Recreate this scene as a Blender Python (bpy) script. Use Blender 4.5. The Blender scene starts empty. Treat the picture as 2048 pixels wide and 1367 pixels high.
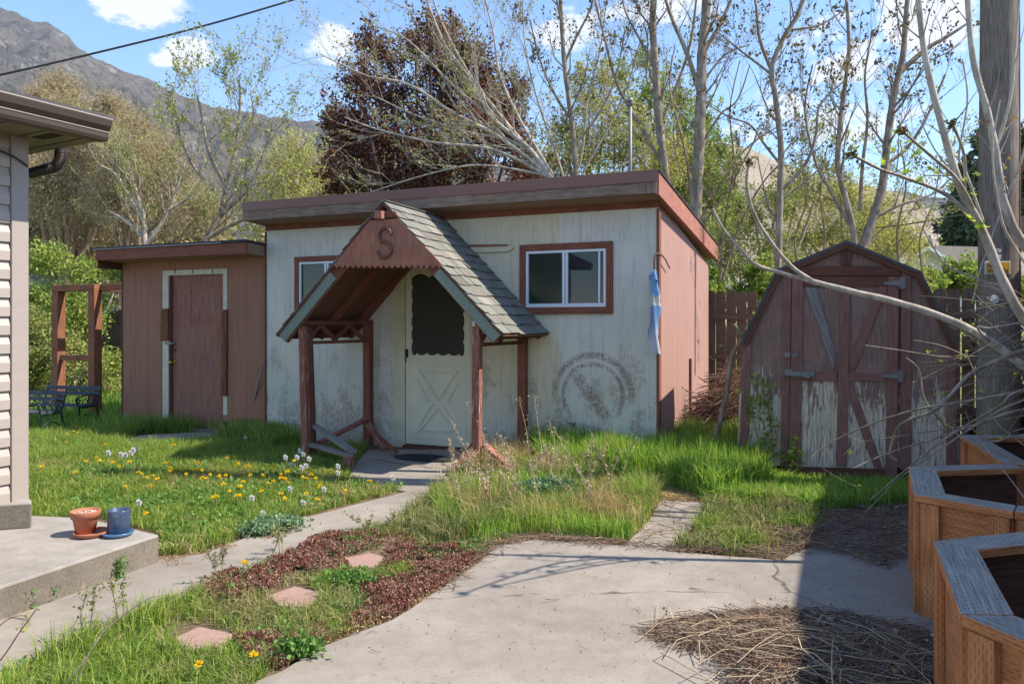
import bpy, math, random
import numpy as np
from mathutils import Vector, Matrix
R = math.radians
random.seed(7); rng = np.random.default_rng(7)
sc = bpy.context.scene
col = sc.collection
# ------------------------------------------------------------------ camera
F, CX, HY, H = 1500.0, 1024.0, 650.0, 1.42          # focal length in photo pixels, principal column, horizon row, eye height
cam = bpy.data.cameras.new('camera'); cam_o = bpy.data.objects.new('camera', cam); col.objects.link(cam_o)
cam.sensor_width = 36; cam.lens = F/2048*36; cam.shift_y = -(683.5-HY)/2048
cam.clip_start = .05; cam.clip_end = 20000
cam_o.location = (0, 0, H); cam_o.rotation_euler = (R(90), 0, 0)
sc.camera = cam_o
# ------------------------------------------------------------------ light
SUN_EL, SUN_AZ = R(49), R(-6.5)
L = Vector((math.cos(SUN_EL)*math.cos(SUN_AZ), math.cos(SUN_EL)*math.sin(SUN_AZ), math.sin(SUN_EL)))
sun = bpy.data.lights.new('sun', 'SUN'); sun.energy = 4.0; sun.angle = R(.53); sun.color = (1, .93, .81)
sun_o = bpy.data.objects.new('sun', sun); col.objects.link(sun_o)
sun_o.rotation_euler = (-L).to_track_quat('-Z', 'Y').to_euler()
sc.view_settings.view_transform = 'Standard'; sc.view_settings.look = 'None'
sc.view_settings.exposure = 1.14; sc.view_settings.gamma = 1
sc.render.engine = 'CYCLES'
try:
    sc.cycles.max_bounces = 6; sc.cycles.diffuse_bounces = 3; sc.cycles.transparent_max_bounces = 6
except Exception: pass

def ray_dir(px, py): return Vector(((px-CX)/F, 1, (HY-py)/F)).normalized()
# ------------------------------------------------------------------ node helper
class NT:
    def __init__(s, tree): s.t = tree; tree.nodes.clear()
    def n(s, typ, **kw):
        nd = s.t.nodes.new(typ)
        for k, v in kw.items():
            if k[0] == '_': setattr(nd, k[1:], v)
            else: s.set(nd, k, v)
        return nd
    def set(s, nd, k, v):
        key = int(k[1:]) if k[0] == 'i' and k[1:].isdigit() else k.replace('__', ' ')
        inp = nd.inputs[key]
        if isinstance(v, bpy.types.NodeSocket): s.t.links.new(v, inp)
        elif isinstance(v, bpy.types.Node): s.t.links.new(v.outputs[0], inp)
        else:
            if isinstance(v, tuple) and len(v) == 3 and inp.type == 'RGBA': v = (*v, 1)
            inp.default_value = v
    def noise(s, vec, scale, detail=4, rough=.6, dist=0):
        return s.n('ShaderNodeTexNoise', Vector=vec, Scale=scale, Detail=detail, Roughness=rough, Distortion=dist).outputs['Fac']
    def math(s, op, a, b=0.0, c=0.0, clamp=False):
        nd = s.n('ShaderNodeMath', _operation=op, _use_clamp=clamp, i0=a, i1=b)
        if op in ('MULTIPLY_ADD', 'SMOOTH_MIN', 'COMPARE', 'PINGPONG') or c: s.set(nd, 'i2', c)
        return nd.outputs[0]
    def step(s, v, a, b):                                   # smooth 0..1 between a and b
        return s.n('ShaderNodeMapRange', _interpolation_type='SMOOTHSTEP', Value=v, From__Min=a, From__Max=b).outputs[0]
    def mix(s, f, a, b):
        nd = s.n('ShaderNodeMix', _data_type='RGBA'); s.set(nd, 'i0', f); s.set(nd, 'i6', a); s.set(nd, 'i7', b); return nd.outputs[2]
    def mul(s, f, a, b):
        nd = s.n('ShaderNodeMix', _data_type='RGBA', _blend_type='MULTIPLY'); s.set(nd, 'i0', f); s.set(nd, 'i6', a); s.set(nd, 'i7', b); return nd.outputs[2]
    def ramp(s, f, stops):
        nd = s.n('ShaderNodeValToRGB', Fac=f); cr = nd.color_ramp
        while len(cr.elements) < len(stops): cr.elements.new(.5)
        for e, (p, c) in zip(cr.elements, stops): e.position = p; e.color = (*c, 1) if len(c) == 3 else c
        return nd.outputs[0]
    def mapv(s, vec, sc_=(1, 1, 1), loc=(0, 0, 0)):
        return s.n('ShaderNodeMapping', Vector=vec, Scale=sc_, Location=loc).outputs[0]
    def obj(s): return s.n('ShaderNodeTexCoord').outputs['Object']
    def uv(s): return s.n('ShaderNodeTexCoord').outputs['UV']
    def sep(s, v):
        nd = s.n('ShaderNodeSeparateXYZ', Vector=v); return nd.outputs[0], nd.outputs[1], nd.outputs[2]
    def island(s): return s.n('ShaderNodeNewGeometry').outputs['Random Per Island']
    def bump(s, h, strength=.5, dist=.01, normal=None):
        nd = s.n('ShaderNodeBump', Height=h, Strength=strength, Distance=dist)
        if normal is not None: s.set(nd, 'Normal', normal)
        return nd.outputs[0]
    def out(s, color, rough=.8, normal=None, spec=.3, metal=0., coat=0., **kw):
        b = s.n('ShaderNodeBsdfPrincipled', Base__Color=color, Roughness=rough, Metallic=metal)
        b.inputs['Specular IOR Level'].default_value = spec
        b.inputs['Coat Weight'].default_value = coat
        if normal is not None: s.set(b, 'Normal', normal)
        s.n('ShaderNodeOutputMaterial', Surface=b.outputs[0]); return b
MATS = {}
def mat(name, fn):
    if name in MATS: return MATS[name]
    m = bpy.data.materials.new(name); m.use_nodes = True; fn(NT(m.node_tree)); MATS[name] = m; return m
# ------------------------------------------------------------------ world: Nishita sky with broken fair-weather cloud
w = bpy.data.worlds.new('World'); sc.world = w; w.use_nodes = True
def build_world():
    t = NT(w.node_tree)
    d = t.n('ShaderNodeTexCoord').outputs['Generated']
    sky = t.n('ShaderNodeTexSky', _sky_type='NISHITA', _sun_disc=False, _sun_elevation=SUN_EL, _sun_rotation=R(90)-SUN_AZ,
              _altitude=1400, _air_density=1.0, _dust_density=.35, _ozone_density=1.2).outputs[0]
    sky = t.n('ShaderNodeHueSaturation', Saturation=1.16, Value=.97, Color=sky).outputs[0]
    x, y, z = t.sep(d)
    zz = t.math('MAXIMUM', z, .02)
    # two layers: puffs placed where the sky has them, wisps from noise
    warp = t.n('ShaderNodeTexNoise', Vector=t.mapv(d, (1, 1, 1.6)), Scale=9, Detail=6, Roughness=.62)
    off = t.n('ShaderNodeVectorMath', _operation='SUBTRACT', i0=warp.outputs['Color'], i1=(.5, .5, .5)).outputs[0]
    off = t.n('ShaderNodeVectorMath', _operation='SCALE', i0=off, Scale=.07).outputs[0]
    dw = t.n('ShaderNodeVectorMath', _operation='ADD', i0=d, i1=off).outputs[0]
    acc = None
    blobs = [(275, 8, .085, .03, 1.0), (370, 112, .05, .026, 1.0), (655, 85, .045, .034, .85), (440, -120, .12, .05, .9),
             (1640, 60, .06, .03, .6), (1850, 50, .07, .05, 1.0), (1700, 130, .06, .03, .8), (1580, 200, .10, .04, .6), (1470, 270, .09, .035, .5), (1700, 245, .11, .04, .7),
             (1150, 60, .10, .045, .75), (1330, 20, .09, .05, .7), (1880, 350, .09, .025, .45), (1900, 425, .1, .02, .35), (1000, -150, .2, .08, .8), (1700, -250, .3, .1, .8)]
    for px, py, sx, sy, amp in blobs:
        c = ray_dir(px, py)
        q = t.n('ShaderNodeVectorMath', _operation='SUBTRACT', i0=dw, i1=tuple(c)).outputs[0]
        q = t.n('ShaderNodeVectorMath', _operation='MULTIPLY', i0=q, i1=(1/sx, 1/sx, 1/sy)).outputs[0]
        ln = t.n('ShaderNodeVectorMath', _operation='LENGTH', i0=q).outputs['Value']
        v = t.math('MULTIPLY', t.step(ln, 1.25, .15), amp)
        acc = v if acc is None else t.math('MAXIMUM', acc, v)
    fine = t.noise(t.mapv(d, (1, 1, 2.2)), 22, 7, .65)
    m = t.step(t.math('ADD', acc, t.math('MULTIPLY', t.math('SUBTRACT', fine, .5), 1.5)), .36, .72)
    m = t.math('MULTIPLY', m, t.step(acc, .0, .12))
    elsewhere = t.math('MULTIPLY', t.step(y, .15, -.2), t.step(t.noise(d, 3.2, 6), .52, .7))
    m = t.math('MAXIMUM', m, elsewhere)
    cloud = t.mix(t.noise(d, 14, 3), (3.1, 3.25, 3.5), (3.8, 3.8, 3.9))
    c = t.mix(t.math('MULTIPLY', m, .92), sky, cloud)
    bg = t.n('ShaderNodeBackground', Color=c, Strength=.15)
    t.n('ShaderNodeOutputWorld', Surface=bg.outputs[0])
build_world()
# ------------------------------------------------------------------ geometry helpers
def P(px, py, Z): return Vector(((px-CX)/F*Z, Z, H+(HY-py)/F*Z))      # photo pixel at depth Z
def G(px, py, z=0.0):                                                 # photo pixel on the plane of height z
    Z = (H-z)*F/(py-HY); return Vector(((px-CX)/F*Z, Z, z))
class Frame:                                                          # a local frame: x along a facade, y into it
    def __init__(s, px, Z, phi, z0=0):
        s.phi = R(phi); s.a = Vector((math.cos(s.phi), -math.sin(s.phi), 0)); s.b = Vector((math.sin(s.phi), math.cos(s.phi), 0))
        s.C = Vector(((px-CX)/F*Z, Z, z0))
    def uv(s, px, py, v=0.):
        k = (px-CX)/F
        u = (k*(s.C.y+v*s.b.y)-s.C.x-v*s.b.x)/(s.a.x-k*s.a.y)
        Z = s.C.y+u*s.a.y+v*s.b.y
        return u, H+(HY-py)/F*Z-s.C.z
    def W(s, u, v, z): return s.C+s.a*u+s.b*v+Vector((0, 0, z))
    def loc(s, p): q = p-s.C; return Vector((q.dot(s.a), q.dot(s.b), q.z))
def tag(o, label=None, cat=None, group=None, kind=None):
    if label: o['label'] = label
    if cat: o['category'] = cat
    if group: o['group'] = group
    if kind: o['kind'] = kind
    return o
def empty(name, loc=(0, 0, 0), rz=0., label=None, cat=None, group=None):
    o = bpy.data.objects.new(name, None); o.location = loc; o.rotation_euler = (0, 0, rz); o.empty_display_size = .1
    col.objects.link(o); return tag(o, label, cat, group)
class MB:
    def __init__(s): s.v = []; s.f = []; s.uv = []; s.mi = []; s.cur = 0; s.smooth = []
    def face(s, idx, uvs=None, smooth=False):
        s.f.append(tuple(idx)); s.uv.append(uvs or [(0, 0)]*len(idx)); s.mi.append(s.cur); s.smooth.append(smooth)
    def hexa(s, p, grain=0):
        """p: 8 corners, bottom 0-3 ccw, top 4-7. grain edge: 0 -> p0p1, 1 -> p1p2, 2 -> p0p4"""
        b = len(s.v); s.v += [Vector(q) for q in p]
        g = [(p[1]-p[0]), (p[2]-p[1]), (p[4]-p[0])][grain]; g = Vector(g).normalized()
        jx, jy = random.uniform(0, 50), random.uniform(0, 50)
        c = sum((Vector(q) for q in p), Vector())/8
        for f in ((3, 2, 1, 0), (4, 5, 6, 7), (0, 1, 5, 4), (1, 2, 6, 5), (2, 3, 7, 6), (3, 0, 4, 7)):
            q = [Vector(p[i]) for i in f]
            nrm = (q[1]-q[0]).cross(q[2]-q[1])
            if nrm.length < 1e-12: nrm = Vector((0, 0, 1))
            nrm.normalize(); gg = g
            if abs(g.dot(nrm)) > .9: gg = nrm.orthogonal().normalized()
            o = nrm.cross(gg)
            s.face([b+i for i in f], [((r-c).dot(gg)+jx, (r-c).dot(o)+jy) for r in q])
    def box(s, x0, x1, y0, y1, z0, z1):
        d = (abs(x1-x0), abs(y1-y0), abs(z1-z0)); g = d.index(max(d))
        s.hexa([Vector(q) for q in ((x0, y0, z0), (x1, y0, z0), (x1, y1, z0), (x0, y1, z0), (x0, y0, z1), (x1, y0, z1), (x1, y1, z1), (x0, y1, z1))], g)
    def beam(s, p0, p1, w_, h_, up=(0, 0, 1)):
        """bar from p0 to p1; w_ across, h_ along 'up'"""
        p0, p1 = Vector(p0), Vector(p1); d = (p1-p0).normalized(); up = Vector(up)
        side = d.cross(up)
        if side.length < 1e-4: side = d.orthogonal()
        side.normalize(); u = side.cross(d).normalized()
        a, b_ = side*w_/2, u*h_/2
        s.hexa([p0-a-b_, p1-a-b_, p1+a-b_, p0+a-b_, p0-a+b_, p1-a+b_, p1+a+b_, p0+a+b_], 0)
    def prism(s, pts, off, grain=None):
        """closed outline pts (3-D, planar) extruded by vector off"""
        pts = [Vector(p) for p in pts]; off = Vector(off); n = len(pts); b = len(s.v)
        s.v += pts+[p+off for p in pts]
        e = max(((pts[(i+1) % n]-pts[i]) for i in range(n)), key=lambda q: q.length).normalized() if grain is None else Vector(grain).normalized()
        nn = off.normalized(); ec = e if abs(e.dot(nn)) < .9 else nn.orthogonal().normalized(); e0 = e; e = ec; o = nn.cross(e); jx, jy = random.uniform(0, 50), random.uniform(0, 50)
        uvf = lambda r: ((r-pts[0]).dot(e)+jx, (r-pts[0]).dot(o)+jy)
        nrm = Vector()
        for i in range(n): nrm += pts[i].cross(pts[(i+1) % n])
        fl = nrm.dot(off) > 0
        A = list(range(n)); 
        if fl: A = A[::-1]
        s.face([b+i for i in A], [uvf(pts[i]) for i in A])
        B = A[::-1]; s.face([b+n+i for i in B], [uvf(pts[i]) for i in B])
        for i in range(n):
            j = (i+1) % n; q = [b+i, b+j, b+n+j, b+n+i]
            if not fl: q = q[::-1]
            ed = (pts[j]-pts[i]); fn_ = ed.cross(nn)
            if fn_.length < 1e-9: fn_ = e0.orthogonal()
            fn_.normalize(); g_ = e0-fn_*e0.dot(fn_)
            if g_.length < .3: g_ = ed if ed.length > 1e-6 else nn
            g_ = g_.normalized(); o2 = fn_.cross(g_)
            s.face(q, [((s.v[k]-pts[0]).dot(g_)+jx, (s.v[k]-pts[0]).dot(o2)+jy) for k in q])
    def tube(s, pts, rad, n=6, cap=True, smooth=True, squash=None):
        pts = [Vector(p) for p in pts]; m = len(pts)
        if not hasattr(rad, '__len__'): rad = [rad]*m
        b = len(s.v); ref = None; dist = 0
        us = []
        for i, p in enumerate(pts):
            d = (pts[min(i+1, m-1)]-pts[max(i-1, 0)])
            if d.length < 1e-9: d = Vector((0, 0, 1))
            d.normalize()
            if ref is None: ref = d.orthogonal().normalized()
            ref = (ref-d*ref.dot(d))
            if ref.length < 1e-6: ref = d.orthogonal()
            ref.normalize(); o = d.cross(ref)
            if i: dist += (p-pts[i-1]).length
            us.append(dist)
            for k in range(n):
                an = 2*math.pi*k/n; s.v.append(p+(ref*math.cos(an)+o*math.sin(an))*rad[i])
        for i in range(m-1):
            for k in range(n):
                k2 = (k+1) % n; r = rad[i]*6.28/n
                s.face((b+i*n+k, b+i*n+k2, b+(i+1)*n+k2, b+(i+1)*n+k), [(us[i], k*r), (us[i], (k+1)*r), (us[i+1], (k+1)*r), (us[i+1], k*r)], smooth)
        if cap:
            s.face([b+k for k in range(n)][::-1]); s.face([b+(m-1)*n+k for k in range(n)])
    def lathe(s, prof, c=(0, 0, 0), n=32, smooth=True):
        c = Vector(c); b = len(s.v); m = len(prof)
        for r, z in prof:
            for k in range(n): an = 2*math.pi*k/n; s.v.append(c+Vector((r*math.cos(an), r*math.sin(an), z)))
        for i in range(m-1):
            for k in range(n):
                k2 = (k+1) % n; s.face((b+i*n+k, b+i*n+k2, b+(i+1)*n+k2, b+(i+1)*n+k), None, smooth)
    def ball(s, c, r, n=8, m=6, sq=1.):
        s.lathe([(max(1e-4, r*math.sin(math.pi*i/m)), -r*sq*math.cos(math.pi*i/m)) for i in range(m+1)], c, n)
    def build(s, name, mats, parent=None, bevel=0., world=None):
        me = bpy.data.meshes.new(name); me.from_pydata([tuple(v) for v in s.v], [], s.f)
        ms = mats if isinstance(mats, (list, tuple)) else [mats]
        for m in ms: me.materials.append(m)
        ul = me.uv_layers.new(name='UVMap')
        ul.data.foreach_set('uv', np.array([c for f in s.uv for c in f], dtype=np.float32).ravel())
        me.polygons.foreach_set('material_index', s.mi); me.polygons.foreach_set('use_smooth', s.smooth)
        me.update()
        o = bpy.data.objects.new(name, me); col.objects.link(o)
        if parent: o.parent = parent
        if bevel:
            bv = o.modifiers.new('bevel', 'BEVEL'); bv.width = bevel; bv.segments = 2; bv.limit_method = 'ANGLE'; bv.angle_limit = R(40)
        return o
def np_mesh(name, verts, faces, mats, parent=None, mi=None, smooth=False, mat_idx=None):
    """verts (N,3) float, faces (M,k) int with k fixed"""
    me = bpy.data.meshes.new(name); verts = np.asarray(verts, dtype=np.float32); faces = np.asarray(faces, dtype=np.int32)
    k = faces.shape[1]; me.vertices.add(len(verts)); me.vertices.foreach_set('co', verts.ravel())
    me.loops.add(faces.size); me.loops.foreach_set('vertex_index', faces.ravel())
    me.polygons.add(len(faces)); me.polygons.foreach_set('loop_start', np.arange(0, faces.size, k, dtype=np.int32))
    try: me.polygons.foreach_set('loop_total', np.full(len(faces), k, dtype=np.int32))
    except Exception: pass
    for m in (mats if isinstance(mats, (list, tuple)) else [mats]): me.materials.append(m)
    if mi is not None: me.polygons.foreach_set('material_index', np.asarray(mi, dtype=np.int32))
    me.polygons.foreach_set('use_smooth', np.full(len(faces), smooth))
    me.update(calc_edges=True); me.validate()
    o = bpy.data.objects.new(name, me); col.objects.link(o)
    if parent: o.parent = parent
    return o
# ------------------------------------------------------------------ materials
def srgb(r, g, b):
    f = lambda c: (c/255/12.92) if c/255 <= .04045 else ((c/255+.055)/1.055)**2.4
    return (f(r), f(g), f(b))
def m_wood(name, c1, c2, bare=None, peel=0., zfade=None, rough=.85, gr=26, bumpd=.004, checks=0., incise=False, xfade=None):
    """grain runs along UV u; peel = share of paint flaked off down to the bare colour"""
    def fn(t):
        uv = t.uv(); g = t.mapv(uv, (1.6, gr, 1))
        n1 = t.noise(g, 3, 5, .65, .4); n2 = t.noise(uv, 5, 4)
        c = t.mix(t.step(n1, .3, .7), c1, c2)
        c = t.mul(.55, c, t.ramp(n2, [(.25, (.62, .62, .62)), (.7, (1.15, 1.12, 1.1))]))
        h = n1
        if bare:
            pn = t.noise(t.mapv(uv, (2.2, 15, 1)), 2.2, 7, .72, .6)
            th = t.math('SUBTRACT', 1.0, peel)
            ob = t.obj()
            if zfade:
                _, _, z = t.sep(ob); zf = t.step(t.math('ADD', z, t.math('MULTIPLY', t.math('SUBTRACT', t.noise(ob, 3.2, 5), .5), 1.1)), zfade[1], zfade[0])
                th = t.math('SUBTRACT', th, t.math('MULTIPLY', zf, zfade[2]))
            lo = t.math('ADD', t.math('MULTIPLY', th, .5), .26)
            k = t.n('ShaderNodeMapRange', Value=pn, From__Min=lo, From__Max=t.math('ADD', lo, .07)).outputs[0]
            bn = t.noise(t.mapv(uv, (1.3, 34, 1)), 4, 4, .6, .8)
            bc = t.mix(t.step(bn, .32, .68), tuple(x*.55 for x in bare), tuple(min(1, x*1.25) for x in bare))
            c = t.mix(k, c, bc); h = t.math('SUBTRACT', t.math('MULTIPLY', n1, .35), t.math('MULTIPLY', k, .6))
        if checks:
            ck = t.step(t.noise(t.mapv(uv, (1.1, 60, 1)), 3, 3, .5, .3), .66, .74); c = t.mul(t.math('MULTIPLY', ck, checks), c, (.22, .2, .19))
            h = t.math('SUBTRACT', h, ck)
        if incise:
            u, v, _ = t.sep(uv); row = t.math('FLOOR', t.math('DIVIDE', v, .0125))
            du = t.math('FRACT', t.math('ADD', t.math('DIVIDE', u, .034), t.math('MULTIPLY', row, .37)))
            dv = t.math('ABSOLUTE', t.math('SUBTRACT', t.math('FRACT', t.math('DIVIDE', v, .0125)), .5))
            mk = t.math('MULTIPLY', t.math('LESS_THAN', dv, .085), t.math('LESS_THAN', du, .55))
            mk = t.math('MULTIPLY', mk, t.step(t.noise(uv, 9, 2), .36, .5))
            c = t.mix(t.math('MULTIPLY', mk, .82), c, (.035, .022, .016)); h = t.math('SUBTRACT', h, mk)
        t.out(c, rough, t.bump(h, .55, bumpd), .25)
    return mat(name, fn)
def m_flat(name, c, rough=.6, metal=0., spec=.4, var=.25, scale=8, bump=0., bscale=60, coat=0.):
    def fn(t):
        o = t.obj(); n = t.noise(o, scale, 5)
        cc = t.mul(var*2, c, t.ramp(n, [(.25, (.55, .55, .55)), (.7, (1.1, 1.1, 1.1))]))
        nm = t.bump(t.noise(o, bscale, 4), bump, .004) if bump else None
        t.out(cc, rough, nm, spec, metal, coat)
    return mat(name, fn)
BROWN = srgb(122, 72, 62); 
M = {}
M['gable'] = m_wood('gable_painted_plywood', srgb(172, 118, 98), srgb(150, 98, 80), srgb(196, 168, 150), .08, gr=10)
M['maroon'] = m_wood('maroon_painted_wood', srgb(142, 90, 72), srgb(112, 68, 54), srgb(160, 134, 122), .15, checks=.5)
M['maroon_dark'] = m_wood('dark_maroon_trim', srgb(120, 78, 64), srgb(94, 60, 48), srgb(132, 104, 94), .07, checks=.4)
M['old_red'] = m_wood('flaking_red_post', srgb(160, 104, 90), srgb(126, 72, 60), srgb(190, 170, 158), .42, checks=.7)
M['grey_wood'] = m_wood('weathered_grey_wood', srgb(150, 144, 140), srgb(112, 104, 100), checks=.8)
M['board_wood'] = m_wood('stained_fascia_board', srgb(150, 130, 116), srgb(104, 82, 70), srgb(186, 172, 156), .30, checks=.8)
M['rake_wood'] = m_wood('pinkish_rake_board', srgb(176, 122, 106), srgb(152, 98, 84), srgb(196, 158, 142), .12, checks=.5)  # paler, pinker brown paint than the maroon trim
M['shed_red'] = m_wood('faded_barn_red_board', srgb(146, 108, 98), srgb(122, 84, 76), srgb(178, 166, 150), .17, zfade=(0, .55, .14), checks=.45)
M['ply_red'] = m_wood('peeling_plywood_panel', srgb(150, 122, 112), srgb(126, 98, 90), srgb(206, 192, 172), .2, zfade=(.62, 1.18, .52), checks=.3, gr=20)
M['cedar'] = m_wood('orange_treated_lumber', srgb(208, 140, 90), srgb(172, 108, 66), incise=True, checks=.25, gr=18)
M['cedar_cap'] = m_wood('grey_weathered_cap', srgb(176, 168, 158), srgb(132, 124, 114), incise=True, checks=.9)
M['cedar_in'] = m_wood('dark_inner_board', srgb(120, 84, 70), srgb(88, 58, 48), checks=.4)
M['pergola'] = m_wood('red_brown_frame_wood', srgb(160, 106, 78), srgb(116, 74, 54), checks=.3, gr=18)
M['fence'] = m_wood('brown_fence_board', srgb(126, 110, 94), srgb(92, 78, 66), checks=.5)
M['pole'] = m_wood('weathered_utility_pole', srgb(148, 136, 124), srgb(96, 84, 76), checks=1., gr=34, bumpd=.012)
M['splinter'] = m_wood('bare_splintered_wood', srgb(140, 92, 58), srgb(84, 50, 32), checks=.9)
M['underside'] = m_flat('brown_soffit', srgb(150, 118, 96), .85)
M['porch_under'] = m_flat('dark_brown_painted_sheathing', srgb(122, 84, 66), .85)
M['drip_metal'] = m_flat('brown_metal_edge', srgb(122, 84, 70), .5, .0, .5, .12, 2)
M['white_metal'] = m_flat('white_aluminium', srgb(214, 218, 224), .4, .0, .5, .1)
M['galv'] = m_flat('galvanised_steel', srgb(132, 130, 126), .6, .4, .5, .2, 30)
M['brass'] = m_flat('brass_knob', srgb(196, 158, 96), .25, 1., .5, .1)
M['black'] = m_flat('black_plastic', (.012, .012, .013), .4)
M['black_iron'] = m_flat('dark_cast_iron', srgb(30, 48, 46), .5, .2)
M['slat'] = m_wood('dark_bench_slat', srgb(96, 100, 108), srgb(66, 68, 76), checks=.4)
M['rust'] = m_flat('rusty_iron', srgb(120, 84, 74), .55, .35, .5, .45, 40, .5)
M['mat'] = m_flat('black_rubber_mat', (.02, .021, .024), .7, bump=.5)
M['screen'] = m_flat('dark_insect_screen', srgb(62, 58, 50), .75, var=.15, scale=300)
M['putty'] = m_flat('pale_green_primer', srgb(202, 196, 176), .8, bump=.4)
M['door_white'] = m_flat('cream_screen_door', srgb(218, 212, 188), .5, 0, .45, .14, 3)
M['door_frame'] = m_flat('cream_door_trim', srgb(208, 198, 170), .7, 0, .3, .25, 5, .25)
def fn_siding(t):
    ob = t.obj(); x, y, z = t.sep(ob)
    fx = t.math('FRACT', t.math('DIVIDE', t.math('ADD', x, 40.03), .305)); g = t.math('ABSOLUTE', t.math('SUBTRACT', fx, .5))
    groove = t.step(g, .4935, .4995)
    saw = t.noise(t.mapv(ob, (5, 5, 90)), 3, 4, .6)                  # rough-sawn ticks
    big = t.noise(t.mapv(ob, (1.6, 1.6, .9)), 1.5, 6, .62, .5)
    base = t.mix(t.step(t.noise(ob, .9, 3), .4, .6), srgb(206, 203, 192), srgb(214, 207, 194))
    porch = t.math('MULTIPLY', t.step(x, -3.02, -2.98), t.step(x, -1.02, -1.06))
    porch = t.math('MULTIPLY', porch, t.step(z, .1, .9))
    base = t.mix(t.math('MULTIPLY', porch, .75), base, srgb(212, 200, 168))
    cool = t.math('MULTIPLY', t.step(z, 1.3, .3), t.step(t.noise(ob, 1.7, 4), .35, .65))
    base = t.mix(t.math('MULTIPLY', cool, .4), base, srgb(166, 182, 174))
    speck = t.math('MULTIPLY', t.step(t.noise(t.mapv(ob, (1, 1, 1.5)), 75, 3, .7), .53, .64), t.step(t.math('ADD', big, t.math('MULTIPLY', t.math('SUBTRACT', t.noise(ob, 5, 4), .5), .5)), .34, .6))
    streak = t.step(t.noise(t.mapv(ob, (7, 7, .7)), 2.2, 6, .66), .5, .7); base = t.mix(t.math('MULTIPLY', streak, .35), base, srgb(140, 134, 126))
    c = t.mix(t.math('MULTIPLY', speck, .75), base, srgb(118, 108, 98))
    # worn patches: towards the foot and where the old painted target was
    wn = t.noise(t.mapv(ob, (1, 1, .7)), 2.6, 7, .68, .4)
    low = t.math('ADD', wn, t.math('MULTIPLY', t.step(z, 1.5, .05), .1))
    pat = t.math('MULTIPLY', t.step(low, .55, .62), t.math('MULTIPLY', t.math('MULTIPLY', t.step(t.noise(t.mapv(ob, (1, 1, .6)), 34, 5, .7), .40, .52), .55), t.step(z, 1.7, .5)))
    c = t.mix(pat, c, srgb(142, 124, 104))
    cxu, czu = RING
    dx = t.math('SUBTRACT', x, cxu); dz = t.math('SUBTRACT', z, czu)
    rr = t.math('SQRT', t.math('ADD', t.math('MULTIPLY', dx, dx), t.math('MULTIPLY', dz, dz)))
    rr = t.math('ADD', rr, t.math('MULTIPLY', t.math('SUBTRACT', t.noise(ob, 4, 3), .5), .04))
    ring = None
    for r0, w0, dz0 in ((.42, .05, -.15), (.325, .03, -.3)):
        q = t.math('MULTIPLY', t.step(t.math('ABSOLUTE', t.math('SUBTRACT', rr, r0)), w0, w0*.35), t.step(dz, dz0, dz0+.2))
        ring = q if ring is None else t.math('MAXIMUM', ring, q)
    # a slanting worn stroke inside the ring
    sl = t.math('ADD', t.math('MULTIPLY', dx, .80), t.math('MULTIPLY', dz, .60))
    along = t.math('SUBTRACT', t.math('MULTIPLY', dx, .60), t.math('MULTIPLY', dz, .80))
    st = t.math('MULTIPLY', t.step(t.math('ABSOLUTE', t.math('ADD', sl, .02)), .09, .035), t.step(t.math('ABSOLUTE', t.math('ADD', along, -.02)), .36, .22))
    ft = t.math('MULTIPLY', t.step(t.math('ABSOLUTE', t.math('ADD', dx, -.12)), .16, .10), t.step(dz, -.30, -.38))
    ring = t.math('MAXIMUM', ring, t.math('MAXIMUM', st, ft))
    ring = t.math('MULTIPLY', ring, t.math('MULTIPLY', t.step(t.noise(ob, 40, 5, .75), .38, .58), t.math('MULTIPLY', t.step(t.noise(ob, 5, 4), .26, .52), .85)))
    c = t.mix(ring, c, srgb(122, 104, 88))
    c = t.mix(t.math('MULTIPLY', groove, .42), c, srgb(96, 92, 86))
    h = t.math('SUBTRACT', t.math('MULTIPLY', saw, .5), t.math('MULTIPLY', groove, 1.5))
    h = t.math('SUBTRACT', h, t.math('MULTIPLY', t.math('ADD', pat, speck), .25))
    t.out(c, .82, t.bump(h, .6, .006), .25)
def m_red_siding(name, c1, c2, axis='x', period=.305, off=40.03):
    def fn(t):
        ob = t.obj(); x, y, z = t.sep(ob); q = x if axis == 'x' else y
        fx = t.math('FRACT', t.math('DIVIDE', t.math('ADD', q, off), period)); g = t.math('ABSOLUTE', t.math('SUBTRACT', fx, .5))
        groove = t.step(g, .487, .497)
        saw = t.noise(t.mapv(ob, (6, 6, 110)), 3, 4, .6)
        c = t.mix(t.noise(ob, 1.3, 5), c1, c2)
        c = t.mul(.5, c, t.ramp(t.noise(t.mapv(ob, (9, 9, .8)), 2.5, 5, .6), [(.3, (.72, .7, .68)), (.65, (1.06, 1.04, 1.04))]))
        chips = t.math('MULTIPLY', t.step(t.noise(ob, 38, 3, .6), .71, .74), t.step(t.noise(ob, 3, 2), .52, .6))
        c = t.mix(t.math('MULTIPLY', chips, .6), c, srgb(200, 190, 180))
        dirt = t.math('MULTIPLY', t.step(t.math('ADD', z, t.math('MULTIPLY', t.noise(ob, 6, 4), .2)), .3, .08), .55)
        c = t.mix(dirt, c, srgb(104, 90, 84))
        c = t.mix(t.math('MULTIPLY', groove, .75), c, tuple(v*.35 for v in c2))
        t.out(c, .8, t.bump(t.math('SUBTRACT', t.math('MULTIPLY', saw, .45), groove), .6, .006), .25)
    return mat(name, fn)
M['annex_siding'] = m_red_siding('brown_red_siding', srgb(162, 118, 96), srgb(144, 102, 84), 'x', .245)
M['side_siding'] = m_red_siding('pinkish_red_siding', srgb(178, 142, 130), srgb(164, 127, 116), 'y', .305, 40.0)
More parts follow.
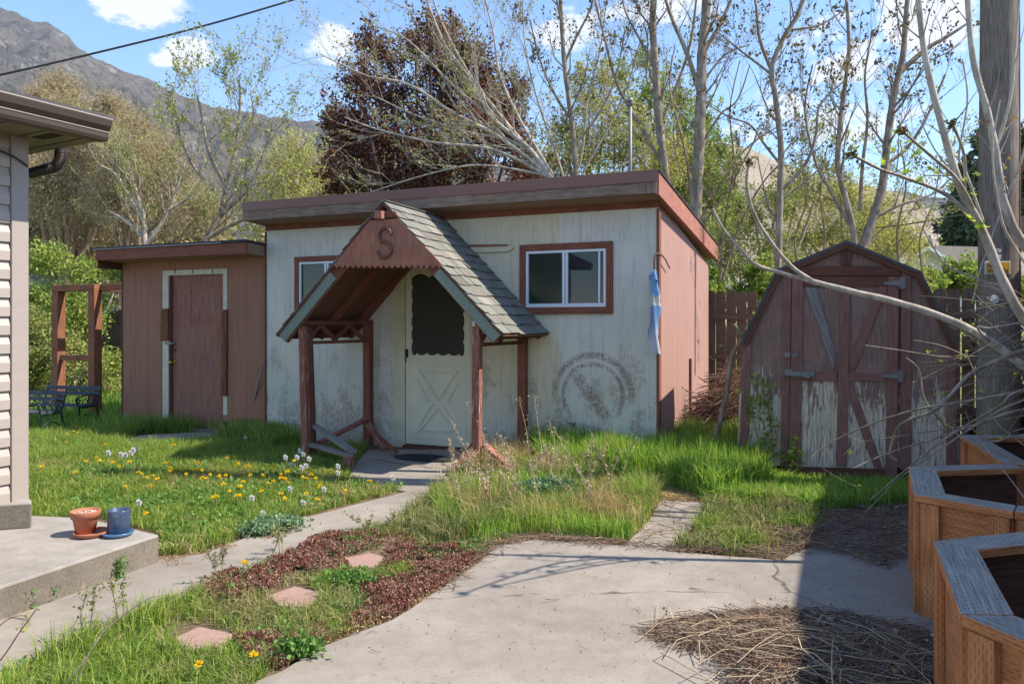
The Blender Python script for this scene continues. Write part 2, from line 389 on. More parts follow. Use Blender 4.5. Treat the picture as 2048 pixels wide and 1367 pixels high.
def fn_annex_door(t):
    ob = t.obj(); x, y, z = t.sep(ob)
    n = t.noise(t.mapv(ob, (14, 14, 1.2)), 3, 6, .65, .3)
    c = t.mix(t.step(n, .35, .65), srgb(150, 104, 88), srgb(126, 82, 68))
    worn = t.math('MULTIPLY', t.step(z, 1.5, .7), t.step(t.noise(t.mapv(ob, (6, 6, 1)), 3, 6, .7), .42, .6))
    c = t.mix(t.math('MULTIPLY', worn, .5), c, srgb(128, 96, 84))
    u0, z0 = DOORMARK
    mk = t.math('MULTIPLY', t.step(t.math('ABSOLUTE', t.math('SUBTRACT', x, u0)), .03, .012), t.step(t.math('ABSOLUTE', t.math('SUBTRACT', z, z0)), .34, .28))
    mk = t.math('MULTIPLY', mk, t.step(t.noise(ob, 26, 4, .7), .52, .57)); c = t.mix(mk, c, srgb(112, 34, 34))
    t.out(c, .7, t.bump(n, .25, .004), .3)
def fn_shingle(t):
    ob = t.obj(); i = t.island()
    c = t.ramp(i, [(0, srgb(108, 105, 98)), (.35, srgb(138, 134, 124)), (.6, srgb(120, 121, 113)), (.85, srgb(128, 121, 111)), (1, srgb(152, 146, 136))])
    c = t.mul(.7, c, t.ramp(t.noise(ob, 130, 3, .7), [(.3, (.55, .55, .56)), (.7, (1.2, 1.2, 1.18))]))
    c = t.mix(t.math('MULTIPLY', t.step(t.noise(ob, 6, 5), .52, .66), .35), c, srgb(96, 96, 88))
    t.out(c, .95, t.bump(t.noise(ob, 160, 3), .5, .003), .15)
M['shingle'] = mat('weathered_green_grey_shingle', fn_shingle)
def fn_teal(t):
    ob = t.obj(); c = t.mix(t.step(t.noise(ob, 90, 3, .7), .35, .65), srgb(98, 110, 102), srgb(152, 162, 150)); t.out(c, .95, t.bump(t.noise(ob, 150), .5, .003), .15)
M['teal'] = mat('green_mineral_roofing', fn_teal)
def m_concrete(name, c1, c2, stain=.4, cracks=True, face=None):
    def fn(t):
        ob = t.obj()
        a = t.noise(ob, .8, 6, .6, .4); b = t.noise(ob, 7, 6, .7); f = t.noise(ob, 120, 3, .6)
        c = t.mix(t.step(a, .35, .65), c1, c2)
        c = t.mul(stain, c, t.ramp(b, [(.3, (.58, .55, .52)), (.6, (1.06, 1.06, 1.05))]))
        br = t.math('MULTIPLY', t.step(t.noise(t.mapv(ob, (1, 1.6, 1), (3, 1, 0)), 1.1, 7, .66, .8), .55, .7), .32)
        c = t.mix(br, c, srgb(132, 118, 104))
        c = t.mul(.3, c, t.ramp(f, [(.35, (.6, .6, .6)), (.6, (1.08, 1.08, 1.08))]))
        pit = t.step(t.noise(ob, 70, 2, .5), .72, .76); c = t.mul(t.math('MULTIPLY', pit, .5), c, (.4, .38, .36))
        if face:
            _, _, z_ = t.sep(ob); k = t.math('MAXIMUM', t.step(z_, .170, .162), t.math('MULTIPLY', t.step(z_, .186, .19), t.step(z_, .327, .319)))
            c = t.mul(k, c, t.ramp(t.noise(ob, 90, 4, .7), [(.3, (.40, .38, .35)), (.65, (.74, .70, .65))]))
        h = t.math('ADD', t.math('MULTIPLY', f, .4), t.math('MULTIPLY', b, .6))
        if cracks:
            wv = t.n('ShaderNodeTexNoise', Vector=ob, Scale=3.0, Detail=5).outputs['Color']
            q = t.n('ShaderNodeMix', _data_type='RGBA', _blend_type='LINEAR_LIGHT'); t.set(q, 'i0', .12); t.set(q, 'i6', ob); t.set(q, 'i7', wv)
            vo = t.n('ShaderNodeTexVoronoi', _feature='DISTANCE_TO_EDGE', Vector=t.mapv(q.outputs[2], (1, 1, 0), (.35, .2, 0)), Scale=.42).outputs['Distance']
            ck = t.math('MULTIPLY', t.step(vo, .005, .0015), t.step(t.noise(ob, 1.3, 3), .47, .53)); c = t.mix(t.math('MULTIPLY', ck, .75), c, (.06, .055, .05)); h = t.math('SUBTRACT', h, ck)
        t.out(c, .88, t.bump(h, .35, .004), .25)
    return mat(name, fn)
M['concrete'] = m_concrete('aged_concrete', srgb(158, 148, 137), srgb(142, 133, 123))
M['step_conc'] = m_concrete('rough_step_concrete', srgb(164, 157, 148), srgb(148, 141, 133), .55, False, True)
def fn_stone(t):
    ob = t.obj(); c = t.mix(t.noise(ob, 9, 6), srgb(178, 144, 132), srgb(150, 120, 110)); c = t.mul(.5, c, t.ramp(t.noise(ob, 60, 3), [(.3, (.7, .68, .66)), (.7, (1.1, 1.1, 1.1))]))
    t.out(c, .9, t.bump(t.noise(ob, 30, 5), .5, .006), .2)
M['stone'] = mat('pink_stepping_stone', fn_stone)
def fn_soil(t):
    ob = t.obj()
    c = t.ramp(t.noise(ob, 3.5, 8, .7), [(.25, srgb(88, 72, 56)), (.5, srgb(124, 106, 84)), (.7, srgb(150, 132, 108))])
    far = t.n('ShaderNodeVectorMath', _operation='LENGTH', i0=ob).outputs['Value']
    g = t.mix(t.step(t.noise(ob, .6, 6), .35, .65), srgb(96, 112, 54), srgb(136, 134, 82))
    _, yy, _ = t.sep(ob)
    c = t.mix(t.math('MULTIPLY', t.step(yy, 8.5, 12), .85), c, g)
    c = t.mul(.6, c, t.ramp(t.noise(ob, 40, 5, .7), [(.3, (.5, .5, .5)), (.65, (1.15, 1.15, 1.15))]))
    t.out(c, .95, t.bump(t.noise(ob, 25, 6, .7), .8, .03), .1)
M['soil'] = mat('dry_garden_soil', fn_soil)
def m_vinyl(name, c):
    def fn(t):
        ob = t.obj(); n = t.noise(t.mapv(ob, (1, 1, 8)), 3, 4); t.out(t.mul(.3, c, t.ramp(n, [(.3, (.8, .8, .8)), (.7, (1.05, 1.05, 1.05))])), .5, t.bump(t.noise(ob, 200, 2), .06, .002), .35)
    return mat(name, fn)
M['vinyl'] = m_vinyl('taupe_vinyl_siding', srgb(172, 160, 150)); M['vinyl_trim'] = m_vinyl('taupe_corner_trim', srgb(164, 151, 143))
M['gutter'] = m_vinyl('brown_gutter', srgb(78, 66, 58)); M['soffit'] = m_vinyl('taupe_soffit', srgb(112, 106, 84)); M['downspout'] = m_flat('dark_brown_downspout', srgb(56, 46, 42), .4)
M['asphalt_roof'] = m_flat('dark_roof_shingle', srgb(86, 84, 84), .95, bump=.6, scale=40)
M['roof_felt'] = m_flat('black_roof_felt', srgb(52, 54, 58), .8, bump=.4)
def m_glass(name, c, rough=.03):
    return mat(name, lambda t: t.out(t.mul(.5, c, t.ramp(t.noise(t.mapv(t.obj(), (30, 30, .8)), 3, 4), [(.3, (.5, .5, .5)), (.7, (1.1, 1.1, 1.1))])), rough, None, .38, 0, .0))
M['pane_green'] = m_glass('pane_with_green_curtain', srgb(40, 52, 42), .12); M['pane'] = m_glass('dark_window_pane', srgb(42, 44, 50), .02)
M['terracotta'] = m_flat('terracotta', srgb(174, 112, 86), .78, 0, .3, .2, 12, .2)
def fn_blue(t):
    ob = t.obj(); c = t.mix(t.step(t.noise(t.mapv(ob, (1, 1, .5)), 330, 3, .7), .5, .66), srgb(52, 66, 92), srgb(104, 118, 140)); t.out(c, .25, None, .5, 0, .4)
M['blue_glaze'] = mat('speckled_blue_glaze', fn_blue); M['blue_plain'] = m_flat('blue_glaze_saucer', srgb(74, 112, 152), .3, 0, .5, .1, 5, coat=.4)
M['pebble'] = mat('potting_pebbles', lambda t: t.out(t.ramp(t.island(), [(0, srgb(110, 84, 66)), (.5, srgb(176, 150, 128)), (1, srgb(214, 200, 184))]), .9))
def m_leaf(name, cols, trans=.35, rough=.6, patch=False):
    def fn(t):
        i = t.island(); st = [(k/(len(cols)-1), c) for k, c in enumerate(cols)]
        c = t.ramp(i, st)
        if patch:
            ob = t.obj(); c = t.mul(.8, c, t.ramp(t.noise(ob, 1.6, 6, .7), [(.3, (.72, .80, .70)), (.5, (1., 1., 1.)), (.68, (1.22, 1.08, .98))]))
            c = t.mix(t.math('MULTIPLY', t.step(t.noise(t.mapv(ob, (1, 1, 1), (7, 3, 0)), 2.6, 5, .7), .54, .66), .5), c, srgb(170, 158, 112))
        d = t.n('ShaderNodeBsdfPrincipled', Base__Color=c, Roughness=rough); d.inputs['Specular IOR Level'].default_value = .25
        tr = t.n('ShaderNodeBsdfTranslucent', Color=t.mul(1., c, (1.1, 1.12, .8)))
        mx = t.n('ShaderNodeMixShader', i0=trans); t.set(mx, 'i1', d.outputs[0]); t.set(mx, 'i2', tr.outputs[0])
        t.n('ShaderNodeOutputMaterial', Surface=mx.outputs[0])
    return mat(name, fn)
def m_bark(name, c1, c2, sc_=14):
    def fn(t):
        ob = t.obj(); n = t.noise(t.mapv(ob, (1, 1, .35)), sc_, 6, .7); b = t.noise(ob, 2.5, 3)
        c = t.mix(t.step(n, .35, .65), c1, c2); c = t.mul(.4, c, t.ramp(b, [(.3, (.7, .7, .7)), (.7, (1.1, 1.1, 1.1))]))
        t.out(c, .85, t.bump(n, .5, .01), .2)
    return mat(name, fn)
M['bark_pale'] = m_bark('pale_grey_bark', srgb(196, 184, 168), srgb(150, 138, 124)); M['bark_grey'] = m_bark('grey_brown_bark', srgb(164, 150, 134), srgb(116, 102, 90))
M['bark_dark'] = m_bark('dark_bark', srgb(94, 76, 66), srgb(62, 50, 44)); M['bark_tan'] = m_bark('tan_twig_bark', srgb(172, 148, 122), srgb(122, 98, 78)); M['bark_red'] = m_bark('reddish_shoot_bark', srgb(150, 112, 94), srgb(112, 80, 68))
M['leaf_lime'] = m_leaf('young_lime_leaf', [srgb(112, 142, 40), srgb(158, 182, 60), srgb(196, 208, 84)], .45)
M['leaf_spring'] = m_leaf('fresh_green_leaf', [srgb(98, 118, 52), srgb(138, 156, 72), srgb(178, 186, 96)], .4)
M['leaf_olive'] = m_leaf('olive_bud', [srgb(112, 120, 60), srgb(148, 154, 82), srgb(182, 182, 108)], .35)
M['leaf_tan'] = m_leaf('tan_catkin', [srgb(138, 122, 96), srgb(170, 152, 120), srgb(182, 172, 126)], .3)
M['leaf_willow'] = m_leaf('yellow_green_willow', [srgb(142, 142, 74), srgb(176, 174, 94), srgb(202, 196, 122)], .4)
M['leaf_plum'] = m_leaf('dark_plum_leaf', [srgb(58, 36, 36), srgb(90, 52, 46), srgb(124, 76, 60), srgb(152, 112, 76)], .25)
M['leaf_bud'] = m_leaf('dark_bud', [srgb(60, 56, 28), srgb(98, 96, 44), srgb(140, 110, 70)], .2)
M['leaf_orange'] = m_leaf('rusty_young_leaf', [srgb(148, 84, 52), srgb(176, 118, 72), srgb(150, 150, 62)], .35)
M['samara'] = m_leaf('dry_seed_cluster', [srgb(158, 122, 92), srgb(188, 154, 120)], .3)
M['conifer'] = m_leaf('conifer_needles', [srgb(42, 62, 42), srgb(62, 84, 56), srgb(80, 100, 70)], .1)
M['grass_lawn'] = m_leaf('lawn_blade', [srgb(84, 112, 44), srgb(114, 146, 56), srgb(150, 174, 72), srgb(182, 184, 112)], .4, patch=True)
M['grass_tall'] = m_leaf('tall_lush_blade', [srgb(84, 122, 42), srgb(120, 160, 58), srgb(160, 192, 80), srgb(186, 194, 112)], .42, patch=True)
M['grass_mix'] = m_leaf('rough_grass_blade', [srgb(94, 110, 60), srgb(124, 138, 76), srgb(164, 160, 108), srgb(182, 162, 122)], .35, patch=True)
M['grass_dry'] = m_leaf('dry_straw_blade', [srgb(150, 124, 84), srgb(188, 162, 116), srgb(214, 196, 152)], .35)
M['stalk'] = m_leaf('dead_stalk', [srgb(150, 124, 98), srgb(196, 174, 146), srgb(216, 198, 170)], .15)
M['sedum'] = m_leaf('red_sedum', [srgb(92, 48, 46), srgb(120, 64, 58), srgb(142, 86, 76), srgb(188, 150, 136), srgb(112, 118, 62)], .2)
M['weed'] = m_leaf('broad_weed_leaf', [srgb(72, 110, 46), srgb(102, 142, 66), srgb(132, 166, 92)], .35)
M['weed_blue'] = m_leaf('blue_green_weed', [srgb(92, 124, 92), srgb(122, 150, 112), srgb(150, 172, 130)], .3)
M['dand'] = m_leaf('dandelion_yellow', [srgb(240, 200, 30), srgb(252, 222, 50)], .2)
M['puff'] = mat('dandelion_puff', lambda t: t.out((.78, .76, .72), .9))
M['stem'] = m_leaf('flower_stem', [srgb(146, 152, 92), srgb(176, 150, 110)], .2)
M['purple'] = m_leaf('tiny_blue_flower', [srgb(96, 98, 190), srgb(120, 120, 210)], .2)
M['twig'] = m_leaf('dead_twig', [srgb(88, 70, 60), srgb(124, 102, 88), srgb(164, 142, 124), srgb(108, 82, 68)], .0, .85)
M['litter'] = m_leaf('dry_leaf_litter', [srgb(120, 88, 64), srgb(160, 124, 92), srgb(190, 158, 124)], .15)
def fn_cloth(t):
    ob = t.obj(); _, _, z = t.sep(ob)
    c = t.ramp(t.math('ADD', t.math('DIVIDE', z, -.95), t.math('MULTIPLY', t.math('SUBTRACT', t.noise(ob, 9, 3), .5), .12)), [(0, srgb(110, 156, 198)), (.24, srgb(116, 160, 200)), (.27, srgb(214, 208, 192)), (.36, srgb(206, 200, 190)), (.38, srgb(104, 138, 178)), (.56, srgb(120, 146, 182)), (.75, srgb(186, 182, 190))])
    t.out(c, .8, None, .2)
M['cloth'] = mat('faded_windsock_cloth', fn_cloth)
M['sign_yellow'] = m_flat('yellow_tag', srgb(226, 172, 52), .5, var=.05); M['sign_white'] = m_flat('white_tag', srgb(210, 210, 206), .5, var=.08); M['ink'] = m_flat('black_ink', (.02, .02, .02), .6, var=0)
M['wire'] = m_flat('black_wire', (.012, .012, .014), .5)
M['far_siding'] = m_vinyl('cream_lap_siding', srgb(206, 202, 190)); M['far_roof'] = m_flat('grey_brown_far_roof', srgb(158, 146, 136), .9)
M['far_blue'] = m_flat('blue_grey_metal_roof', srgb(140, 158, 176), .6); M['far_white'] = m_flat('white_far_wall', srgb(214, 214, 212), .8); M['far_brick'] = m_flat('brown_far_wall', srgb(148, 110, 92), .9)
def fn_mount(t):
    ob = t.obj(); geo = t.n('ShaderNodeNewGeometry')
    a = t.noise(ob, .012, 9, .66, .5); b = t.noise(ob, .06, 7, .7)
    c = t.ramp(a, [(.3, srgb(62, 58, 58)), (.45, srgb(84, 77, 73)), (.58, srgb(100, 92, 80)), (.72, srgb(72, 69, 67))])
    rock = t.math('MULTIPLY', t.step(b, .52, .64), t.step(t.noise(ob, .008, 5), .42, .58))
    c = t.mix(t.math('MULTIPLY', rock, .6), c, srgb(148, 140, 132))
    sh = t.math('MULTIPLY', t.step(t.noise(t.mapv(ob, (1, 1, 1)), .09, 6, .75), .53, .58), .8)
    c = t.mix(sh, c, srgb(50, 54, 40))
    t.out(c, .95, t.bump(t.math('ADD', b, t.math('MULTIPLY', a, 2.)), .9, 9.), .05)
M['mount'] = mat('bare_spring_mountainside', fn_mount)
def fn_hill(t):
    ob = t.obj(); a = t.noise(ob, .02, 9, .66, .5)
    c = t.ramp(a, [(.3, srgb(124, 110, 98)), (.5, srgb(150, 136, 118)), (.7, srgb(134, 122, 106))])
    sh = t.math('MULTIPLY', t.step(t.noise(ob, .14, 6, .75), .58, .63), .6); c = t.mix(sh, c, srgb(92, 90, 66))
    t.out(c, .95, t.bump(t.noise(ob, .05, 7), .8, 5.), .05)
M['hill'] = mat('dry_grass_hillside', fn_hill)
# ================================================================== SETTING
def subdiv(pts, n=6, jit=0.0):
    out = []
    m = len(pts)
    for i in range(m):
        a, b = Vector(pts[i]), Vector(pts[(i+1) % m]); k = max(1, int((b-a).length/.12)); k = min(k, n*4)
        for j in range(k):
            p = a.lerp(b, j/k); out.append(p+Vector((random.uniform(-jit, jit), random.uniform(-jit, jit), 0)))
    return out
def slab(name, px, z, th, m, jit=.012, world=None):
    pts = world if world else [G(x, y, z) for x, y in px]
    mb = MB(); pts = subdiv(pts, jit=jit); mb.prism([Vector((p.x, p.y, z-th)) for p in pts], (0, 0, th))
    o = mb.build(name, M[m]); return tag(o, kind='structure')
# ground: one sheet to the horizon
mb = MB(); S = 2500
mb.v = [Vector(q) for q in ((-S, -300, 0), (S, -300, 0), (S, S, 0), (-S, S, 0))]; mb.face((0, 1, 2, 3)); tag(mb.build('ground', M['soil']), kind='structure')
PATIO = [(300, 1900), (430, 1440), (500, 1362), (560, 1340), (655, 1290), (780, 1240), (860, 1192), (955, 1125), (990, 1092), (1062, 1078), (1250, 1090), (1345, 1103), (1560, 1120), (1640, 1085), (1690, 1035), (1830, 1030), (1960, 1120), (2120, 1500), (2300, 1900)]
slab('patio', PATIO, .02, .06, 'concrete')
PATH = [(862, 958), (700, 950), (760, 975), (812, 982), (700, 1012), (560, 1048), (480, 1080), (400, 1108), (325, 1118), (310, 1118), (0, 1225), (-500, 1430), (-420, 1620), (0, 1352), (180, 1270), (330, 1203), (430, 1165), (560, 1114), (700, 1066), (800, 1035), (872, 985)]
slab('walkway', PATH, .016, .05, 'concrete')
slab('porch_slab', [(712, 925), (735, 899), (1060, 897), (1010, 930), (905, 966), (760, 966), (696, 955)], .024, .05, 'concrete')
slab('annex_slab', [(228, 882), (290, 869), (400, 864), (470, 868), (420, 886), (330, 892), (262, 892)], .03, .05, 'concrete')
slab('narrow_path', [(1325, 1000), (1412, 1004), (1385, 1050), (1342, 1102), (1248, 1092), (1290, 1045)], .012, .04, 'concrete')
slab('back_path', [(1560, 985), (1830, 985), (1830, 1001), (1560, 999)], .012, .03, 'concrete')

# mountain and hill: real height fields at their distances
def heightfield(name, pxs, prof, r0, r1, m, nr=90, amp=.06, seed=1, foot=0.12):
    from mathutils import noise as mn
    A = len(pxs); V = np.zeros((A, nr, 3)); 
    for i, px in enumerate(pxs):
        top = np.interp(px, [p[0] for p in prof], [p[1] for p in prof]); el = (HY-top)/F
        k = (px-CX)/F
        for j in range(nr):
            t_ = j/(nr-1); r = r0+(r1-r0)*t_
            hr = el*(r0+(r1-r0)*.86)                                          # height wanted at the crest
            s_ = min(1, t_/.86); base = hr*(s_**1.25)
            if t_ > .86: base = hr*(1-.55*((t_-.86)/.14)**1.5)*1.0
            q = Vector((k*r*.004+seed*7, r*.004, seed)); n1 = mn.fractal(q, 1.0, 2.1, 6)
            q2 = Vector((k*r*.02, r*.006, seed+3)); n2 = 1-abs(mn.noise(q2))*2
            edge = math.sin(math.pi*min(1, s_))
            z = base+hr*amp*edge*(n1*1.7+n2*1.1)+hr*amp*.22*mn.fractal(Vector((k*r*.03, r*.03, seed)), 1., 2.2, 4)*min(1, s_*3)
            V[i, j] = (k*r, r, max(z, -5) if j else -8)
    idx = np.arange(A*nr).reshape(A, nr)
    Fc = np.stack([idx[:-1, :-1], idx[1:, :-1], idx[1:, 1:], idx[:-1, 1:]], -1).reshape(-1, 4)
    o = np_mesh(name, V.reshape(-1, 3), Fc, m, smooth=True); return tag(o, kind='structure')
heightfield('mountain', np.linspace(-900, 1500, 420), [(-900, -40), (-400, -30), (-100, 5), (0, 18), (30, 30), (60, 37), (100, 43), (140, 75), (180, 108), (230, 135), (300, 160), (360, 188), (420, 208), (500, 222), (560, 237), (640, 240), (720, 248), (900, 300), (1200, 380), (1500, 470)], 420, 1250, M['mount'], 150, .10, 1)
heightfield('hill', np.linspace(1000, 2700, 320), [(1000, 430), (1200, 360), (1380, 290), (1450, 281), (1500, 296), (1560, 320), (1640, 345), (1720, 365), (1800, 385), (1860, 410), (1905, 436), (1960, 450), (2100, 430), (2700, 400)], 260, 620, M['hill'], 110, .07, 2)
heightfield('far_hill', np.linspace(1600, 3000, 160), [(1600, 440), (1750, 372), (1830, 385), (1900, 395), (2000, 420), (2300, 380), (3000, 350)], 900, 1500, M['mount'], 60, .06, 5)

# ================================================================== MAIN SHED
S1 = Frame(1313, 7.614, 22.5)
def l1(px, py, v=0.):                     # photo pixel on the plane y=v of the shed -> local point
    u, z = S1.uv(px, py, v); return Vector((u, v, z))
def poly1(mb, pts, v, th, grain=None): mb.prism([l1(x, y, v) for x, y in pts], (0, th, 0), grain)
UL = S1.uv(533, 650)[0]; 
rc = l1(1185, 790); RING = (rc.x, rc.z)
M['siding'] = mat('worn_white_siding', fn_siding)
shed = empty('painted_shed', S1.C, -S1.phi, 'long low shed with worn pale blue-grey front and a steep shingled porch over its door', 'shed')
DEP = 3.75
ztop = 2.72; zback = 2.30
wl = MB()                                                             # wall, with openings for the two windows and the door
W2 = [l1(1054, 500), l1(1212, 614)]; W1 = [l1(600, 520), l1(712, 612)]
wz = (1.66, 2.245)
w2 = (S1.uv(1053, 550)[0], S1.uv(1213, 550)[0]); z2 = (l1(1130, 614).z, l1(1130, 500).z)
w1 = (S1.uv(600, 560)[0], S1.uv(712, 560)[0]); z1 = (l1(610, 611).z, l1(610, 524).z)
dd = (S1.uv(812, 700)[0], S1.uv(812, 700)[0]+.84); dz = 2.10
def wallband(u0, u1, za, zb):
    if u1 > u0 and zb > za: wl.box(u0, u1, 0, .09, za, zb)
for (a0, a1, za, zb) in ((UL, w1[0], -.05, ztop), (w1[0], w1[1], -.05, z1[0]), (w1[0], w1[1], z1[1], ztop), (w1[1], dd[0], -.05, ztop), (dd[0], dd[1], dz, ztop),
                         (dd[1], w2[0], -.05, ztop), (w2[0], w2[1], -.05, z2[0]), (w2[0], w2[1], z2[1], ztop), (w2[1], 0, -.05, ztop)): wallband(a0, a1, za, zb)
wl.build('front_wall', M['siding'], shed)
sw = MB()
for xx, nm in ((0.0, 'r'), (UL, 'l')):
    x0, x1 = (-.09, .0) if nm == 'r' else (UL, UL+.09)
    y0 = .092; pts = [(y0, -.05), (DEP, -.05), (DEP, zback), (y0, ztop-.01)]
    sw.prism([Vector((x0, p, q)) for p, q in pts], (x1-x0, 0, 0), (0, 0, 1))
sw.box(UL+.09, -.09, DEP-.09, DEP, -.05, zback-.01)
sw.build('side_wall', M['side_siding'], shed)
# corner boards and foundation strip
cb = MB(); cb.box(.002, .03, -.012, .085, -.04, ztop-.12); cb.build('corner_board', M['maroon'], shed, .002)
cb = MB(); cb.box(UL-.02, UL+.002, -.014, .085, -.04, ztop-.12); cb.build('corner_board', M['maroon_dark'], shed, .002)
fz = MB(); fz.box(UL, .03, -.022, -.002, S1.uv(1310, 415)[1], ztop-.005); fz.build('frieze_board', M['maroon'], shed, .002)
# roof
OV = .35; rR = .09; rL = .04
def rz(y): return 2.92-(y+OV)*(.285/(DEP+.3+OV))            # top of roof at depth y
rf = MB(); yb = DEP+.3
rf.hexa([Vector((UL-rL, -OV+.03, rz(-OV)-.22)), Vector((rR-.03, -OV+.03, rz(-OV)-.22)), Vector((rR-.03, yb, rz(yb)-.22)), Vector((UL-rL, yb, rz(yb)-.22)),
         Vector((UL-rL, -OV+.03, rz(-OV)-.02)), Vector((rR-.03, -OV+.03, rz(-OV)-.02)), Vector((rR-.03, yb, rz(yb)-.02)), Vector((UL-rL, yb, rz(yb)-.02))])
rfo = rf.build('roof', M['underside'], shed)
tp = MB(); tp.hexa([Vector((UL-rL-.01, -OV-.005, rz(-OV)-.018)), Vector((rR+.02, -OV-.005, rz(-OV)-.018)), Vector((rR+.02, yb+.03, rz(yb)-.018)), Vector((UL-rL-.01, yb+.03, rz(yb)-.018)),
         Vector((UL-rL-.01, -OV-.005, rz(-OV))), Vector((rR+.02, -OV-.005, rz(-OV))), Vector((rR+.02, yb+.03, rz(yb))), Vector((UL-rL-.01, yb+.03, rz(yb)))]); tp.build('roof_sheet', M['roof_felt'], rfo)
dm = MB(); zt = rz(-OV)
x0m, x1m = UL-rL-.012, rR+.0
xj = S1.uv(950, 370, -OV)[0]
dm.box(x0m, xj, -OV-.026, -OV-.006, zt-.105, zt+.004); dm.box(xj-.05, x1m, -OV-.032, -OV-.0265, zt-.112, zt+.004); dm.build('metal_drip_edge', M['drip_metal'], rfo, .002)
fb = MB(); fb.box(UL-rL-.01, UL-rL+.1, -OV-.02, -OV+.03, zt-.225, zt-.1); fb.box(UL-rL+.103, rR-.115, -OV-.016, -OV+.03, zt-.22, zt-.1); fb.box(rR-.112, rR-.012, -OV-.022, -OV+.03, zt-.225, zt-.1)
fb.build('fascia_board', M['board_wood'], rfo, .003)
rk = MB(); h_ = .235
rk.hexa([Vector((rR-.028, -OV-.004, zt-.238)), Vector((rR+.008, -OV-.004, zt-.238)), Vector((rR+.008, yb, rz(yb)-.238)), Vector((rR-.028, yb, rz(yb)-.238)),
         Vector((rR-.028, -OV-.004, zt-.02)), Vector((rR+.008, -OV-.004, zt-.02)), Vector((rR+.008, yb, rz(yb)-.02)), Vector((rR-.028, yb, rz(yb)-.02))], 1)
rk.build('rake_board', M['rake_wood'], rfo, .003)
rk = MB(); rk.box(rR-.03, rR+.012, yb+.002, yb+.03, rz(yb)-.25, rz(yb)-.02); rk.build('rake_end', M['maroon'], rfo, .003)
# windows
def window(u0, u1, za, zb, tw, label=None, sag=0.):
    tr = MB(); y = -.03
    o = [Vector((u0-tw, y, za-tw)), Vector((u1+tw, y, za-tw+sag)), Vector((u1+tw, y, zb+tw)), Vector((u0-tw, y, zb+tw))]
    i_ = [Vector((u0, y, za)), Vector((u1, y, za+sag*.6)), Vector((u1, y, zb)), Vector((u0, y, zb))]
    g = .0015
    for k in range(4):
        k2 = (k+1) % 4; d = (o[k2]-o[k]).normalized()*g
        tr.prism([o[k]+d, o[k2]-d, i_[k2]-d, i_[k]+d], (0, .028, 0), o[k2]-o[k])
    trim = tr.build('window', M['maroon'], shed, .002)
    fr = MB(); f = .028; y0, y1 = -.022, .03
    fr.box(u0, u1, y0, y1, za, za+f); fr.box(u0, u1, y0, y1, zb-f, zb); fr.box(u0, u0+f, y0+.001, y1, za+f, zb-f); fr.box(u1-f, u1, y0+.001, y1, za+f, zb-f)
    um = u0+(u1-u0)*.5; fr.box(um-.03, um-.003, y0-.004, y1, za+f, zb-f); fr.box(um+.003, um+.03, y0+.002, y1, za+f, zb-f)
    fr.box(u1-.085, u1-.065, y0+.008, y1-.01, za+f, zb-f)
    fr.box(u0+f, um-.03, y0+.006, y0+.02, za+f, za+f+.012); fr.box(um+.03, u1-f, y0+.008, y0+.02, za+f, za+f+.012)
    fr.build('frame', M['white_metal'], trim, .0015)
    p = MB(); p.box(u0+f-.005, um-.025, .004, .008, za+f-.005, zb-f+.005); p.build('glass_pane', M['pane_green'], trim)
    p = MB(); p.box(um+.025, u1-f+.005, .006, .010, za+f-.005, zb-f+.005); p.build('glass_pane', M['pane'], trim)
    return trim
window(w2[0], w2[1], z2[0], z2[1], .072); window(w1[0], w1[1], z1[0], z1[1], .066)
bx = MB()                                                            # dark rooms behind the panes
# worn arrow-shaped plank on the wall
aw = MB(); poly1(aw, [(905, 493), (1018, 488), (1028, 495), (1016, 503), (905, 506)], -.03, .028); aw.build('wall_plank', M['door_frame'], shed, .003)
aw = MB(); poly1(aw, [(935, 489), (1017, 488), (1014, 492), (935, 494)], -.04, .009); aw.build('wall_plank_strip', M['old_red'], shed, .002)
# door jambs
jb = MB(); a = S1.uv(790, 700)[0]
jb.box(a, dd[0]-.002, -.024, .05, 0.0, dz+.02); jb.build('door_trim', M['door_frame'], shed, .003)
jb = MB(); jb.box(dd[1]+.002, dd[1]+.11, -.024, .05, 0.0, dz+.02); jb.build('door_trim', M['door_frame'], shed, .003)
jb = MB(); jb.box(a, dd[1]+.11, -.026, .05, dz+.022, dz+.12); jb.build('door_head', M['door_frame'], shed, .003)
sl = MB(); sl.box(dd[0]-.02, dd[1]+.02, -.05, .05, -.0, .035); sl.build('threshold', M['maroon_dark'], shed)
# screen door
z0d = .045; z1d = dz-.012; u0, u1 = dd[0]+.004, dd[1]-.004; yd = -.012
dr = MB(); mid = S1.uv(900, 716)[1]; st = .075
dr.box(u0, u1, yd, .02, z0d, mid-.03)                       # kick panel
dr.box(u0, u0+st, yd-.002, .02, mid-.03, z1d); dr.box(u1-st, u1, yd-.002, .02, mid-.03, z1d); dr.box(u0+st, u1-st, yd-.002, .02, z1d-st, z1d); dr.box(u0+st, u1-st, yd-.004, .02, mid-.03, mid+.03)
door = dr.build('screen_door', M['door_white'], shed, .003)
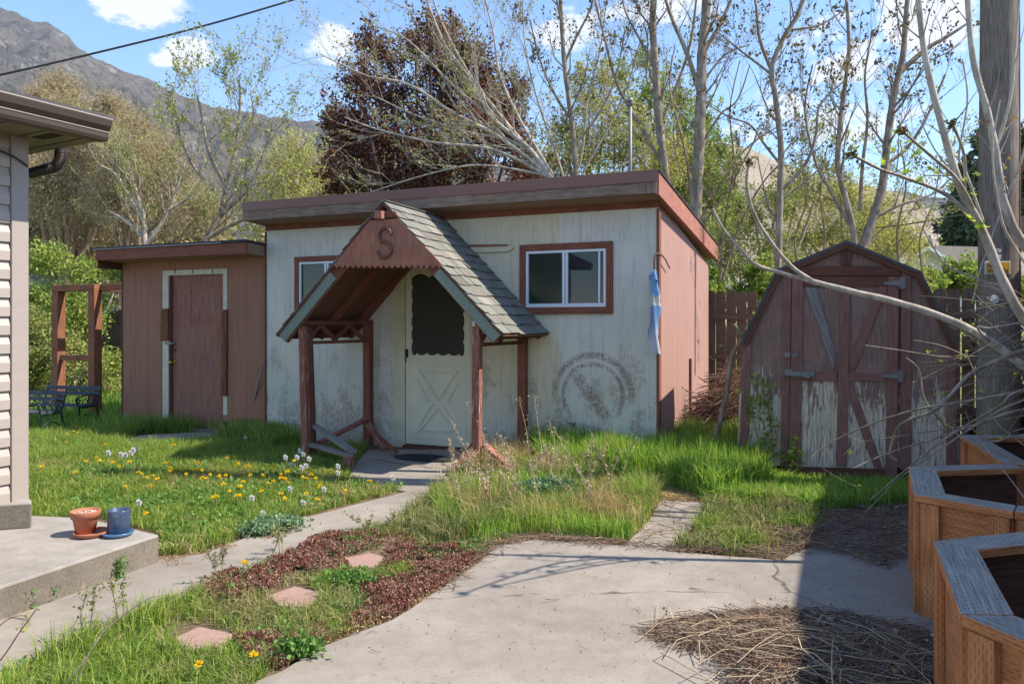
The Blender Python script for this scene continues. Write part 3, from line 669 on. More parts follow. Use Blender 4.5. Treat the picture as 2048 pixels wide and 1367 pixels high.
# embossed X and bars of the kick panel
em = MB(); pu0, pu1, pz0, pz1 = u0+.10, u1-.10, z0d+.14, mid-.14; uc = (u0+u1)/2; zc = (pz0+pz1)/2-.02
def eb(x0, z0, x1, z1, w_=.03): em.beam((x0, yd-.004, z0), (x1, yd-.004, z1), .02, w_, (0, 0, 1) if abs(x1-x0) > abs(z1-z0)*.2 else (1, 0, 0))
hh = (pz1-pz0)
for sx in (-1, 1):
    eb(uc+sx*.25, pz1, uc+sx*.005, zc+.05); eb(uc+sx*.27, zc+.26, uc+sx*.12, zc+.02, .016); eb(uc+sx*.25, pz0, uc+sx*.005, zc-.06, .016); eb(uc+sx*.06, zc-.0, uc+sx*.24, zc-.26, .016)
eb(uc-.17, pz1-.02, uc+.17, pz1-.02, .018); eb(uc-.17, pz0+.03, uc+.17, pz0+.03, .018)
em.box(u0+.05, u1-.05, yd-.005, yd-.001, mid-.085, mid-.078); em.box(u0+.05, u0+.057, yd-.005, yd-.001, z0d+.08, mid-.085); em.box(u1-.057, u1-.05, yd-.005, yd-.001, z0d+.08, mid-.085); em.box(u0+.05, u1-.05, yd-.005, yd-.001, z0d+.073, z0d+.08)
em.build('embossed_panel', M['door_white'], door, .003)
# scalloped surround with screen
s0, s1_, q0, q1 = u0+st, u1-st, mid+.03, z1d-st
scn = MB(); scn.box(s0-.004, s1_+.004, .002, .006, q0-.004, q1+.004); scn.build('screen', M['screen'], door)
sc_ = MB(); y = yd+.004
def scallop(p0, p1, n, inward, dep):
    p0, p1, inward = Vector(p0), Vector(p1), Vector(inward); d = (p1-p0)/n
    for k in range(n):
        a_ = p0+d*k; pts = [a_]
        for j in range(9): t_ = j/8; pts.append(a_+d*t_+inward*(dep*(1-math.sin(math.pi*t_))**1.0))
        pts.append(a_+d)
        sc_.prism([p for i_, p in enumerate(pts) if i_ == 0 or (p-pts[i_-1]).length > 1e-5], (0, .004, 0), (0, 0, 1))
scallop((s0-.002, y, q0), (s0-.002, y, q1), 6, (1, 0, 0), .02); scallop((s1_+.002, y, q0), (s1_+.002, y, q1), 6, (-1, 0, 0), .02); scallop((s0, y+.0005, q1+.002), (s1_, y+.0005, q1+.002), 3, (0, 0, -1), .05); scallop((s0+.06, y+.0005, q0-.002), (s1_-.06, y+.0005, q0-.002), 4, (0, 0, 1), .026)
sc_.build('scalloped_frame', M['door_white'], door)
hd = MB(); hd.box(u0+.012, u0+.034, yd-.03, yd-.004, mid-.0, mid+.10); hd.beam((u0+.022, yd-.045, mid+.09), (u0+.022, yd-.04, mid-.05), .012, .012); hd.box(u0+.016, u0+.03, yd-.045, yd-.003, mid+.06, mid+.075); hd.build('handle', M['black'], door, .002)
# ---------------- porch
PV = -1.23
pk = l1(768, 402, PV); er = l1(1008, 670, PV); el = l1(553, 670, PV)
half = (er.x-el.x)/2
zr = pk.z; ur = pk.x; ze = (er.z+el.z)/2
yback = -.004
def roofplane(sgn, eave): 
    e = Vector((eave.x, 0, eave.z)); r_ = Vector((ur, 0, zr)); return r_, e
porch = []
for sgn, ev, nm in ((-1, el, 'left'), (1, er, 'right')):
    r_, e = roofplane(sgn, ev); d = (e-r_); ln = d.length; dn = d.normalized(); nrm = Vector((-dn.z, 0, dn.x)) if sgn < 0 else Vector((-dn.z, 0, dn.x))
    if nrm.z < 0: nrm = -nrm
    mb = MB(); th = .022
    base = [r_-nrm*.03, e-nrm*.03]
    mb.prism([Vector((p.x, PV+.012, p.z)) for p in (base[0], base[1], base[1]+nrm*th, base[0]+nrm*th)], (0, -PV-.016, 0), (0, 1, 0))
    dk = mb.build('porch_roof', M['porch_under'], shed)
    # shingles: rows of separate curled tabs
    mb = MB(); rows = 14; ex = ln/rows
    for i in range(rows):
        y = PV-.02+random.uniform(-.015, .01)
        while y < yback-.01:
            w_ = random.choice((.1, .14, .17, .2, .24)); y1 = min(y+w_, yback)
            if y1-y > .02:
                s0_ = i*ex; s1q = (i+1)*ex+random.uniform(-.012, .012); lift = random.uniform(.006, .014)+(.012 if random.random() < .12 else 0)
                a0 = r_+dn*max(0, s0_-.03)+nrm*(-.006); b0 = r_+dn*s1q+nrm*lift*.6
                tk = nrm*random.uniform(.006, .010); g = .0015; cu0 = nrm*random.uniform(-.002, .006); cu1 = nrm*random.uniform(-.002, .006)
                pts = [Vector((a0.x, y+g, a0.z)), Vector((b0.x, y+g, b0.z))+cu0, Vector((b0.x, y1-g, b0.z))+cu1+dn*random.uniform(-.012, .012), Vector((a0.x, y1-g, a0.z))]
                mb.hexa(pts+[p+tk for p in pts])
            y = y1
    if sgn > 0: 
        y = PV-.02
        while y < yback-.01:
            y1 = min(y+.2, yback); q = [Vector((ur-.07, y, zr-.075)), Vector((ur-.02, y, zr+.004)), Vector((ur-.02, y1, zr+.004)), Vector((ur-.07, y1, zr-.075))]; mb.hexa(q+[p+Vector((-.006, 0, .008)) for p in q])
            q = [Vector((ur-.02, y, zr+.006)), Vector((ur+.03, y, zr+.0)), Vector((ur+.03, y1, zr+.0)), Vector((ur-.02, y1, zr+.006))]; mb.hexa(q+[p+Vector((0, 0, .008)) for p in q]); y = y1
    mb.build('shingles', M['shingle'], dk)
    # rake: thin maroon edge, upper maroon board, lower green-surfaced strip
    mb = MB(); w_ = .10; dpn = -nrm
    mb.prism([Vector((p.x, PV-.014, p.z)) for p in (r_-nrm*.0, e-nrm*.0, e-nrm*.022, r_-nrm*.03)], (0, .02, 0)); mb.build('rake_edge', M['maroon_dark'], dk, .002)
    t0 = .50
    lo0 = r_+d*t0; lo1 = r_+d*.985
    mb = MB(); mb.prism([Vector((p.x, PV-.004, p.z)) for p in (lo0-nrm*.024, lo1-nrm*.024, lo1-nrm*.125, lo0-nrm*.125)], (0, .025, 0)); mb.build('rake_strip', M['teal'], dk, .002)
    mb = MB(); mb.prism([Vector((p.x, PV+.022, p.z)) for p in (r_+d*.03-nrm*.032, lo1-nrm*.032, lo1-nrm*.14, r_+d*.10-nrm*.14)], (0, .035, 0)); mb.build('rafter', M['maroon'], dk, .002)
    for yy in (-.62, -.05):
        mb = MB(); mb.prism([Vector((p.x, yy, p.z)) for p in (r_+d*.03-nrm*.032, r_+d*.98-nrm*.032, r_+d*.98-nrm*.12, r_+d*.10-nrm*.12)], (0, .04, 0)); mb.build('rafter', M['maroon'], dk, .002)
    # eave beam along the foot
    mb = MB(); q = r_+d*.965-nrm*.08; mb.beam((q.x, PV+.06, q.z), (q.x, -.006, q.z), .05, .06); mb.build('eave_beam', M['maroon_dark'], dk, .002)
# gable board with scalloped foot
gy = PV-.022
top_l, top_r = (740, 441), (796, 437); bl, br = (668, 529), (884, 529)
n_sc = 19; pts = [l1(*top_l, gy), l1(*top_r, gy)]
r0p, r1p = l1(*br, gy), l1(*bl, gy)
pts.append(r0p)
for k in range(n_sc):
    for j in range(1, 7):
        t_ = (k+j/6)/n_sc; pts.append(r0p.lerp(r1p, t_)+Vector((0, 0, -.034*math.sin(math.pi*j/6))))
pts[-1] = r1p
mb = MB(); mb.prism(pts, (0, .02, 0), (0, 0, 1)); gb = mb.build('gable_board', M['gable'] if 'gable' in M else M['maroon'], shed)
mb = MB(); poly1(mb, [(744, 437), (795, 433), (790, 422), (755, 422)], gy+.004, .018, (1, 0, 0)); mb.build('gable_cap_board', M['maroon'], shed)
mb = MB(); q = l1(763, 430, gy-.02); mb.box(q.x-.05, q.x+.03, gy-.07, gy-.003, q.z-.04, q.z+.035); mb.build('ridge_block', M['rake_wood'], shed, .003)
# the letter S: two bent iron arcs
def zp(pts): return [l1(640+x/7.314, 380+y/7.314, gy-.018) for x, y in pts]
def smooth_path(p, n=5):
    out = []
    for i in range(len(p)-1):
        p0, p1, p2, p3 = p[max(i-1, 0)], p[i], p[i+1], p[min(i+2, len(p)-1)]
        for j in range(n):
            t_ = j/n; out.append(.5*((2*p1)+(p2-p0)*t_+(2*p0-5*p1+4*p2-p3)*t_*t_+(3*p1-p0-3*p2+p3)*t_**3))
    return out+[p[-1]]
mb = MB()
for pth in ([(1040, 650), (1022, 590), (975, 552), (915, 562), (872, 615), (862, 680), (876, 730), (905, 762)], [(862, 690), (890, 745), (960, 758), (1022, 800), (1046, 860), (1015, 945), (935, 988), (868, 955), (835, 895)]):
    sp = smooth_path(zp(pth)); mb.tube(sp, [.0155]*len(sp), 8)
for (x, y) in ((985, 575), (925, 572), (872, 620), (868, 700), (930, 770), (1030, 850), (1015, 930), (930, 975), (845, 900)):
    c = l1(640+x/7.314, 380+y/7.314, gy-.032); mb.ball(c, .005, 6, 4)
mb.build('iron_letter', M['rust'], gb)
# posts
def post(px, top, bot, w_, lean=0., m='old_red', v=-1.15, zb=0.02):
    c = l1(px, top, v); mb = MB(); b = Vector((c.x+lean, v, zb))
    mb.beam(b, c, w_, w_, (0, 1, 0)); return mb.build('porch_post', M[m], shed, .004)
post(606, 652, 0, .072, .045); post(955, 646, 0, .075, -.01)
for px, py in ((736, 640), (1045, 672)):
    c = l1(px, py, -.05); mb = MB(); mb.box(c.x-.045, c.x+.045, -.09, -.002, .02, c.z); mb.build('porch_post', M['maroon'], shed, .003)
mb = MB(); c = l1(620, 652, -1.1); mb.beam((c.x+.04, -1.08, .02), (c.x, -1.1, c.z), .035, .05, (0, 1, 0)); mb.build('porch_post', M['maroon_dark'], shed, .003)
# top rails with zigzag lattice on both sides
for px_f, px_b in ((606, 736), (955, 1045)):
    f0 = l1(px_f, 645, -1.15); b0 = l1(px_b, 645, -.05); x_f, x_b = f0.x+.01, b0.x
    zt_ = 1.425; zl = zt_-.19
    mb = MB(); mb.beam((x_f, -1.19, zt_+.02), (x_b, -.01, zt_+.02), .06, .04); mb.beam((x_f, -1.11, zl), (x_b, -.10, zl), .045, .035); mb.build('porch_rail', M['maroon'], shed, .002)
    mb = MB(); ys = [-1.10, -.90, -.66, -.40, -.16]; 
    for i, (ya, yc) in enumerate(zip(ys, ys[1:])):
        za, zc_ = (zl+.02, zt_-.01) if i % 2 == 0 else (zt_-.01, zl+.02)
        fx = lambda y: x_f+(x_b-x_f)*((y+1.15)/1.1)
        mb.beam((fx(ya)+(.012 if i % 2 else 0), ya, za), (fx(yc)+(.012 if i % 2 else 0), yc, zc_), .022, .045, (1, 0, 0) if 0 else (0, 0, 1))
    mb.build('lattice', M['maroon'], shed, .002)
# broken rails at the foot of the porch
def planks(name, segs, m='old_red', w_=.075, h_=.035):
    for i, (a_, b_) in enumerate(segs):
        mb = MB(); mb.beam(a_, b_, w_, h_); mb.build(name, M[m if isinstance(m, str) else m[i]], shed, .003)
xl = l1(612, 900, -1.15).x+.04
foot = S1.loc(G(697, 938, .02)); 
fx_, fy_ = foot.x, foot.y
planks('low_rail', [((xl, -1.13, .17), (fx_+.02, fy_, .155)), ((xl+.02, -1.08, .36), (fx_+.04, fy_+.02, .19)), ((xl+.04, -1.05, .17), (S1.uv(740, 800, -.06)[0], -.08, .33)), ((xl+.55, -.75, .27), (xl+.75, -.62, .05)), ((S1.uv(733, 800, -.06)[0], -.1, .32), (xl+.52, -.5, .06))], ['grey_wood', 'grey_wood', 'old_red', 'maroon', 'old_red'])
mb = MB(); mb.beam((fx_, fy_, .02), (fx_, fy_, .14), .075, .075, (0, 1, 0)); mb.build('low_rail', M['old_red'], shed, .003)
xr_ = l1(955, 900, -1.15).x
planks('low_rail', [((xr_-.03, -1.12, .30), (xr_-.16, -1.42, .03)), ((xr_+.05, -1.1, .28), (xr_+.36, -1.2, .10)), ((xr_+.1, -1.25, .10), (xr_+.42, -1.30, .12))], ['old_red', 'rake_wood', 'rake_wood'])
# small white bell and vent pipe
mb = MB(); c = l1(948, 648, -1.21); mb.lathe([(.001, .03), (.012, .022), (.016, .0), (.02, -.02), (.001, -.02)], c, 10); mb.build('small_bell', M['sign_white'], shed)
pz = 12.3; a_ = P(1279, 385, 11.6); q = S1.loc(a_); tpz = S1.loc(P(1277, 222, 11.6)).z
mb = MB(); mb.tube([(q.x, q.y-.6, rz(q.y-.6)-.05), (q.x, q.y-.6, tpz-.02)], .026, 10); ob = mb.build('vent_pipe', M['galv'], shed)
mb = MB(); mb.lathe([(.026, -.09), (.04, -.08), (.046, -.02), (.036, .03), (.001, .045)], (q.x, q.y-.6, tpz), 12); mb.tube([(q.x-.05, q.y-.66, tpz-.02), (q.x+.05, q.y-.66, tpz-.02)], .012, 6); mb.build('pipe_cap', M['galv'], ob)
# hook on the corner, wall spigot
mb = MB(); hk = [Vector((.03, .02, 2.13)), Vector((.035, -.03, 2.14)), Vector((.0, -.06, 2.14)), Vector((-.01, -.07, 2.08)), Vector((-.01, -.07, 1.98))]
mb.tube([Vector((.04, .5, 2.03)), Vector((.045, .25, 2.10)), Vector((.04, .05, 2.14))]+hk, .008, 6); mb.build('wall_hook', M['rust'], shed)
mb = MB(); c = l1(1147, 850); mb.tube([c, c+Vector((0, -.08, .0))], .014, 8); mb.tube([c+Vector((0, -.08, .02)), c+Vector((0, -.09, -.08))], .013, 8); mb.tube([c+Vector((-.04, -.07, .03)), c+Vector((.04, -.07, .03))], .01, 8); mb.build('spigot', M['galv'], shed)
mb = MB(); mb.box(.0, .03, 2.0, 2.04, .15, 1.0); mb.build('side_conduit', M['rust'], shed)

# windsock hanging from the hook
hw = S1.W(-.01, -.07, 1.97)
def sock():
    mb = MB(); prof = [(.0, .001, 0, 0), (-.03, .03, 0, 0), (-.10, .052, 0, .0), (-.15, .05, .006, 0), (-.22, .042, .01, 0), (-.30, .05, .014, 0), (-.38, .045, .02, .0), (-.47, .062, .01, 0), (-.60, .05, .004, 0), (-.75, .052, -.004, 0), (-.90, .06, .004, 0), (-1.02, .058, .01, 0)]
    n = 20; b = 0
    for z, r, ox, oy in prof:
        for k in range(n):
            an = 2*math.pi*k/n; rr = r*.74*(1+.38*math.sin(an*3+z*9)+.2*math.sin(an*5-z*17)); mb.v.append(Vector((ox+rr*math.cos(an), oy+rr*.6*math.sin(an), z*.82)))
    for i in range(len(prof)-1):
        for k in range(n): k2 = (k+1) % n; mb.face((i*n+k, (i+1)*n+k, (i+1)*n+k2, i*n+k2), None, True)
    return mb
ws = sock().build('windsock', M['cloth']); ws.location = hw; tag(ws, 'faded blue and white cloth windsock hanging limp from a hook on the shed corner', 'windsock')
mb = MB(); rg = [Vector((.046*math.cos(a)-.0, .04*math.sin(a), -.085-.03*math.cos(a))) for a in np.linspace(0, 6.283, 17)]; mb.tube(rg, .006, 6, False); mb.build('hoop', M['blue_plain'], ws)
for a in (0, 2.1, 4.2): 
    mb = MB(); mb.tube([(0, 0, .03), (.053*math.cos(a), .05*math.sin(a), -.08-.03*math.cos(a))], .003, 4); mb.build('cord', M['blue_plain'], ws)

# ================================================================== ANNEX
ann = empty('lean_to_shed', S1.W(UL, 0, 0), -S1.phi, 'small brown shed with a plain door, joined to the long pale shed at its left', 'shed')
S2 = Frame(533, 9.0, 22.5); S2.C = S1.W(UL, 0, 0)
def l2(px, py, v=0.): u, z = S2.uv(px, py, v); return Vector((u, v, z))
AV = .03; ual = l2(245, 700, AV).x
d0, d1 = l2(338, 700, AV).x, l2(447, 700, AV).x; dzt = l2(390, 547, AV).z; dzb = .06
DOORMARK = (l2(379, 607, AV).x-d0-(d1-d0)*0+0, l2(379, 607, AV).z)
za = l2(400, 512, AV).z
M['annex_door'] = None
mb = MB()
mb.box(ual, d0, AV, AV+.09, -.05, za+.02); mb.box(d1, -.021, AV, AV+.09, -.05, za+.02); mb.box(d0, d1, AV, AV+.09, dzt, za+.02)
mb.box(ual, ual+.09, AV+.092, 2.6, -.05, za-.02); mb.box(ual+.09, -.021, 2.51, 2.6, -.05, za-.03)
mb.build('wall', M['annex_siding'], ann)
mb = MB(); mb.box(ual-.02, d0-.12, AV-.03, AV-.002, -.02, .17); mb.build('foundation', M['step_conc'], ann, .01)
mb = MB(); mb.box(ual-.012, ual+.004, AV-.008, AV+.05, .1, za); mb.build('corner_strip', M['maroon_dark'], ann)
DOORMARK = (l2(379, 607, AV).x, l2(379, 607, AV).z)
M['annex_door'] = mat('worn_brown_red_door', fn_annex_door)
mb = MB(); mb.box(d0+.008, d1-.006, AV+.035, AV+.075, dzb, dzt-.01); dr2 = mb.build('door', M['annex_door'], ann, .002)
mb = MB(); mb.box(d0-.0, d0+.03, AV-.004, AV+.08, dzb-.02, dzt); mb.box(d0+.03, d1-.001, AV+.002, AV+.08, dzt-.012, dzt+.0); mb.build('door_jamb', M['maroon_dark'], ann)
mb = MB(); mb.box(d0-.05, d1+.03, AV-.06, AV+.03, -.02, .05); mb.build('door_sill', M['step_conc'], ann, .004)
# bare primer strips where trim was, and splintered trim left on
tl, tr_ = l2(326, 600, AV).x, l2(455, 600, AV).x; zt2 = l2(390, 539, AV).z
z_s1, z_s2 = l2(330, 617, AV).z, l2(330, 681, AV).z; zr1, zr2 = l2(450, 619, AV).z, l2(450, 791, AV).z
for q_ in ((tl, d0-.001, AV-.008, AV-.001, .06, z_s2-.003), (tl, d0-.001, AV-.008, AV-.001, z_s1+.003, zt2-.07), (tl, tr_, AV-.009, AV-.001, zt2-.068, zt2), (d1+.001, tr_, AV-.008, AV-.001, zr1+.003, zt2-.07), (d1+.001, tr_, AV-.008, AV-.001, .25, zr2-.003)):
    mb = MB(); mb.box(*q_); mb.build('primer_strip', M['putty'], ann)
for x0, x1, zz0, zz1 in ((tl-.02, d0+.005, z_s2, z_s1), (d1-.015, tr_+.005, zr2, zr1)):
    mb = MB(); mb.prism([Vector(q) for q in ((x0, AV-.03, zz0), (x1, AV-.03, zz0+.01), (x1+.004, AV-.03, zz1), (x0+.012, AV-.03, zz1-.015))], (0, .028, 0)); mb.build('splintered_trim', M['splinter'], ann, .003)
for px in (349, 385, 424):
    c = l2(px, 541, AV-.012); mb = MB(); mb.tube([c+Vector((0, 0, .02)), c+Vector((.01, 0, -.01)), c+Vector((.004, 0, -.035))], .006, 5); mb.build('nail_scar', M['rust'], ann)
c = l2(345, 724, AV+.03); mb = MB(); mb.tube([c+Vector((.02, .01, 0)), c+Vector((.02, -.03, 0))], .012, 10); mb.ball(c+Vector((.02, -.05, 0)), .026, 12, 8); mb.tube([c+Vector((.02, .008, 0)), c+Vector((.02, .0, 0))], .032, 14); mb.build('knob', M['brass'], dr2)
c = l2(348, 700, AV+.03); mb = MB(); mb.tube([c+Vector((.01, .008, 0)), c+Vector((.01, -.006, 0))], .026, 14); mb.build('deadbolt', M['maroon_dark'], dr2)
c = l2(336, 686, AV-.012); mb = MB(); mb.box(c.x-.055, c.x+.06, AV-.018, AV-.009, c.z-.018, c.z+.018); mb.box(c.x+.06, c.x+.1, AV-.01, AV+.03, c.z-.008, c.z+.01); mb.build('hasp', M['galv'], ann, .002)
# roof of the annex
OA = .34; f1 = l2(497, 478, -OA+.0); f0 = l2(190, 489, -OA); xr2 = -.022; zt3 = f1.z; x_l = f0.x
yb2 = 2.8; sl2 = .04
def rz2(y): return zt3-(y+OA)*sl2
mb = MB(); mb.hexa([Vector((x_l+.03, -OA+.03, zt3-.17)), Vector((xr2, -OA+.03, zt3-.17)), Vector((xr2, yb2, rz2(yb2)-.17)), Vector((x_l+.03, yb2, rz2(yb2)-.17)), Vector((x_l+.03, -OA+.03, zt3-.04)), Vector((xr2, -OA+.03, zt3-.04)), Vector((xr2, yb2, rz2(yb2)-.04)), Vector((x_l+.03, yb2, rz2(yb2)-.04))])
ar = mb.build('roof', M['underside'], ann)
mb = MB(); 
for k in range(10):
    xx = x_l+.15+k*.245
    if xx < xr2-.02: mb.box(xx, xx+.007, -OA+.035, AV-.001, zt3-.1735, zt3-.1702)
mb.build('soffit_joint', M['black'], ar)
mb = MB(); mb.box(x_l+.01, xr2-.0, -OA-.003, -OA+.028, zt3-.175, zt3-.036); mb.build('fascia', M['maroon'], ar, .003)
mb = MB(); mb.box(x_l+.0, x_l+.028, -OA+.03, yb2, zt3-.28, zt3-.036); mb.build('fascia', M['maroon_dark'], ar, .003)
mb = MB(); mb.hexa([Vector((x_l-.02, -OA-.02, zt3-.034)), Vector((xr2, -OA-.02, zt3-.034)), Vector((xr2, yb2, rz2(yb2)-.034)), Vector((x_l-.02, yb2, rz2(yb2)-.034)), Vector((x_l-.02, -OA-.02, zt3)), Vector((xr2, -OA-.02, zt3)), Vector((xr2, yb2, rz2(yb2))), Vector((x_l-.02, yb2, rz2(yb2)))]); mb.build('roof_felt', M['roof_felt'], ar, .003)
mb = MB(); xm = l2(445, 486, -OA).x; mb.box(x_l-.02, xm, -OA-.026, -OA-.0205, zt3-.036, zt3-.022); mb.build('bright_edge_strip', M['galv'], ar)
mb = MB(); mb.box(ual-.0, -.022, AV-.03, AV-.001, za-.01, zt3-.176); mb.build('frieze', M['underside'], ann)
# leaning stick and solar stake
p0 = S2.W(l2(529, 728, -.02).x, -.04, l2(529, 728, -.02).z); p1 = G(489, 868, .0); mb = MB(); c0 = (p0+p1)/2; mb.tube([p1-p1, (p0-p1)*.5+Vector((.004, 0, 0)), p0-p1], [.013, .012, .011], 8)
o = mb.build('wooden_stick', M['grey_wood']); o.location = p1; tag(o, 'thin pale wooden stick leaning in the corner where the two sheds meet', 'stick')
e = empty('garden_stake_light', G(450, 880, 0), 0, 'small black stake light standing in the grass by the brown door', 'garden light')
mb = MB(); mb.tube([(0, 0, 0), (0, 0, .1)], .012, 8); mb.build('stake', M['galv'], e)
mb = MB(); mb.lathe([(.001, .1), (.028, .1), (.034, .2), (.04, .225), (.001, .235)], (0, 0, 0), 14); mb.build('lamp_head', M['black'], e)
# door mat
c = G(850, 916, .03); mb = MB(); n = 28
mb.prism([Vector((.36*math.cos(2*math.pi*k/n), (.17 if math.sin(2*math.pi*k/n) < 0 else .1)*math.sin(2*math.pi*k/n), 0)) for k in range(n)], (0, 0, .014))
o = mb.build('doormat', M['mat'], None, .004); o.location = c; o.rotation_euler = (0, 0, -S1.phi); tag(o, 'black oval rubber doormat on the slab before the screen door', 'doormat')
mb = MB()
for k in range(1, 5): mb.tube([Vector((.07*k*math.cos(a), .034*k*math.sin(a), .0155)) for a in np.linspace(0, 6.283, 29)], .006, 5, False)
mb.build('raised_rings', M['mat'], o)
# ================================================================== BARN-SHAPED SHED
S3 = Frame(1693, 6.95, 17.5)
def l3(px, py, v=0.): u, z = S3.uv(px, py, v); return Vector((u, v, z))
barn = empty('barn_roof_shed', S3.C, -S3.phi, 'dark red barn-roofed garden shed with peeling double door, leaning slightly, by the utility pole', 'shed')
OUT = [(1474, 930), (1478, 800), (1488, 668), (1553, 541), (1693, 483), (1841, 545), (1912, 686), (1914, 935)]
def poly3(name, pts, v, th, m, par=None, grain=None, bev=.003):
    mb = MB(); mb.prism([l3(x, y, v) for x, y in pts], (0, th, 0), grain); return mb.build(name, M[m], par or barn, bev)
BD = 1.25
poly3('front_panel', OUT, 0, .02, 'ply_red', None, (0, 0, 1), 0)
mb = MB(); mb.prism([l3(x, y, .021) for x, y in OUT], (0, BD, 0), (0, 1, 0)); mb.build('body', M['shed_red'], barn)
# roof skin following the gambrel line
rp = [(1481, 686), (1551, 539), (1693, 480), (1843, 542), (1918, 694)]
inner = [(1486, 689), (1554, 545), (1693, 487), (1840, 548), (1911, 694)]
mb = MB()
for k in range(4):
    q = [l3(*rp[k], -.06), l3(*rp[k+1], -.06), l3(*inner[k+1], -.06), l3(*inner[k], -.06)]; mb.prism(q, (0, BD+.12, 0), (0, 1, 0))
mb.build('roof', M['asphalt_roof'], barn)
for k in range(4):
    a, b_ = inner[k], inner[k+1]; dx, dy = b_[0]-a[0], b_[1]-a[1]; ln = math.hypot(dx, dy); nx, ny = -dy/ln*9, dx/ln*9
    q0, q1 = ((k == 0) and (0, 0) or (0, 0)), (0, 0)
    poly3('roof_trim', [a, b_, (b_[0]+(nx if k in (1, 2) else nx*.9), b_[1]+ny), (a[0]+nx, a[1]+ny)], -.052-.002*(k % 2), .03, 'maroon_dark')
V1 = -.022
for nm, pts, v in (('corner_trim', [(1476, 930), (1494, 930), (1503, 660), (1489, 668)], V1), ('corner_trim', [(1893, 935), (1913, 935), (1911, 690), (1893, 660)], V1),
               ('panel_trim', [(1561, 932), (1582, 938), (1587, 545), (1566, 549)], V1), ('panel_trim', [(1800, 940), (1822, 937), (1823, 546), (1802, 538)], V1)):
    poly3(nm, pts, v, .021, 'shed_red')
poly3('header_beam', [(1597, 531), (1801, 532), (1800, 551), (1592, 551)], -.034, .033, 'maroon_dark')
poly3('king_post', [(1683, 492), (1703, 492), (1702, 530), (1682, 530)], -.03, .028, 'maroon_dark')
poly3('king_post', [(1692, 494), (1694.5, 494), (1694, 530), (1692, 530)], -.034, .003, 'black')
# double door: leaf panels with their boards
leaf = poly3('door', [(1585, 556), (1798, 556), (1794, 958), (1577, 946)], -.026, .024, 'ply_red', None, (0, 0, 1))
def pb(pts, v=-.046, m='shed_red', nm='door_board'): return poly3(nm, pts, v, .019, m, leaf)
pb([(1585, 552), (1607, 552), (1601, 944), (1578, 943)]); pb([(1777, 553), (1798, 553), (1794, 956), (1771, 955)])
pb([(1681, 573), (1701, 573), (1694, 932), (1672, 931)], -.048)
pb([(1608, 554), (1776, 554), (1776, 573), (1608, 573)], -.045, 'maroon_dark')
pb([(1603, 742), (1674, 742), (1674, 762), (1602, 760)]); pb([(1698, 744), (1773, 746), (1773, 762), (1697, 762)])
pb([(1610, 574), (1632, 574), (1671, 705), (1668, 738), (1660, 722)], -.044, 'grey_wood')
pb([(1756, 573), (1776, 573), (1712, 735), (1699, 741), (1700, 715)], -.044)
pb([(1698, 764), (1706, 766), (1766, 936), (1748, 935), (1700, 800)], -.044)
poly3('door_base_board', [(1580, 932), (1795, 938), (1794, 962), (1578, 950)], -.040, .013, 'maroon_dark', leaf)
mb = MB()
for px in (1583.5, 1799.5):
    a, b_ = l3(px, 553, -.0235), l3(px-7, 950, -.0235); mb.beam(a, b_, .008, .004, (0, 1, 0))
mb.build('door_gap', M['black'], barn)
def hinge(px, py, s=1.):
    c = l3(px, py, -.068); k = .0048*s
    mb = MB(); mb.prism([c+Vector((x*k, 0, z*k)) for x, z in ((-28, 1.4), (-28, -1.4), (-24, -2.4), (-1, -5.5), (-1, 5.5), (-24, 2.4))], (0, .004, 0)); mb.box(c.x+.002, c.x+9*k, c.y, c.y+.004, c.z-11*k, c.z+11*k)
    mb.tube([c+Vector((0, 0, -11*k)), c+Vector((0, 0, 11*k))], .005, 8)
    for z in (-8, 0, 8): mb.ball(c+Vector((5*k, -.001, z*k)), .004, 6, 4)
    mb.build('hinge', M['galv'], leaf, .001)
hinge(1800, 566); hinge(1796, 752)
c = l3(1592, 749, -.072); mb = MB(); mb.box(c.x-.04, c.x+.16, c.y, c.y+.004, c.z-.025, c.z+.03); mb.tube([c+Vector((-.1, -.01, .0)), c+Vector((.14, -.01, -.01))], .012, 8); mb.box(c.x-.1, c.x-.03, c.y, c.y+.03, c.z-.02, c.z+.05); mb.tube([c+Vector((.05, -.012, -.005)), c+Vector((.12, -.03, -.02))], .018, 8); mb.build('latch', M['galv'], leaf, .002)
c = l3(1576, 708, -.05); mb = MB(); mb.box(c.x-.03, c.x+.02, c.y, c.y+.01, c.z-.03, c.z+.02); mb.build('hasp_plate', M['galv'], barn, .002)
c = l3(1590, 712, -.06); mb = MB(); mb.box(c.x-.02, c.x+.02, c.y, c.y+.006, c.z-.02, c.z+.02); mb.ball(c+Vector((0, -.004, 0)), .012, 8, 6); mb.build('hasp_plate', M['galv'], leaf, .002)

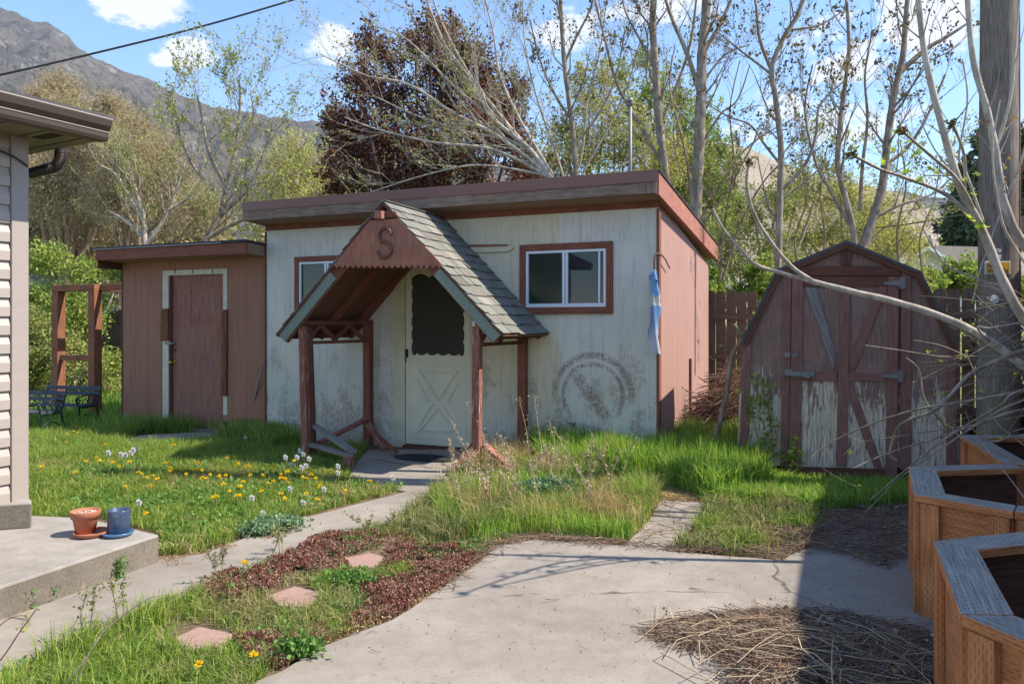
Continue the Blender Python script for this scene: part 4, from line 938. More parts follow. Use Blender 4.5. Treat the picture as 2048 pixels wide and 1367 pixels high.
# ================================================================== FENCE
def fence(name, pxl, pxr, Z0, Z1, top, label, m='fence', post_px=(), wpk=.138, base=0):
    A = P(pxl, HY, Z0); B = P(pxr, HY, Z1); A.z = B.z = 0; d = (B-A); n = int(d.length/(wpk+.014)); d.normalize(); nv = Vector((d.y, -d.x, 0))
    if nv.y > 0: nv = -nv                                          # towards the viewer
    root = empty(name, A, 0, label, 'fence')
    for k in range(n):
        p = d*(k*(wpk+.014)); z = top+random.uniform(-.02, .02); off = nv*random.uniform(-.004, .004)
        e0, e1 = p+off, p+d*wpk+off; mb = MB(); ti = d*random.uniform(-.006, .006)
        mb.prism([e0, e1, e1+Vector((0, 0, z-.035))+ti, e1-d*.025+Vector((0, 0, z))+ti, e0+d*.025+Vector((0, 0, z))+ti, e0+Vector((0, 0, z-.035))+ti], -nv*.016, (0, 0, 1))
        mb.build('picket', M[m], root)
    for z in (.35, .95, 1.55):
        mb = MB(); mb.beam(nv*.025+Vector((0, 0, z)), d*(n*(wpk+.014))+nv*.025+Vector((0, 0, z)), .035, .085); mb.build('rail', M[m], root)
    return root
fence('plank_fence', 1412, 1530, 11.4, 11.0, 1.93, 'brown plank fence seen between the long shed and the barn-roofed shed')
fence('plank_fence', 1868, 1990, 9.6, 9.2, 1.87, 'brown plank fence behind the right side of the barn-roofed shed')
fence('plank_fence', 20, 290, 17.5, 16.5, 1.75, 'low plank fence beyond the bushes at the left')

# ================================================================== HOUSE (left) AND STEPS
hn = Vector((math.cos(R(28.7)), -math.sin(R(28.7)), 0)); hw_ = Vector((math.sin(R(28.7)), math.cos(R(28.7)), 0))
HC = P(57, HY, 4.69); HC.z = 0
house = empty('neighbour_house', HC, -R(28.7), 'taupe vinyl-sided house corner with dark gutter at the left edge', 'house')
# local: x = outward normal, y = along the wall (away from viewer)
hb = .335; zs = 2.585
mb = MB(); ex_ = .114; k = 0; z = hb; LW = -3.2
while z < zs:                                         # lap courses as one wall with real steps
    z1q = min(z+ex_, zs)
    pr = [(-.10, z), (-.006, z), (-.004, z+ex_*.50), (-.022, z+ex_*.93), (-.022, z1q), (-.10, z1q)] if z1q-z > ex_*.95 else [(-.10, z), (-.006, z), (-.02, z1q), (-.10, z1q)]
    mb.prism([Vector((x, LW, zz)) for x, zz in pr], (0, -LW-.105, 0), (0, 1, 0)); z += ex_
mb.build('lap_siding', M['vinyl'], house)
mb = MB(); mb.box(-.11, .004, -.10, .0, hb-.02, zs); mb.build('corner_trim', M['vinyl_trim'], house, .004)
mb = MB(); mb.box(-3.0, -.11, -.12, -.01, 0, zs); mb.build('end_wall', M['vinyl'], house)
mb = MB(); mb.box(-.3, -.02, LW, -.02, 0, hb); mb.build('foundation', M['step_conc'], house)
on, ow = .34, .25
mb = MB(); mb.box(-3.0, on, LW, ow, zs, zs+.015); mb.build('soffit', M['soffit'], house)
mb = MB()
for k in range(14):
    y = ow-.1-k*.22
    mb.box(-.6, on-.005, y, y+.006, zs-.004, zs-.0005)
for yc in (.02, -.5):
    for j in range(14): mb.box(.06+j*.016, .066+j*.016, yc-.04, yc+.04, zs-.003, zs-.0004)
mb.build('soffit_vent', M['downspout'], house)
# K-style gutter profile swept along the eave
gp = [(0, 0), (.075, 0), (.085, .02), (.088, .05), (.115, .085), (.125, .12), (.125, .128), (.0, .128)]
mb = MB(); mb.prism([Vector((on+.002+x, LW, zs-.012+z)) for x, z in gp], (0, -LW+ow+.0, 0), (0, 1, 0)); gt = mb.build('gutter', M['gutter'], house, .002)
mb = MB(); mb.tube([Vector((on+.125, LW, zs+.116)), Vector((on+.125, ow+.002, zs+.116))], .006, 6); mb.tube([Vector((on+.09, LW, zs+.04)), Vector((on+.09, ow+.002, zs+.04))], .005, 6); mb.build('gutter_lip', M['vinyl_trim'], gt)
mb = MB(); mb.hexa([Vector(q) for q in ((-3.0, LW, zs+1.05), (on+.12, LW, zs+.115), (on+.12, ow+.02, zs+.115), (-3.0, ow+.02, zs+1.05), (-3.0, LW, zs+1.08), (on+.12, LW, zs+.14), (on+.12, ow+.02, zs+.14), (-3.0, ow+.02, zs+1.08))]); mb.build('roof', M['asphalt_roof'], house)
mb = MB(); mb.prism([Vector((on, ow-.02, zs+.015)), Vector((on, ow-.02, zs+.13)), Vector((-3.0, ow-.02, zs+1.04)), Vector((-3.0, ow-.02, zs+.015))], (0, .02, 0)); mb.build('gable_end', M['gutter'], house)
# downspout elbow
d0_ = house.matrix_world if 0 else None
def hl(px, py, Z):                                     # photo pixel at depth Z -> house local
    q = P(px, py, Z)-HC; return Vector((q.dot(hn), q.dot(hw_), q.z))
# the downspout drops from the eave's end and doubles back to the wall round the corner
a, b_, c_, e_ = hl(121, 293, 5.0), hl(120, 318, 5.0), hl(108, 334, 5.0), hl(56, 348, 4.93)
mb = MB(); sp = smooth_path([a, a.lerp(b_, .6), b_, (b_+c_)/2+Vector((.004, 0, -.008)), c_, c_.lerp(e_, .4), e_], 4); mb.tube(sp, .034, 10); mb.build('downspout', M['downspout'], house)
mb = MB()
for k in range(3, len(sp)-3, 1): mb.tube([sp[k], sp[k]+(sp[k+1]-sp[k]).normalized()*.006], .0365, 10)
mb.build('downspout_ribs', M['downspout'], house)
mb = MB(); sp = smooth_path([hl(-40, 285, 4.5), hl(0, 301, 4.55), hl(30, 315, 4.6), hl(56, 333, 4.68)], 4); mb.tube(sp, .006, 6); mb.build('cable', M['wire'], house)
# two concrete steps
stp = empty('concrete_steps', HC, -R(28.7), 'two-level rough concrete stoop beside the taupe house wall', 'steps')
lc = G(318, 1070+0, .178); lc = Vector(((318-CX)/F*4.44, 4.44, 0))
def sloc(p): q = Vector((p.x, p.y, 0))-HC; return q.dot(hn), q.dot(hw_)
Xl, Yl = sloc(lc)
B2 = G(180, 1033, .178); _, Yb = sloc(B2)
mb = MB(); lp = [G(318, 1068, .178), G(0, 1172, .178), G(-700, 1420, .178), G(-1400, 1200, .178), G(-300, 1000, .178), G(62, 1030, .178), G(170, 1034, .178)]
cc = HC
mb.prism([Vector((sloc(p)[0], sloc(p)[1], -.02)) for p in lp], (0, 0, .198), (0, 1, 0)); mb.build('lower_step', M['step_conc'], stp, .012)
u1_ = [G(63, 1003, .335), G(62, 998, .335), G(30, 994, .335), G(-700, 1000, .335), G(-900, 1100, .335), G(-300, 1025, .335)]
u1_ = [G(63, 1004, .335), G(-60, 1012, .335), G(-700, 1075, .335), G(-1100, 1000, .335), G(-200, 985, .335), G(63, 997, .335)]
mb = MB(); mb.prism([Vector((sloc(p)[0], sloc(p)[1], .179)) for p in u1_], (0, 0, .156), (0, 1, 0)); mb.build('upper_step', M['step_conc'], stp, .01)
# pots
def pot(px, py, name, prof, m, label, cat, n=36):
    c = G(px, py, .18); mb = MB(); mb.lathe(prof, (0, 0, 0), n); o = mb.build(name, M[m]); o.location = c; return tag(o, label, cat), c
so, c = pot(178, 1070, 'plant_saucer', [(.001, 0), (.075, 0), (.088, .01), (.096, .022), (.097, .028), (.09, .028), (.084, .014), (.001, .012)], 'terracotta', 'terracotta saucer under the clay pot on the stoop', 'saucer')
so.location.x += .015; so.location.z = .179
o, _ = pot(171, 1068, 'flower_pot', [(.001, .0), (.052, 0), (.068, .085), (.070, .088), (.078, .09), (.083, .128), (.081, .131), (.074, .131), (.070, .105), (.001, .105)], 'terracotta', 'terracotta flower pot filled with pebbles, standing beside the blue pot', 'flower pot')
o.location.z = .179+.013
mb = MB()
for k in range(150):
    a = random.uniform(0, 6.28); r = .066*math.sqrt(random.random()); mb.ball((r*math.cos(a), r*math.sin(a), .108+.012*(1-r/.066)+random.uniform(0, .006)), random.uniform(.005, .010), 6, 4, .7)
mb.build('pebble_fill', M['pebble'], o)
so, c = pot(236, 1070, 'plant_saucer', [(.001, 0), (.066, 0), (.080, .008), (.086, .018), (.086, .024), (.081, .024), (.074, .012), (.001, .012)], 'blue_plain', 'glossy light blue saucer under the speckled blue pot', 'saucer'); so.location.z = .179
o, _ = pot(238, 1066, 'flower_pot', [(.001, 0), (.058, 0), (.063, .006), (.064, .128), (.062, .132), (.058, .131), (.057, .03), (.001, .03)], 'blue_glaze', 'speckled dark blue cylindrical pot, empty, on a blue saucer', 'flower pot'); o.location.z = .179+.013

# ================================================================== PERGOLA FRAME AND BENCHES (left background)
pf = empty('garden_arbor', P(180, HY, 11.6)-Vector((0, 0, H)), -S1.phi, 'reddish brown timber frame of posts and beams beside the brown shed', 'arbor')
FP = Frame(190, 11.3, 22.5)
def lf(px, py, v=0.): u, z = FP.uv(px, py, v); return Vector((u, v, z))
pf.location = FP.C
def fbm(nm, p0, p1, w_=.14, h_=.14, up=(0, 0, 1)):
    mb = MB(); mb.beam(p0, p1, w_, h_, up); return mb.build(nm, M['pergola'], pf, .006)
zt4 = lf(190, 568).z; xA = 0.0; xB = lf(117, 700).x
fbm('post', (xA, 0, 0), (xA, 0, zt4-.1), .135, .135, (0, 1, 0)); fbm('post', (xB, 0, 0), (xB, 0, zt4-.1), .135, .135, (0, 1, 0))
fbm('beam', (xB-.07, 0, zt4-.05), (xA+.07, 0, zt4-.05), .14, .1)
fbm('beam', (xA+.0, .07, zt4-.05), (xA+.0, 3.2, zt4-.05), .09, .1); fbm('post', (xA, 3.1, 0), (xA, 3.1, zt4-.1), .13, .13, (0, 1, 0)); 
fbm('beam', (xA+.07, .06, zt4-.05), (xA+2.2, .06, zt4-.05), .06, .1)
zc_ = lf(150, 715).z; fbm('cross_rail', (xB+.07, 0, zc_), (xA-.07, 0, zc_), .05, .09)
mb = MB(); 
for x in (xB+.072, xA-.072): mb.box(x-.006, x+.006, -.03, .03, zc_-.055, zc_+.055)
mb.build('bracket', M['galv'], pf)
def make_bench(name, label, loc, rz_):
    r = empty(name, loc, rz_, label, 'bench', 'slatted benches with iron ends')
    r.scale = (.82, .82, .74); W_ = 1.15
    for i, (y, z, tl_) in enumerate(((.30, .70, .1), (.27, .60, .1))):      # back slats (local -y is towards the viewer)
        mb = MB(); mb.beam((-W_/2, y, z), (W_/2, y, z), .022, .075, (0, .25, 1)); mb.build('backrest_slat', M['slat'], r, .003)
    for y in (-.12, -.02, .08, .18):
        mb = MB(); mb.beam((-W_/2, y, .40), (W_/2, y, .40), .07, .022, (0, 0, 1)); mb.build('seat_slat', M['slat'], r, .003)
    for sx in (-1, 1):
        x = sx*(W_/2-.02); mb = MB()
        cv = lambda pts, rad=.014: mb.tube(smooth_path([Vector((x, y, z)) for y, z in pts], 4), rad, 6)
        cv([(.34, .78), (.31, .70), (.27, .55), (.22, .42), (.2, .38), (.0, .37), (-.16, .38)], .017)
        cv([(.22, .40), (.26, .2), (.34, .0)], .017); cv([(-.16, .40), (-.15, .2), (-.2, .0)], .017); cv([(.25, .12), (.0, .24), (-.16, .12)], .010)
        cv([(.27, .56), (.12, .60), (-.08, .59), (-.20, .56), (-.22, .50), (-.17, .46), (-.13, .50), (-.16, .53)], .014); cv([(-.17, .40), (-.2, .48), (-.18, .55)], .013)
        for cy, cz, rr in ((.10, .49, .07), (-.03, .47, .055), (.03, .53, .04), (.17, .46, .04)):
            mb.tube([Vector((x, cy+rr*math.cos(a), cz+rr*math.sin(a))) for a in np.linspace(0, 6.28, 13)], .008, 5, False)
        mb.build('iron_end', M['black_iron'], r)
    return r
bl_ = G(150, 872, 0); make_bench('garden_bench', 'dark slatted garden bench with iron scroll ends, nearer the brown timber posts', P(119, HY, 10.6)-Vector((0, 0, H)), R(-14))
make_bench('garden_bench', 'dark slatted garden bench half hidden behind the taupe house corner', P(42, HY, 9.8)-Vector((0, 0, H)), R(-14))
bpy.context.view_layer.update()

# ================================================================== UTILITY POLE AND WIRES
ZP = 6.15; pc = P(1994, HY, ZP); pc.z = 0
up_ = empty('utility_pole', pc, 0, 'thick weathered wooden utility pole with yellow tag at the right', 'utility pole')
mb = MB(); n = 22; 
prof = [(.152, -.1), (.147, 1.), (.14, 3.0), (.128, 6.0), (.12, 9.0), (.12, 9.1)]
b0_ = 0
rads = [1+.035*math.sin(k*2.7)+random.uniform(-.02, .02) for k in range(n)]
for r, z in prof:
    for k in range(n): an = 2*math.pi*k/n; mb.v.append(Vector((r*rads[k]*math.cos(an)+z*.004, r*rads[k]*math.sin(an), z)))
for i in range(len(prof)-1):
    for k in range(n):
        k2 = (k+1) % n; q = (i*n+k, i*n+k2, (i+1)*n+k2, (i+1)*n+k); mb.face(q, [(prof[i][1], k*.05), (prof[i][1], (k+1)*.05), (prof[i+1][1], (k+1)*.05), (prof[i+1][1], k*.05)], True)
mb.build('shaft', M['pole'], up_)
def lp_(px, py, dy=-.215):
    q = P(px, py, ZP+dy)-pc; return Vector((q.x, q.y, q.z))
def plate(nm, x0, y0, x1, y1, m, dy=-.2, par=None, th=.004):
    a, b_ = lp_(x0, y1, dy), lp_(x1, y0, dy); mb = MB(); mb.box(a.x, b_.x, dy-th, dy, a.z, b_.z); return mb.build(nm, M[m], par or up_, .0015)
pt = plate('tag_plate', 1969, 522, 2021, 548, 'sign_white', -.160)
py_ = plate('tag_face', 1973, 524, 2019.5, 546, 'sign_yellow', -.1645, pt, .002)
def text(body, px, py, h_, m, par, dy, name='lettering', sx=1., ext=.0008, align='LEFT'):
    cu = bpy.data.curves.new(name, 'FONT'); cu.body = body; cu.size = h_; cu.extrude = ext; cu.align_x = align
    o = bpy.data.objects.new(name, cu); col.objects.link(o)
    dg = bpy.context.evaluated_depsgraph_get(); me = bpy.data.meshes.new_from_object(o.evaluated_get(dg)); bpy.data.objects.remove(o)
    me.materials.clear(); me.materials.append(M[m]); q = lp_(px, py, dy)
    for v in me.vertices: v.co = Vector((v.co.x*sx, -v.co.z, v.co.y))+q
    o = bpy.data.objects.new(name, me); col.objects.link(o); o.parent = par; return o
text('Spr', 1974.5, 533.5, .051, 'ink', pt, -.1675, sx=.85); text('NW-D', 1974.0, 545.5, .051, 'ink', pt, -.1675, sx=.8); text('126', 2001, 545.5, .051, 'ink', pt, -.1675, sx=.85)
t2 = plate('small_tag', 1991, 509, 2002, 519, 'sign_white', -.155)
mb = MB(); q = lp_(1996.5, 501, -.160); mb.prism([q+Vector((.026*math.cos(a), 0, .016*math.sin(a))) for a in np.linspace(0, 6.283, 17)[:-1]], (0, -.003, 0)); t3 = mb.build('oval_tag', M['sign_white'], up_); text('23', 1994, 503, .0155, 'ink', t3, -.1640)
mb = MB(); q = lp_(1988, 598, -.155); mb.tube([q, q+Vector((0, -.012, 0))], .034, 14); mb.ball(q+Vector((0, -.014, 0)), .012, 8, 5); mb.build('bolt_washer', M['sign_white'], up_)
mb = MB(); q = lp_(1995, 558, -.148); mb.tube([q, q+Vector((0, -.01, 0))], .014, 10); mb.build('bolt_washer', M['galv'], up_)
mb = MB(); mb.tube([Vector((.125, -.09, 0)), Vector((.125, -.085, 2.5)), Vector((.12, -.08, 5)), Vector((.11, -.07, 9))], .012, 6); mb.build('ground_wire', M['bark_red'], up_)
def wire(name, pts, r, label, sag=0.):
    mb = MB(); mb.tube(smooth_path([Vector(p) for p in pts], 8), r, 6); o = mb.build(name, M['wire']); return tag(o, label, 'wire')
wire('overhead_wire', [P(-300, 214, 14), P(0, 150, 15), P(200, 104, 16), P(400, 54, 17), P(590, -1, 18), P(900, -95, 20), P(1300, -230, 23)], .022, 'black overhead wire crossing the sky in front of the mountain')
wire('overhead_wire', [P(1250, 470, 24), P(1500, 478, 22), P(1760, 455, 18), P(1950, 425, 12), P(2200, 385, 8)], .014, 'dark utility wire running behind the budding trees towards the pole, the lower')
wire('overhead_wire', [P(1500, 462, 24), P(1700, 440, 22), P(1850, 415, 18), P(1960, 398, 12), P(2200, 370, 9)], .009, 'thin utility wire running behind the budding trees towards the pole, the upper')

# ================================================================== GARAGE (right, mostly outside the frame) and far houses
GA = Frame(2040, 7.7, 0)
gC = Vector((6.51, 9.6, 0)); gang = R(23.7)                       # wall runs along (sin25, cos25)
gar = empty('garage', gC, -gang, 'weathered garage roof edge showing at the right edge behind the utility pole', 'garage')
# local: y along the wall away from viewer, x away from the yard
mb = MB(); mb.box(.35, 4.5, -13.8, -.2, 0, 2.65); mb.build('wall', M['side_siding'], gar)
mb = MB(); mb.box(0, 4.5, -14, 0, 2.68, 2.76); gr_ = mb.build('roof', M['asphalt_roof'], gar)
mb = MB(); mb.box(-.03, -.002, -14, .0, 2.58, 2.78); mb.build('fascia', M['grey_wood'], gr_, .003)
mb = MB(); mb.box(-.03, 4.4, .002, .03, 2.58, 2.78); mb.build('fascia', M['grey_wood'], gr_, .003)
# grey house far behind the barn shed
fhZ = 30.
fh = empty('distant_house', P(1900, HY, fhZ)-Vector((0, 0, H)), R(8), 'pale lap-sided house with arched window glimpsed beyond the fence', 'house')
k_ = fhZ/F
def q_(px, py): return Vector(((px-1900)*k_, 0, H+(HY-py)*k_))
mb = MB(); mb.prism([q_(1780, 640), q_(2010, 640), q_(2010, 590), q_(1842, 500), q_(1780, 530)], (0, 6, 0)); mb.build('wall', M['far_siding'], fh)
mb = MB(); a, b_ = q_(1838, 492), q_(1965, 565); mb.hexa([a+Vector((0, -.4, -.06)), b_+Vector((0, -.4, -.06)), b_+Vector((3, 6, 0)), a+Vector((0, 6, 3.2)), a+Vector((0, -.4, .1)), b_+Vector((0, -.4, .1)), b_+Vector((3, 6, .2)), a+Vector((0, 6, 3.4))]); rf2 = mb.build('roof', M['far_roof'], fh)
mb = MB(); mb.prism([q_(1838, 495), q_(1966, 566), q_(1966, 572), q_(1838, 501)], (0, -.45, 0)); mb.prism([q_(1838, 495), q_(1770, 530), q_(1770, 536), q_(1838, 501)], (0, -.45, 0)); mb.build('barge_board', M['white_metal'], fh)
mb = MB(); mb.prism([q_(1846, 500)+Vector((0, 1.5, 0)), q_(1846, 482)+Vector((0, 1.5, 0)), q_(2060, 484)+Vector((0, 1.5, 0)), q_(2060, 600)+Vector((0, 1.5, 0)), q_(1966, 566)+Vector((0, 1.5, 0))], (0, 4, 0)); mb.build('main_roof', M['far_roof'], fh)
mb = MB(); pts = [q_(1828, 585), q_(1866, 585), q_(1866, 550)]+[q_(1847+19*math.cos(a), 550-21*math.sin(a)) for a in np.linspace(0, math.pi, 11)[1:-1]]+[q_(1828, 550)]
mb.prism(pts, (0, -.04, 0)); wn = mb.build('arched_window', M['pane'], fh)
mb = MB()
for pa, pb_ in (((1847, 585), (1847, 530)), ((1828, 550), (1866, 550)), ((1847, 550), (1833, 536)), ((1847, 550), (1861, 536)), ((1828, 585), (1866, 585))): mb.beam(q_(*pa)+Vector((0, -.06, 0)), q_(*pb_)+Vector((0, -.06, 0)), .05, .05, (0, 1, 0))
ar_ = [q_(1847+20*math.cos(a), 550-22*math.sin(a))+Vector((0, -.06, 0)) for a in np.linspace(0, math.pi, 12)]; mb.tube(ar_, .035, 5); mb.build('muntins', M['white_metal'], wn)
mb = MB(); mb.tube([q_(1933, 490)+Vector((0, 2, 0)), q_(1933, 458)+Vector((0, 2, 0))], .1, 8); mb.build('flue', M['galv'], fh)
# low outbuilding seen through the bushes on the left
ob_ = empty('distant_outbuilding', P(150, HY, 24)-Vector((0, 0, H)), R(-5), 'low building with blue-grey metal roof seen through the bushes at left', 'outbuilding')
k2_ = 24/F
def q2(px, py, y=0): return Vector(((px-150)*k2_, y, H+(HY-py)*k2_))
mb = MB(); mb.prism([q2(20, 700), q2(420, 700), q2(420, 650), q2(20, 642)], (0, 4, 0)); mb.build('wall', M['far_brick'], ob_)
mb = MB(); mb.hexa([q2(0, 648, -.4), q2(430, 655, -.4), q2(430, 640, 4), q2(0, 630, 4), q2(0, 642, -.4), q2(430, 649, -.4), q2(430, 628, 4), q2(0, 615, 4)]); mb.build('roof', M['far_blue'], ob_)
for px in (225, 255, 100): mb = MB(); mb.box(q2(px, 690).x, q2(px+16, 690).x, -.04, -.002, q2(0, 682).z, q2(0, 662).z); mb.build('window', M['far_white'], ob_)
w2_ = empty('distant_shed', P(75, HY, 27)-Vector((0, 0, H)), 0, 'white gable wall glimpsed at far left behind the bushes', 'shed')
mb = MB(); mb.box(-1.6, .6, 0, 3, 0, 2.6); mb.build('wall', M['far_white'], w2_); mb = MB(); mb.prism([Vector((-1.9, -.2, 2.55)), Vector((.9, -.2, 2.55)), Vector((-.5, -.2, 3.3))], (0, 3.4, 0)); mb.build('roof', M['far_roof'], w2_)

# ================================================================== ZIGZAG PLANTERS
def planter(name, label, wpts, zt, depth=.9, flip=1, closed=None, caps=None):
    """wpts: world xy of the outer edge of the cap, in order; inside lies to the right-hand side when walking the list"""
    root = empty(name, (wpts[0][0], wpts[0][1], 0), 0, label, 'planter', 'treated-lumber planters along the patio')
    o0 = Vector((wpts[0][0], wpts[0][1], 0)); pts = [Vector((x, y, 0))-o0 for x, y in wpts]; n = len(pts)
    cw = .14; ct = .036; ins = .03
    dirs = [(pts[i+1]-pts[i]).normalized() for i in range(n-1)]
    nr = [Vector((-d.y, d.x, 0))*flip for d in dirs]              # towards the inside
    def off(i, t_):
        if i == 0: return pts[0]+nr[0]*t_
        if i == n-1: return pts[-1]+nr[-1]*t_
        b_ = (nr[i-1]+nr[i]).normalized(); return pts[i]+b_*(t_/max(.3, b_.dot(nr[i])))
    for i in range(n-1):
        g = dirs[i]*.002
        mb = MB(); q = [off(i, 0)+g, off(i+1, 0)-g, off(i+1, cw)-g, off(i, cw)+g]; q = [p+Vector((0, 0, zt-ct)) for p in q]; mb.prism(q, (0, 0, ct), dirs[i]); mb.mi = [0, 0]+[1]*(len(mb.mi)-2); mb.build('cap_board', [M['cedar_cap'], M['cedar']], root, .005)
        # cap edge shows fresh timber: boards of the face
        zz = 0.0; nb = 3; bh = (zt-ct-.003)/nb
        a, b_ = off(i, ins), off(i+1, ins)
        for k in range(nb):
            mb = MB(); q = [a+dirs[i]*.004, b_-dirs[i]*.004, b_-dirs[i]*.004+nr[i]*.036, a+dirs[i]*.004+nr[i]*.036]; mb.prism([p+Vector((0, 0, k*bh+.003)) for p in q], (0, 0, bh-.005), dirs[i]); mb.build('side_board', M['cedar'], root, .004)
        mb = MB(); q = [a+dirs[i]*.01+nr[i]*.038, b_-dirs[i]*.01+nr[i]*.038, b_-dirs[i]*.01+nr[i]*.045, a+dirs[i]*.01+nr[i]*.045]; mb.prism([p+Vector((0, 0, .003)) for p in q], (0, 0, zt-ct-.01), dirs[i]); mb.build('inner_board', M['cedar_in'], root)
    for i in range(n):                                             # corner posts, one against each face at a vertex
        for j in ((i-1, i) if 0 < i < n-1 else ((0,) if i == 0 else (n-2,))):
            s = 1 if j == i else -1
            c = off(i, ins)+dirs[j]*s*.052; 
            mb = MB(); e = dirs[j]*.042; q = [c-e, c+e, c+e-nr[j]*.03, c-e-nr[j]*.03]; 
            if flip: pass
            mb.prism([p+Vector((0, 0, .0)) for p in q], (0, 0, zt-ct-.002), (0, 0, 1)); mb.build('corner_post', M['cedar'], root, .004)
    return root
zc = .6
def gp_(px, py): q = G(px, py, zc); return (q.x, q.y)
planter('timber_planter', 'nearest orange timber planter with grey caps, in the bottom right corner', [(2.75, 3.2), gp_(1866, 1080), gp_(1920, 1226), (1.36, 1.86), (1.75, 1.6), (2.6, 1.5)], zc)
planter('timber_planter', 'middle orange timber planter with grey caps, just beyond the nearest one', [gp_(2016, 926), gp_(1817, 932), gp_(1828, 988), gp_(2028, 1022), (2.55, 3.16), (3.2, 3.22)], zc)
planter('timber_planter', 'farthest timber planter, its grey cap rising behind the middle one beside the barn-roofed shed', [(4.5, 5.6), gp_(1919, 869), gp_(2012, 928), (3.6, 4.5)], zc)
# ================================================================== AIR
mb = MB(); mb.box(-2600, 2600, -320, 2560, -1.0, 640)
def fn_haze(t):
    v = t.n('ShaderNodeVolumePrincipled', Color=(.72, .83, 1.0), Density=.00016, Anisotropy=.1)
    t.n('ShaderNodeOutputMaterial', Volume=v.outputs[0])
hz = mb.build('haze', mat('thin_valley_haze', fn_haze)); tag(hz, kind='stuff')
# ================================================================== VEGETATION TOOLS
class TubeSet:                                            # many thin tapering tubes gathered into numpy arrays
    def __init__(s, sides=5): s.V = []; s.Fq = []; s.n = 0; s.k = sides
    def add(s, pts, rad, k=None):
        k = k or s.k; pts = np.asarray(pts, float); m = len(pts)
        d = np.gradient(pts, axis=0); d /= np.linalg.norm(d, axis=1)[:, None]+1e-9
        ref = np.array([.31, .87, .38]); o1 = np.cross(d, ref); o1 /= np.linalg.norm(o1, axis=1)[:, None]+1e-9; o2 = np.cross(d, o1)
        an = np.arange(k)*2*np.pi/k
        ring = (np.cos(an)[None, :, None]*o1[:, None, :]+np.sin(an)[None, :, None]*o2[:, None, :])*np.asarray(rad)[:, None, None]+pts[:, None, :]
        s.V.append(ring.reshape(-1, 3)); b = s.n+np.arange(m-1)[:, None]*k; j = np.arange(k)[None, :]; j2 = (j+1) % k
        s.Fq.append(np.stack([b+j, b+j2, b+k+j2, b+k+j], -1).reshape(-1, 4)); s.n += m*k
    def build(s, name, m, parent=None, origin=None):
        if not s.V: return None
        V = np.concatenate(s.V)
        if origin is not None: V = V-np.array(origin)
        return np_mesh(name, V, np.concatenate(s.Fq), m, parent, smooth=True)
def leaf_arrays(C, size, elong=1.6, up=None, spread=1., sizev=.4, dirs=None, fold=.0):
    """rhombic leaf at each centre; dirs = main axis (N,3) or None for random"""
    C = np.asarray(C); N = len(C)
    if dirs is None: dirs = rng.normal(size=(N, 3))
    else: dirs = np.asarray(dirs)+rng.normal(size=(N, 3))*spread*.5
    if up is not None: dirs = dirs+np.array(up)
    dirs /= np.linalg.norm(dirs, axis=1)[:, None]+1e-9
    q = rng.normal(size=(N, 3)); sd = np.cross(dirs, q); sd /= np.linalg.norm(sd, axis=1)[:, None]+1e-9
    sz = size*(1+rng.uniform(-sizev, sizev, N))[:, None]
    a = dirs*sz; b = sd*sz/elong*.5
    V = np.stack([C, C+a*.45+b, C+a, C+a*.45-b], 1).reshape(-1, 3)
    return V, np.arange(4*N).reshape(N, 4)
def leaves(name, C, size, m, parent=None, origin=None, **kw):
    V, Fc = leaf_arrays(C, size, **kw)
    if origin is not None: V = V-np.array(origin)
    return np_mesh(name, V, Fc, m, parent)
def polyline(pts, n=6):
    sp = smooth_path([Vector(p) for p in pts], n); return np.array([tuple(p) for p in sp])
TIP = False
def grow(ts, p, d, ln, r, lvl, maxl, lf, spread=.6, up=.25, nch=(3, 6), wob=.16, droop=0., minr=.003, sides=None, seg=None, tipleaf=True):
    """recursive bough; lf collects (position, direction) for leaves"""
    m = seg or max(3, int(4+ln*1.2)); pts = [p]; rad = [r]; q = p.copy(); dd = d/np.linalg.norm(d)
    for i in range(m):
        dd = dd+rng.normal(size=3)*wob+np.array([0, 0, up*.25-droop*.25*(i/m)]); dd /= np.linalg.norm(dd); q = q+dd*ln/m; pts.append(q.copy()); rad.append(max(minr*.6, r*(1-.75*(i+1)/m)))
    pts = np.array(pts); ts.add(pts, rad, sides or (6 if r > .05 else (4 if r > .015 else 3)))
    if lvl >= maxl:
        for i in (range(1, m+1) if not TIP else (m,)): lf.append((pts[i], dd))
        return
    for c in range(rng.integers(nch[0], nch[1]+1)):
        t = rng.uniform(.22, 1.); i = min(m-1, int(t*m)); f = t*m-i; b = pts[i]*(1-f)+pts[i+1]*f
        ax = rng.normal(size=3); ax -= dd*ax.dot(dd); ax /= np.linalg.norm(ax)+1e-9
        nd = dd+ax*spread*rng.uniform(.6, 1.4)+np.array([0, 0, up-droop*.6])
        grow(ts, b, nd, ln*rng.uniform(.4, .72), max(minr, rad[i]*.55), lvl+1, maxl, lf, spread, up, nch, wob, droop, minr)
def tree(name, label, origin, cat='tree', group=None): return empty(name, origin, 0, label, cat, group)
def jitter(a, s): return a+rng.normal(size=a.shape)*s

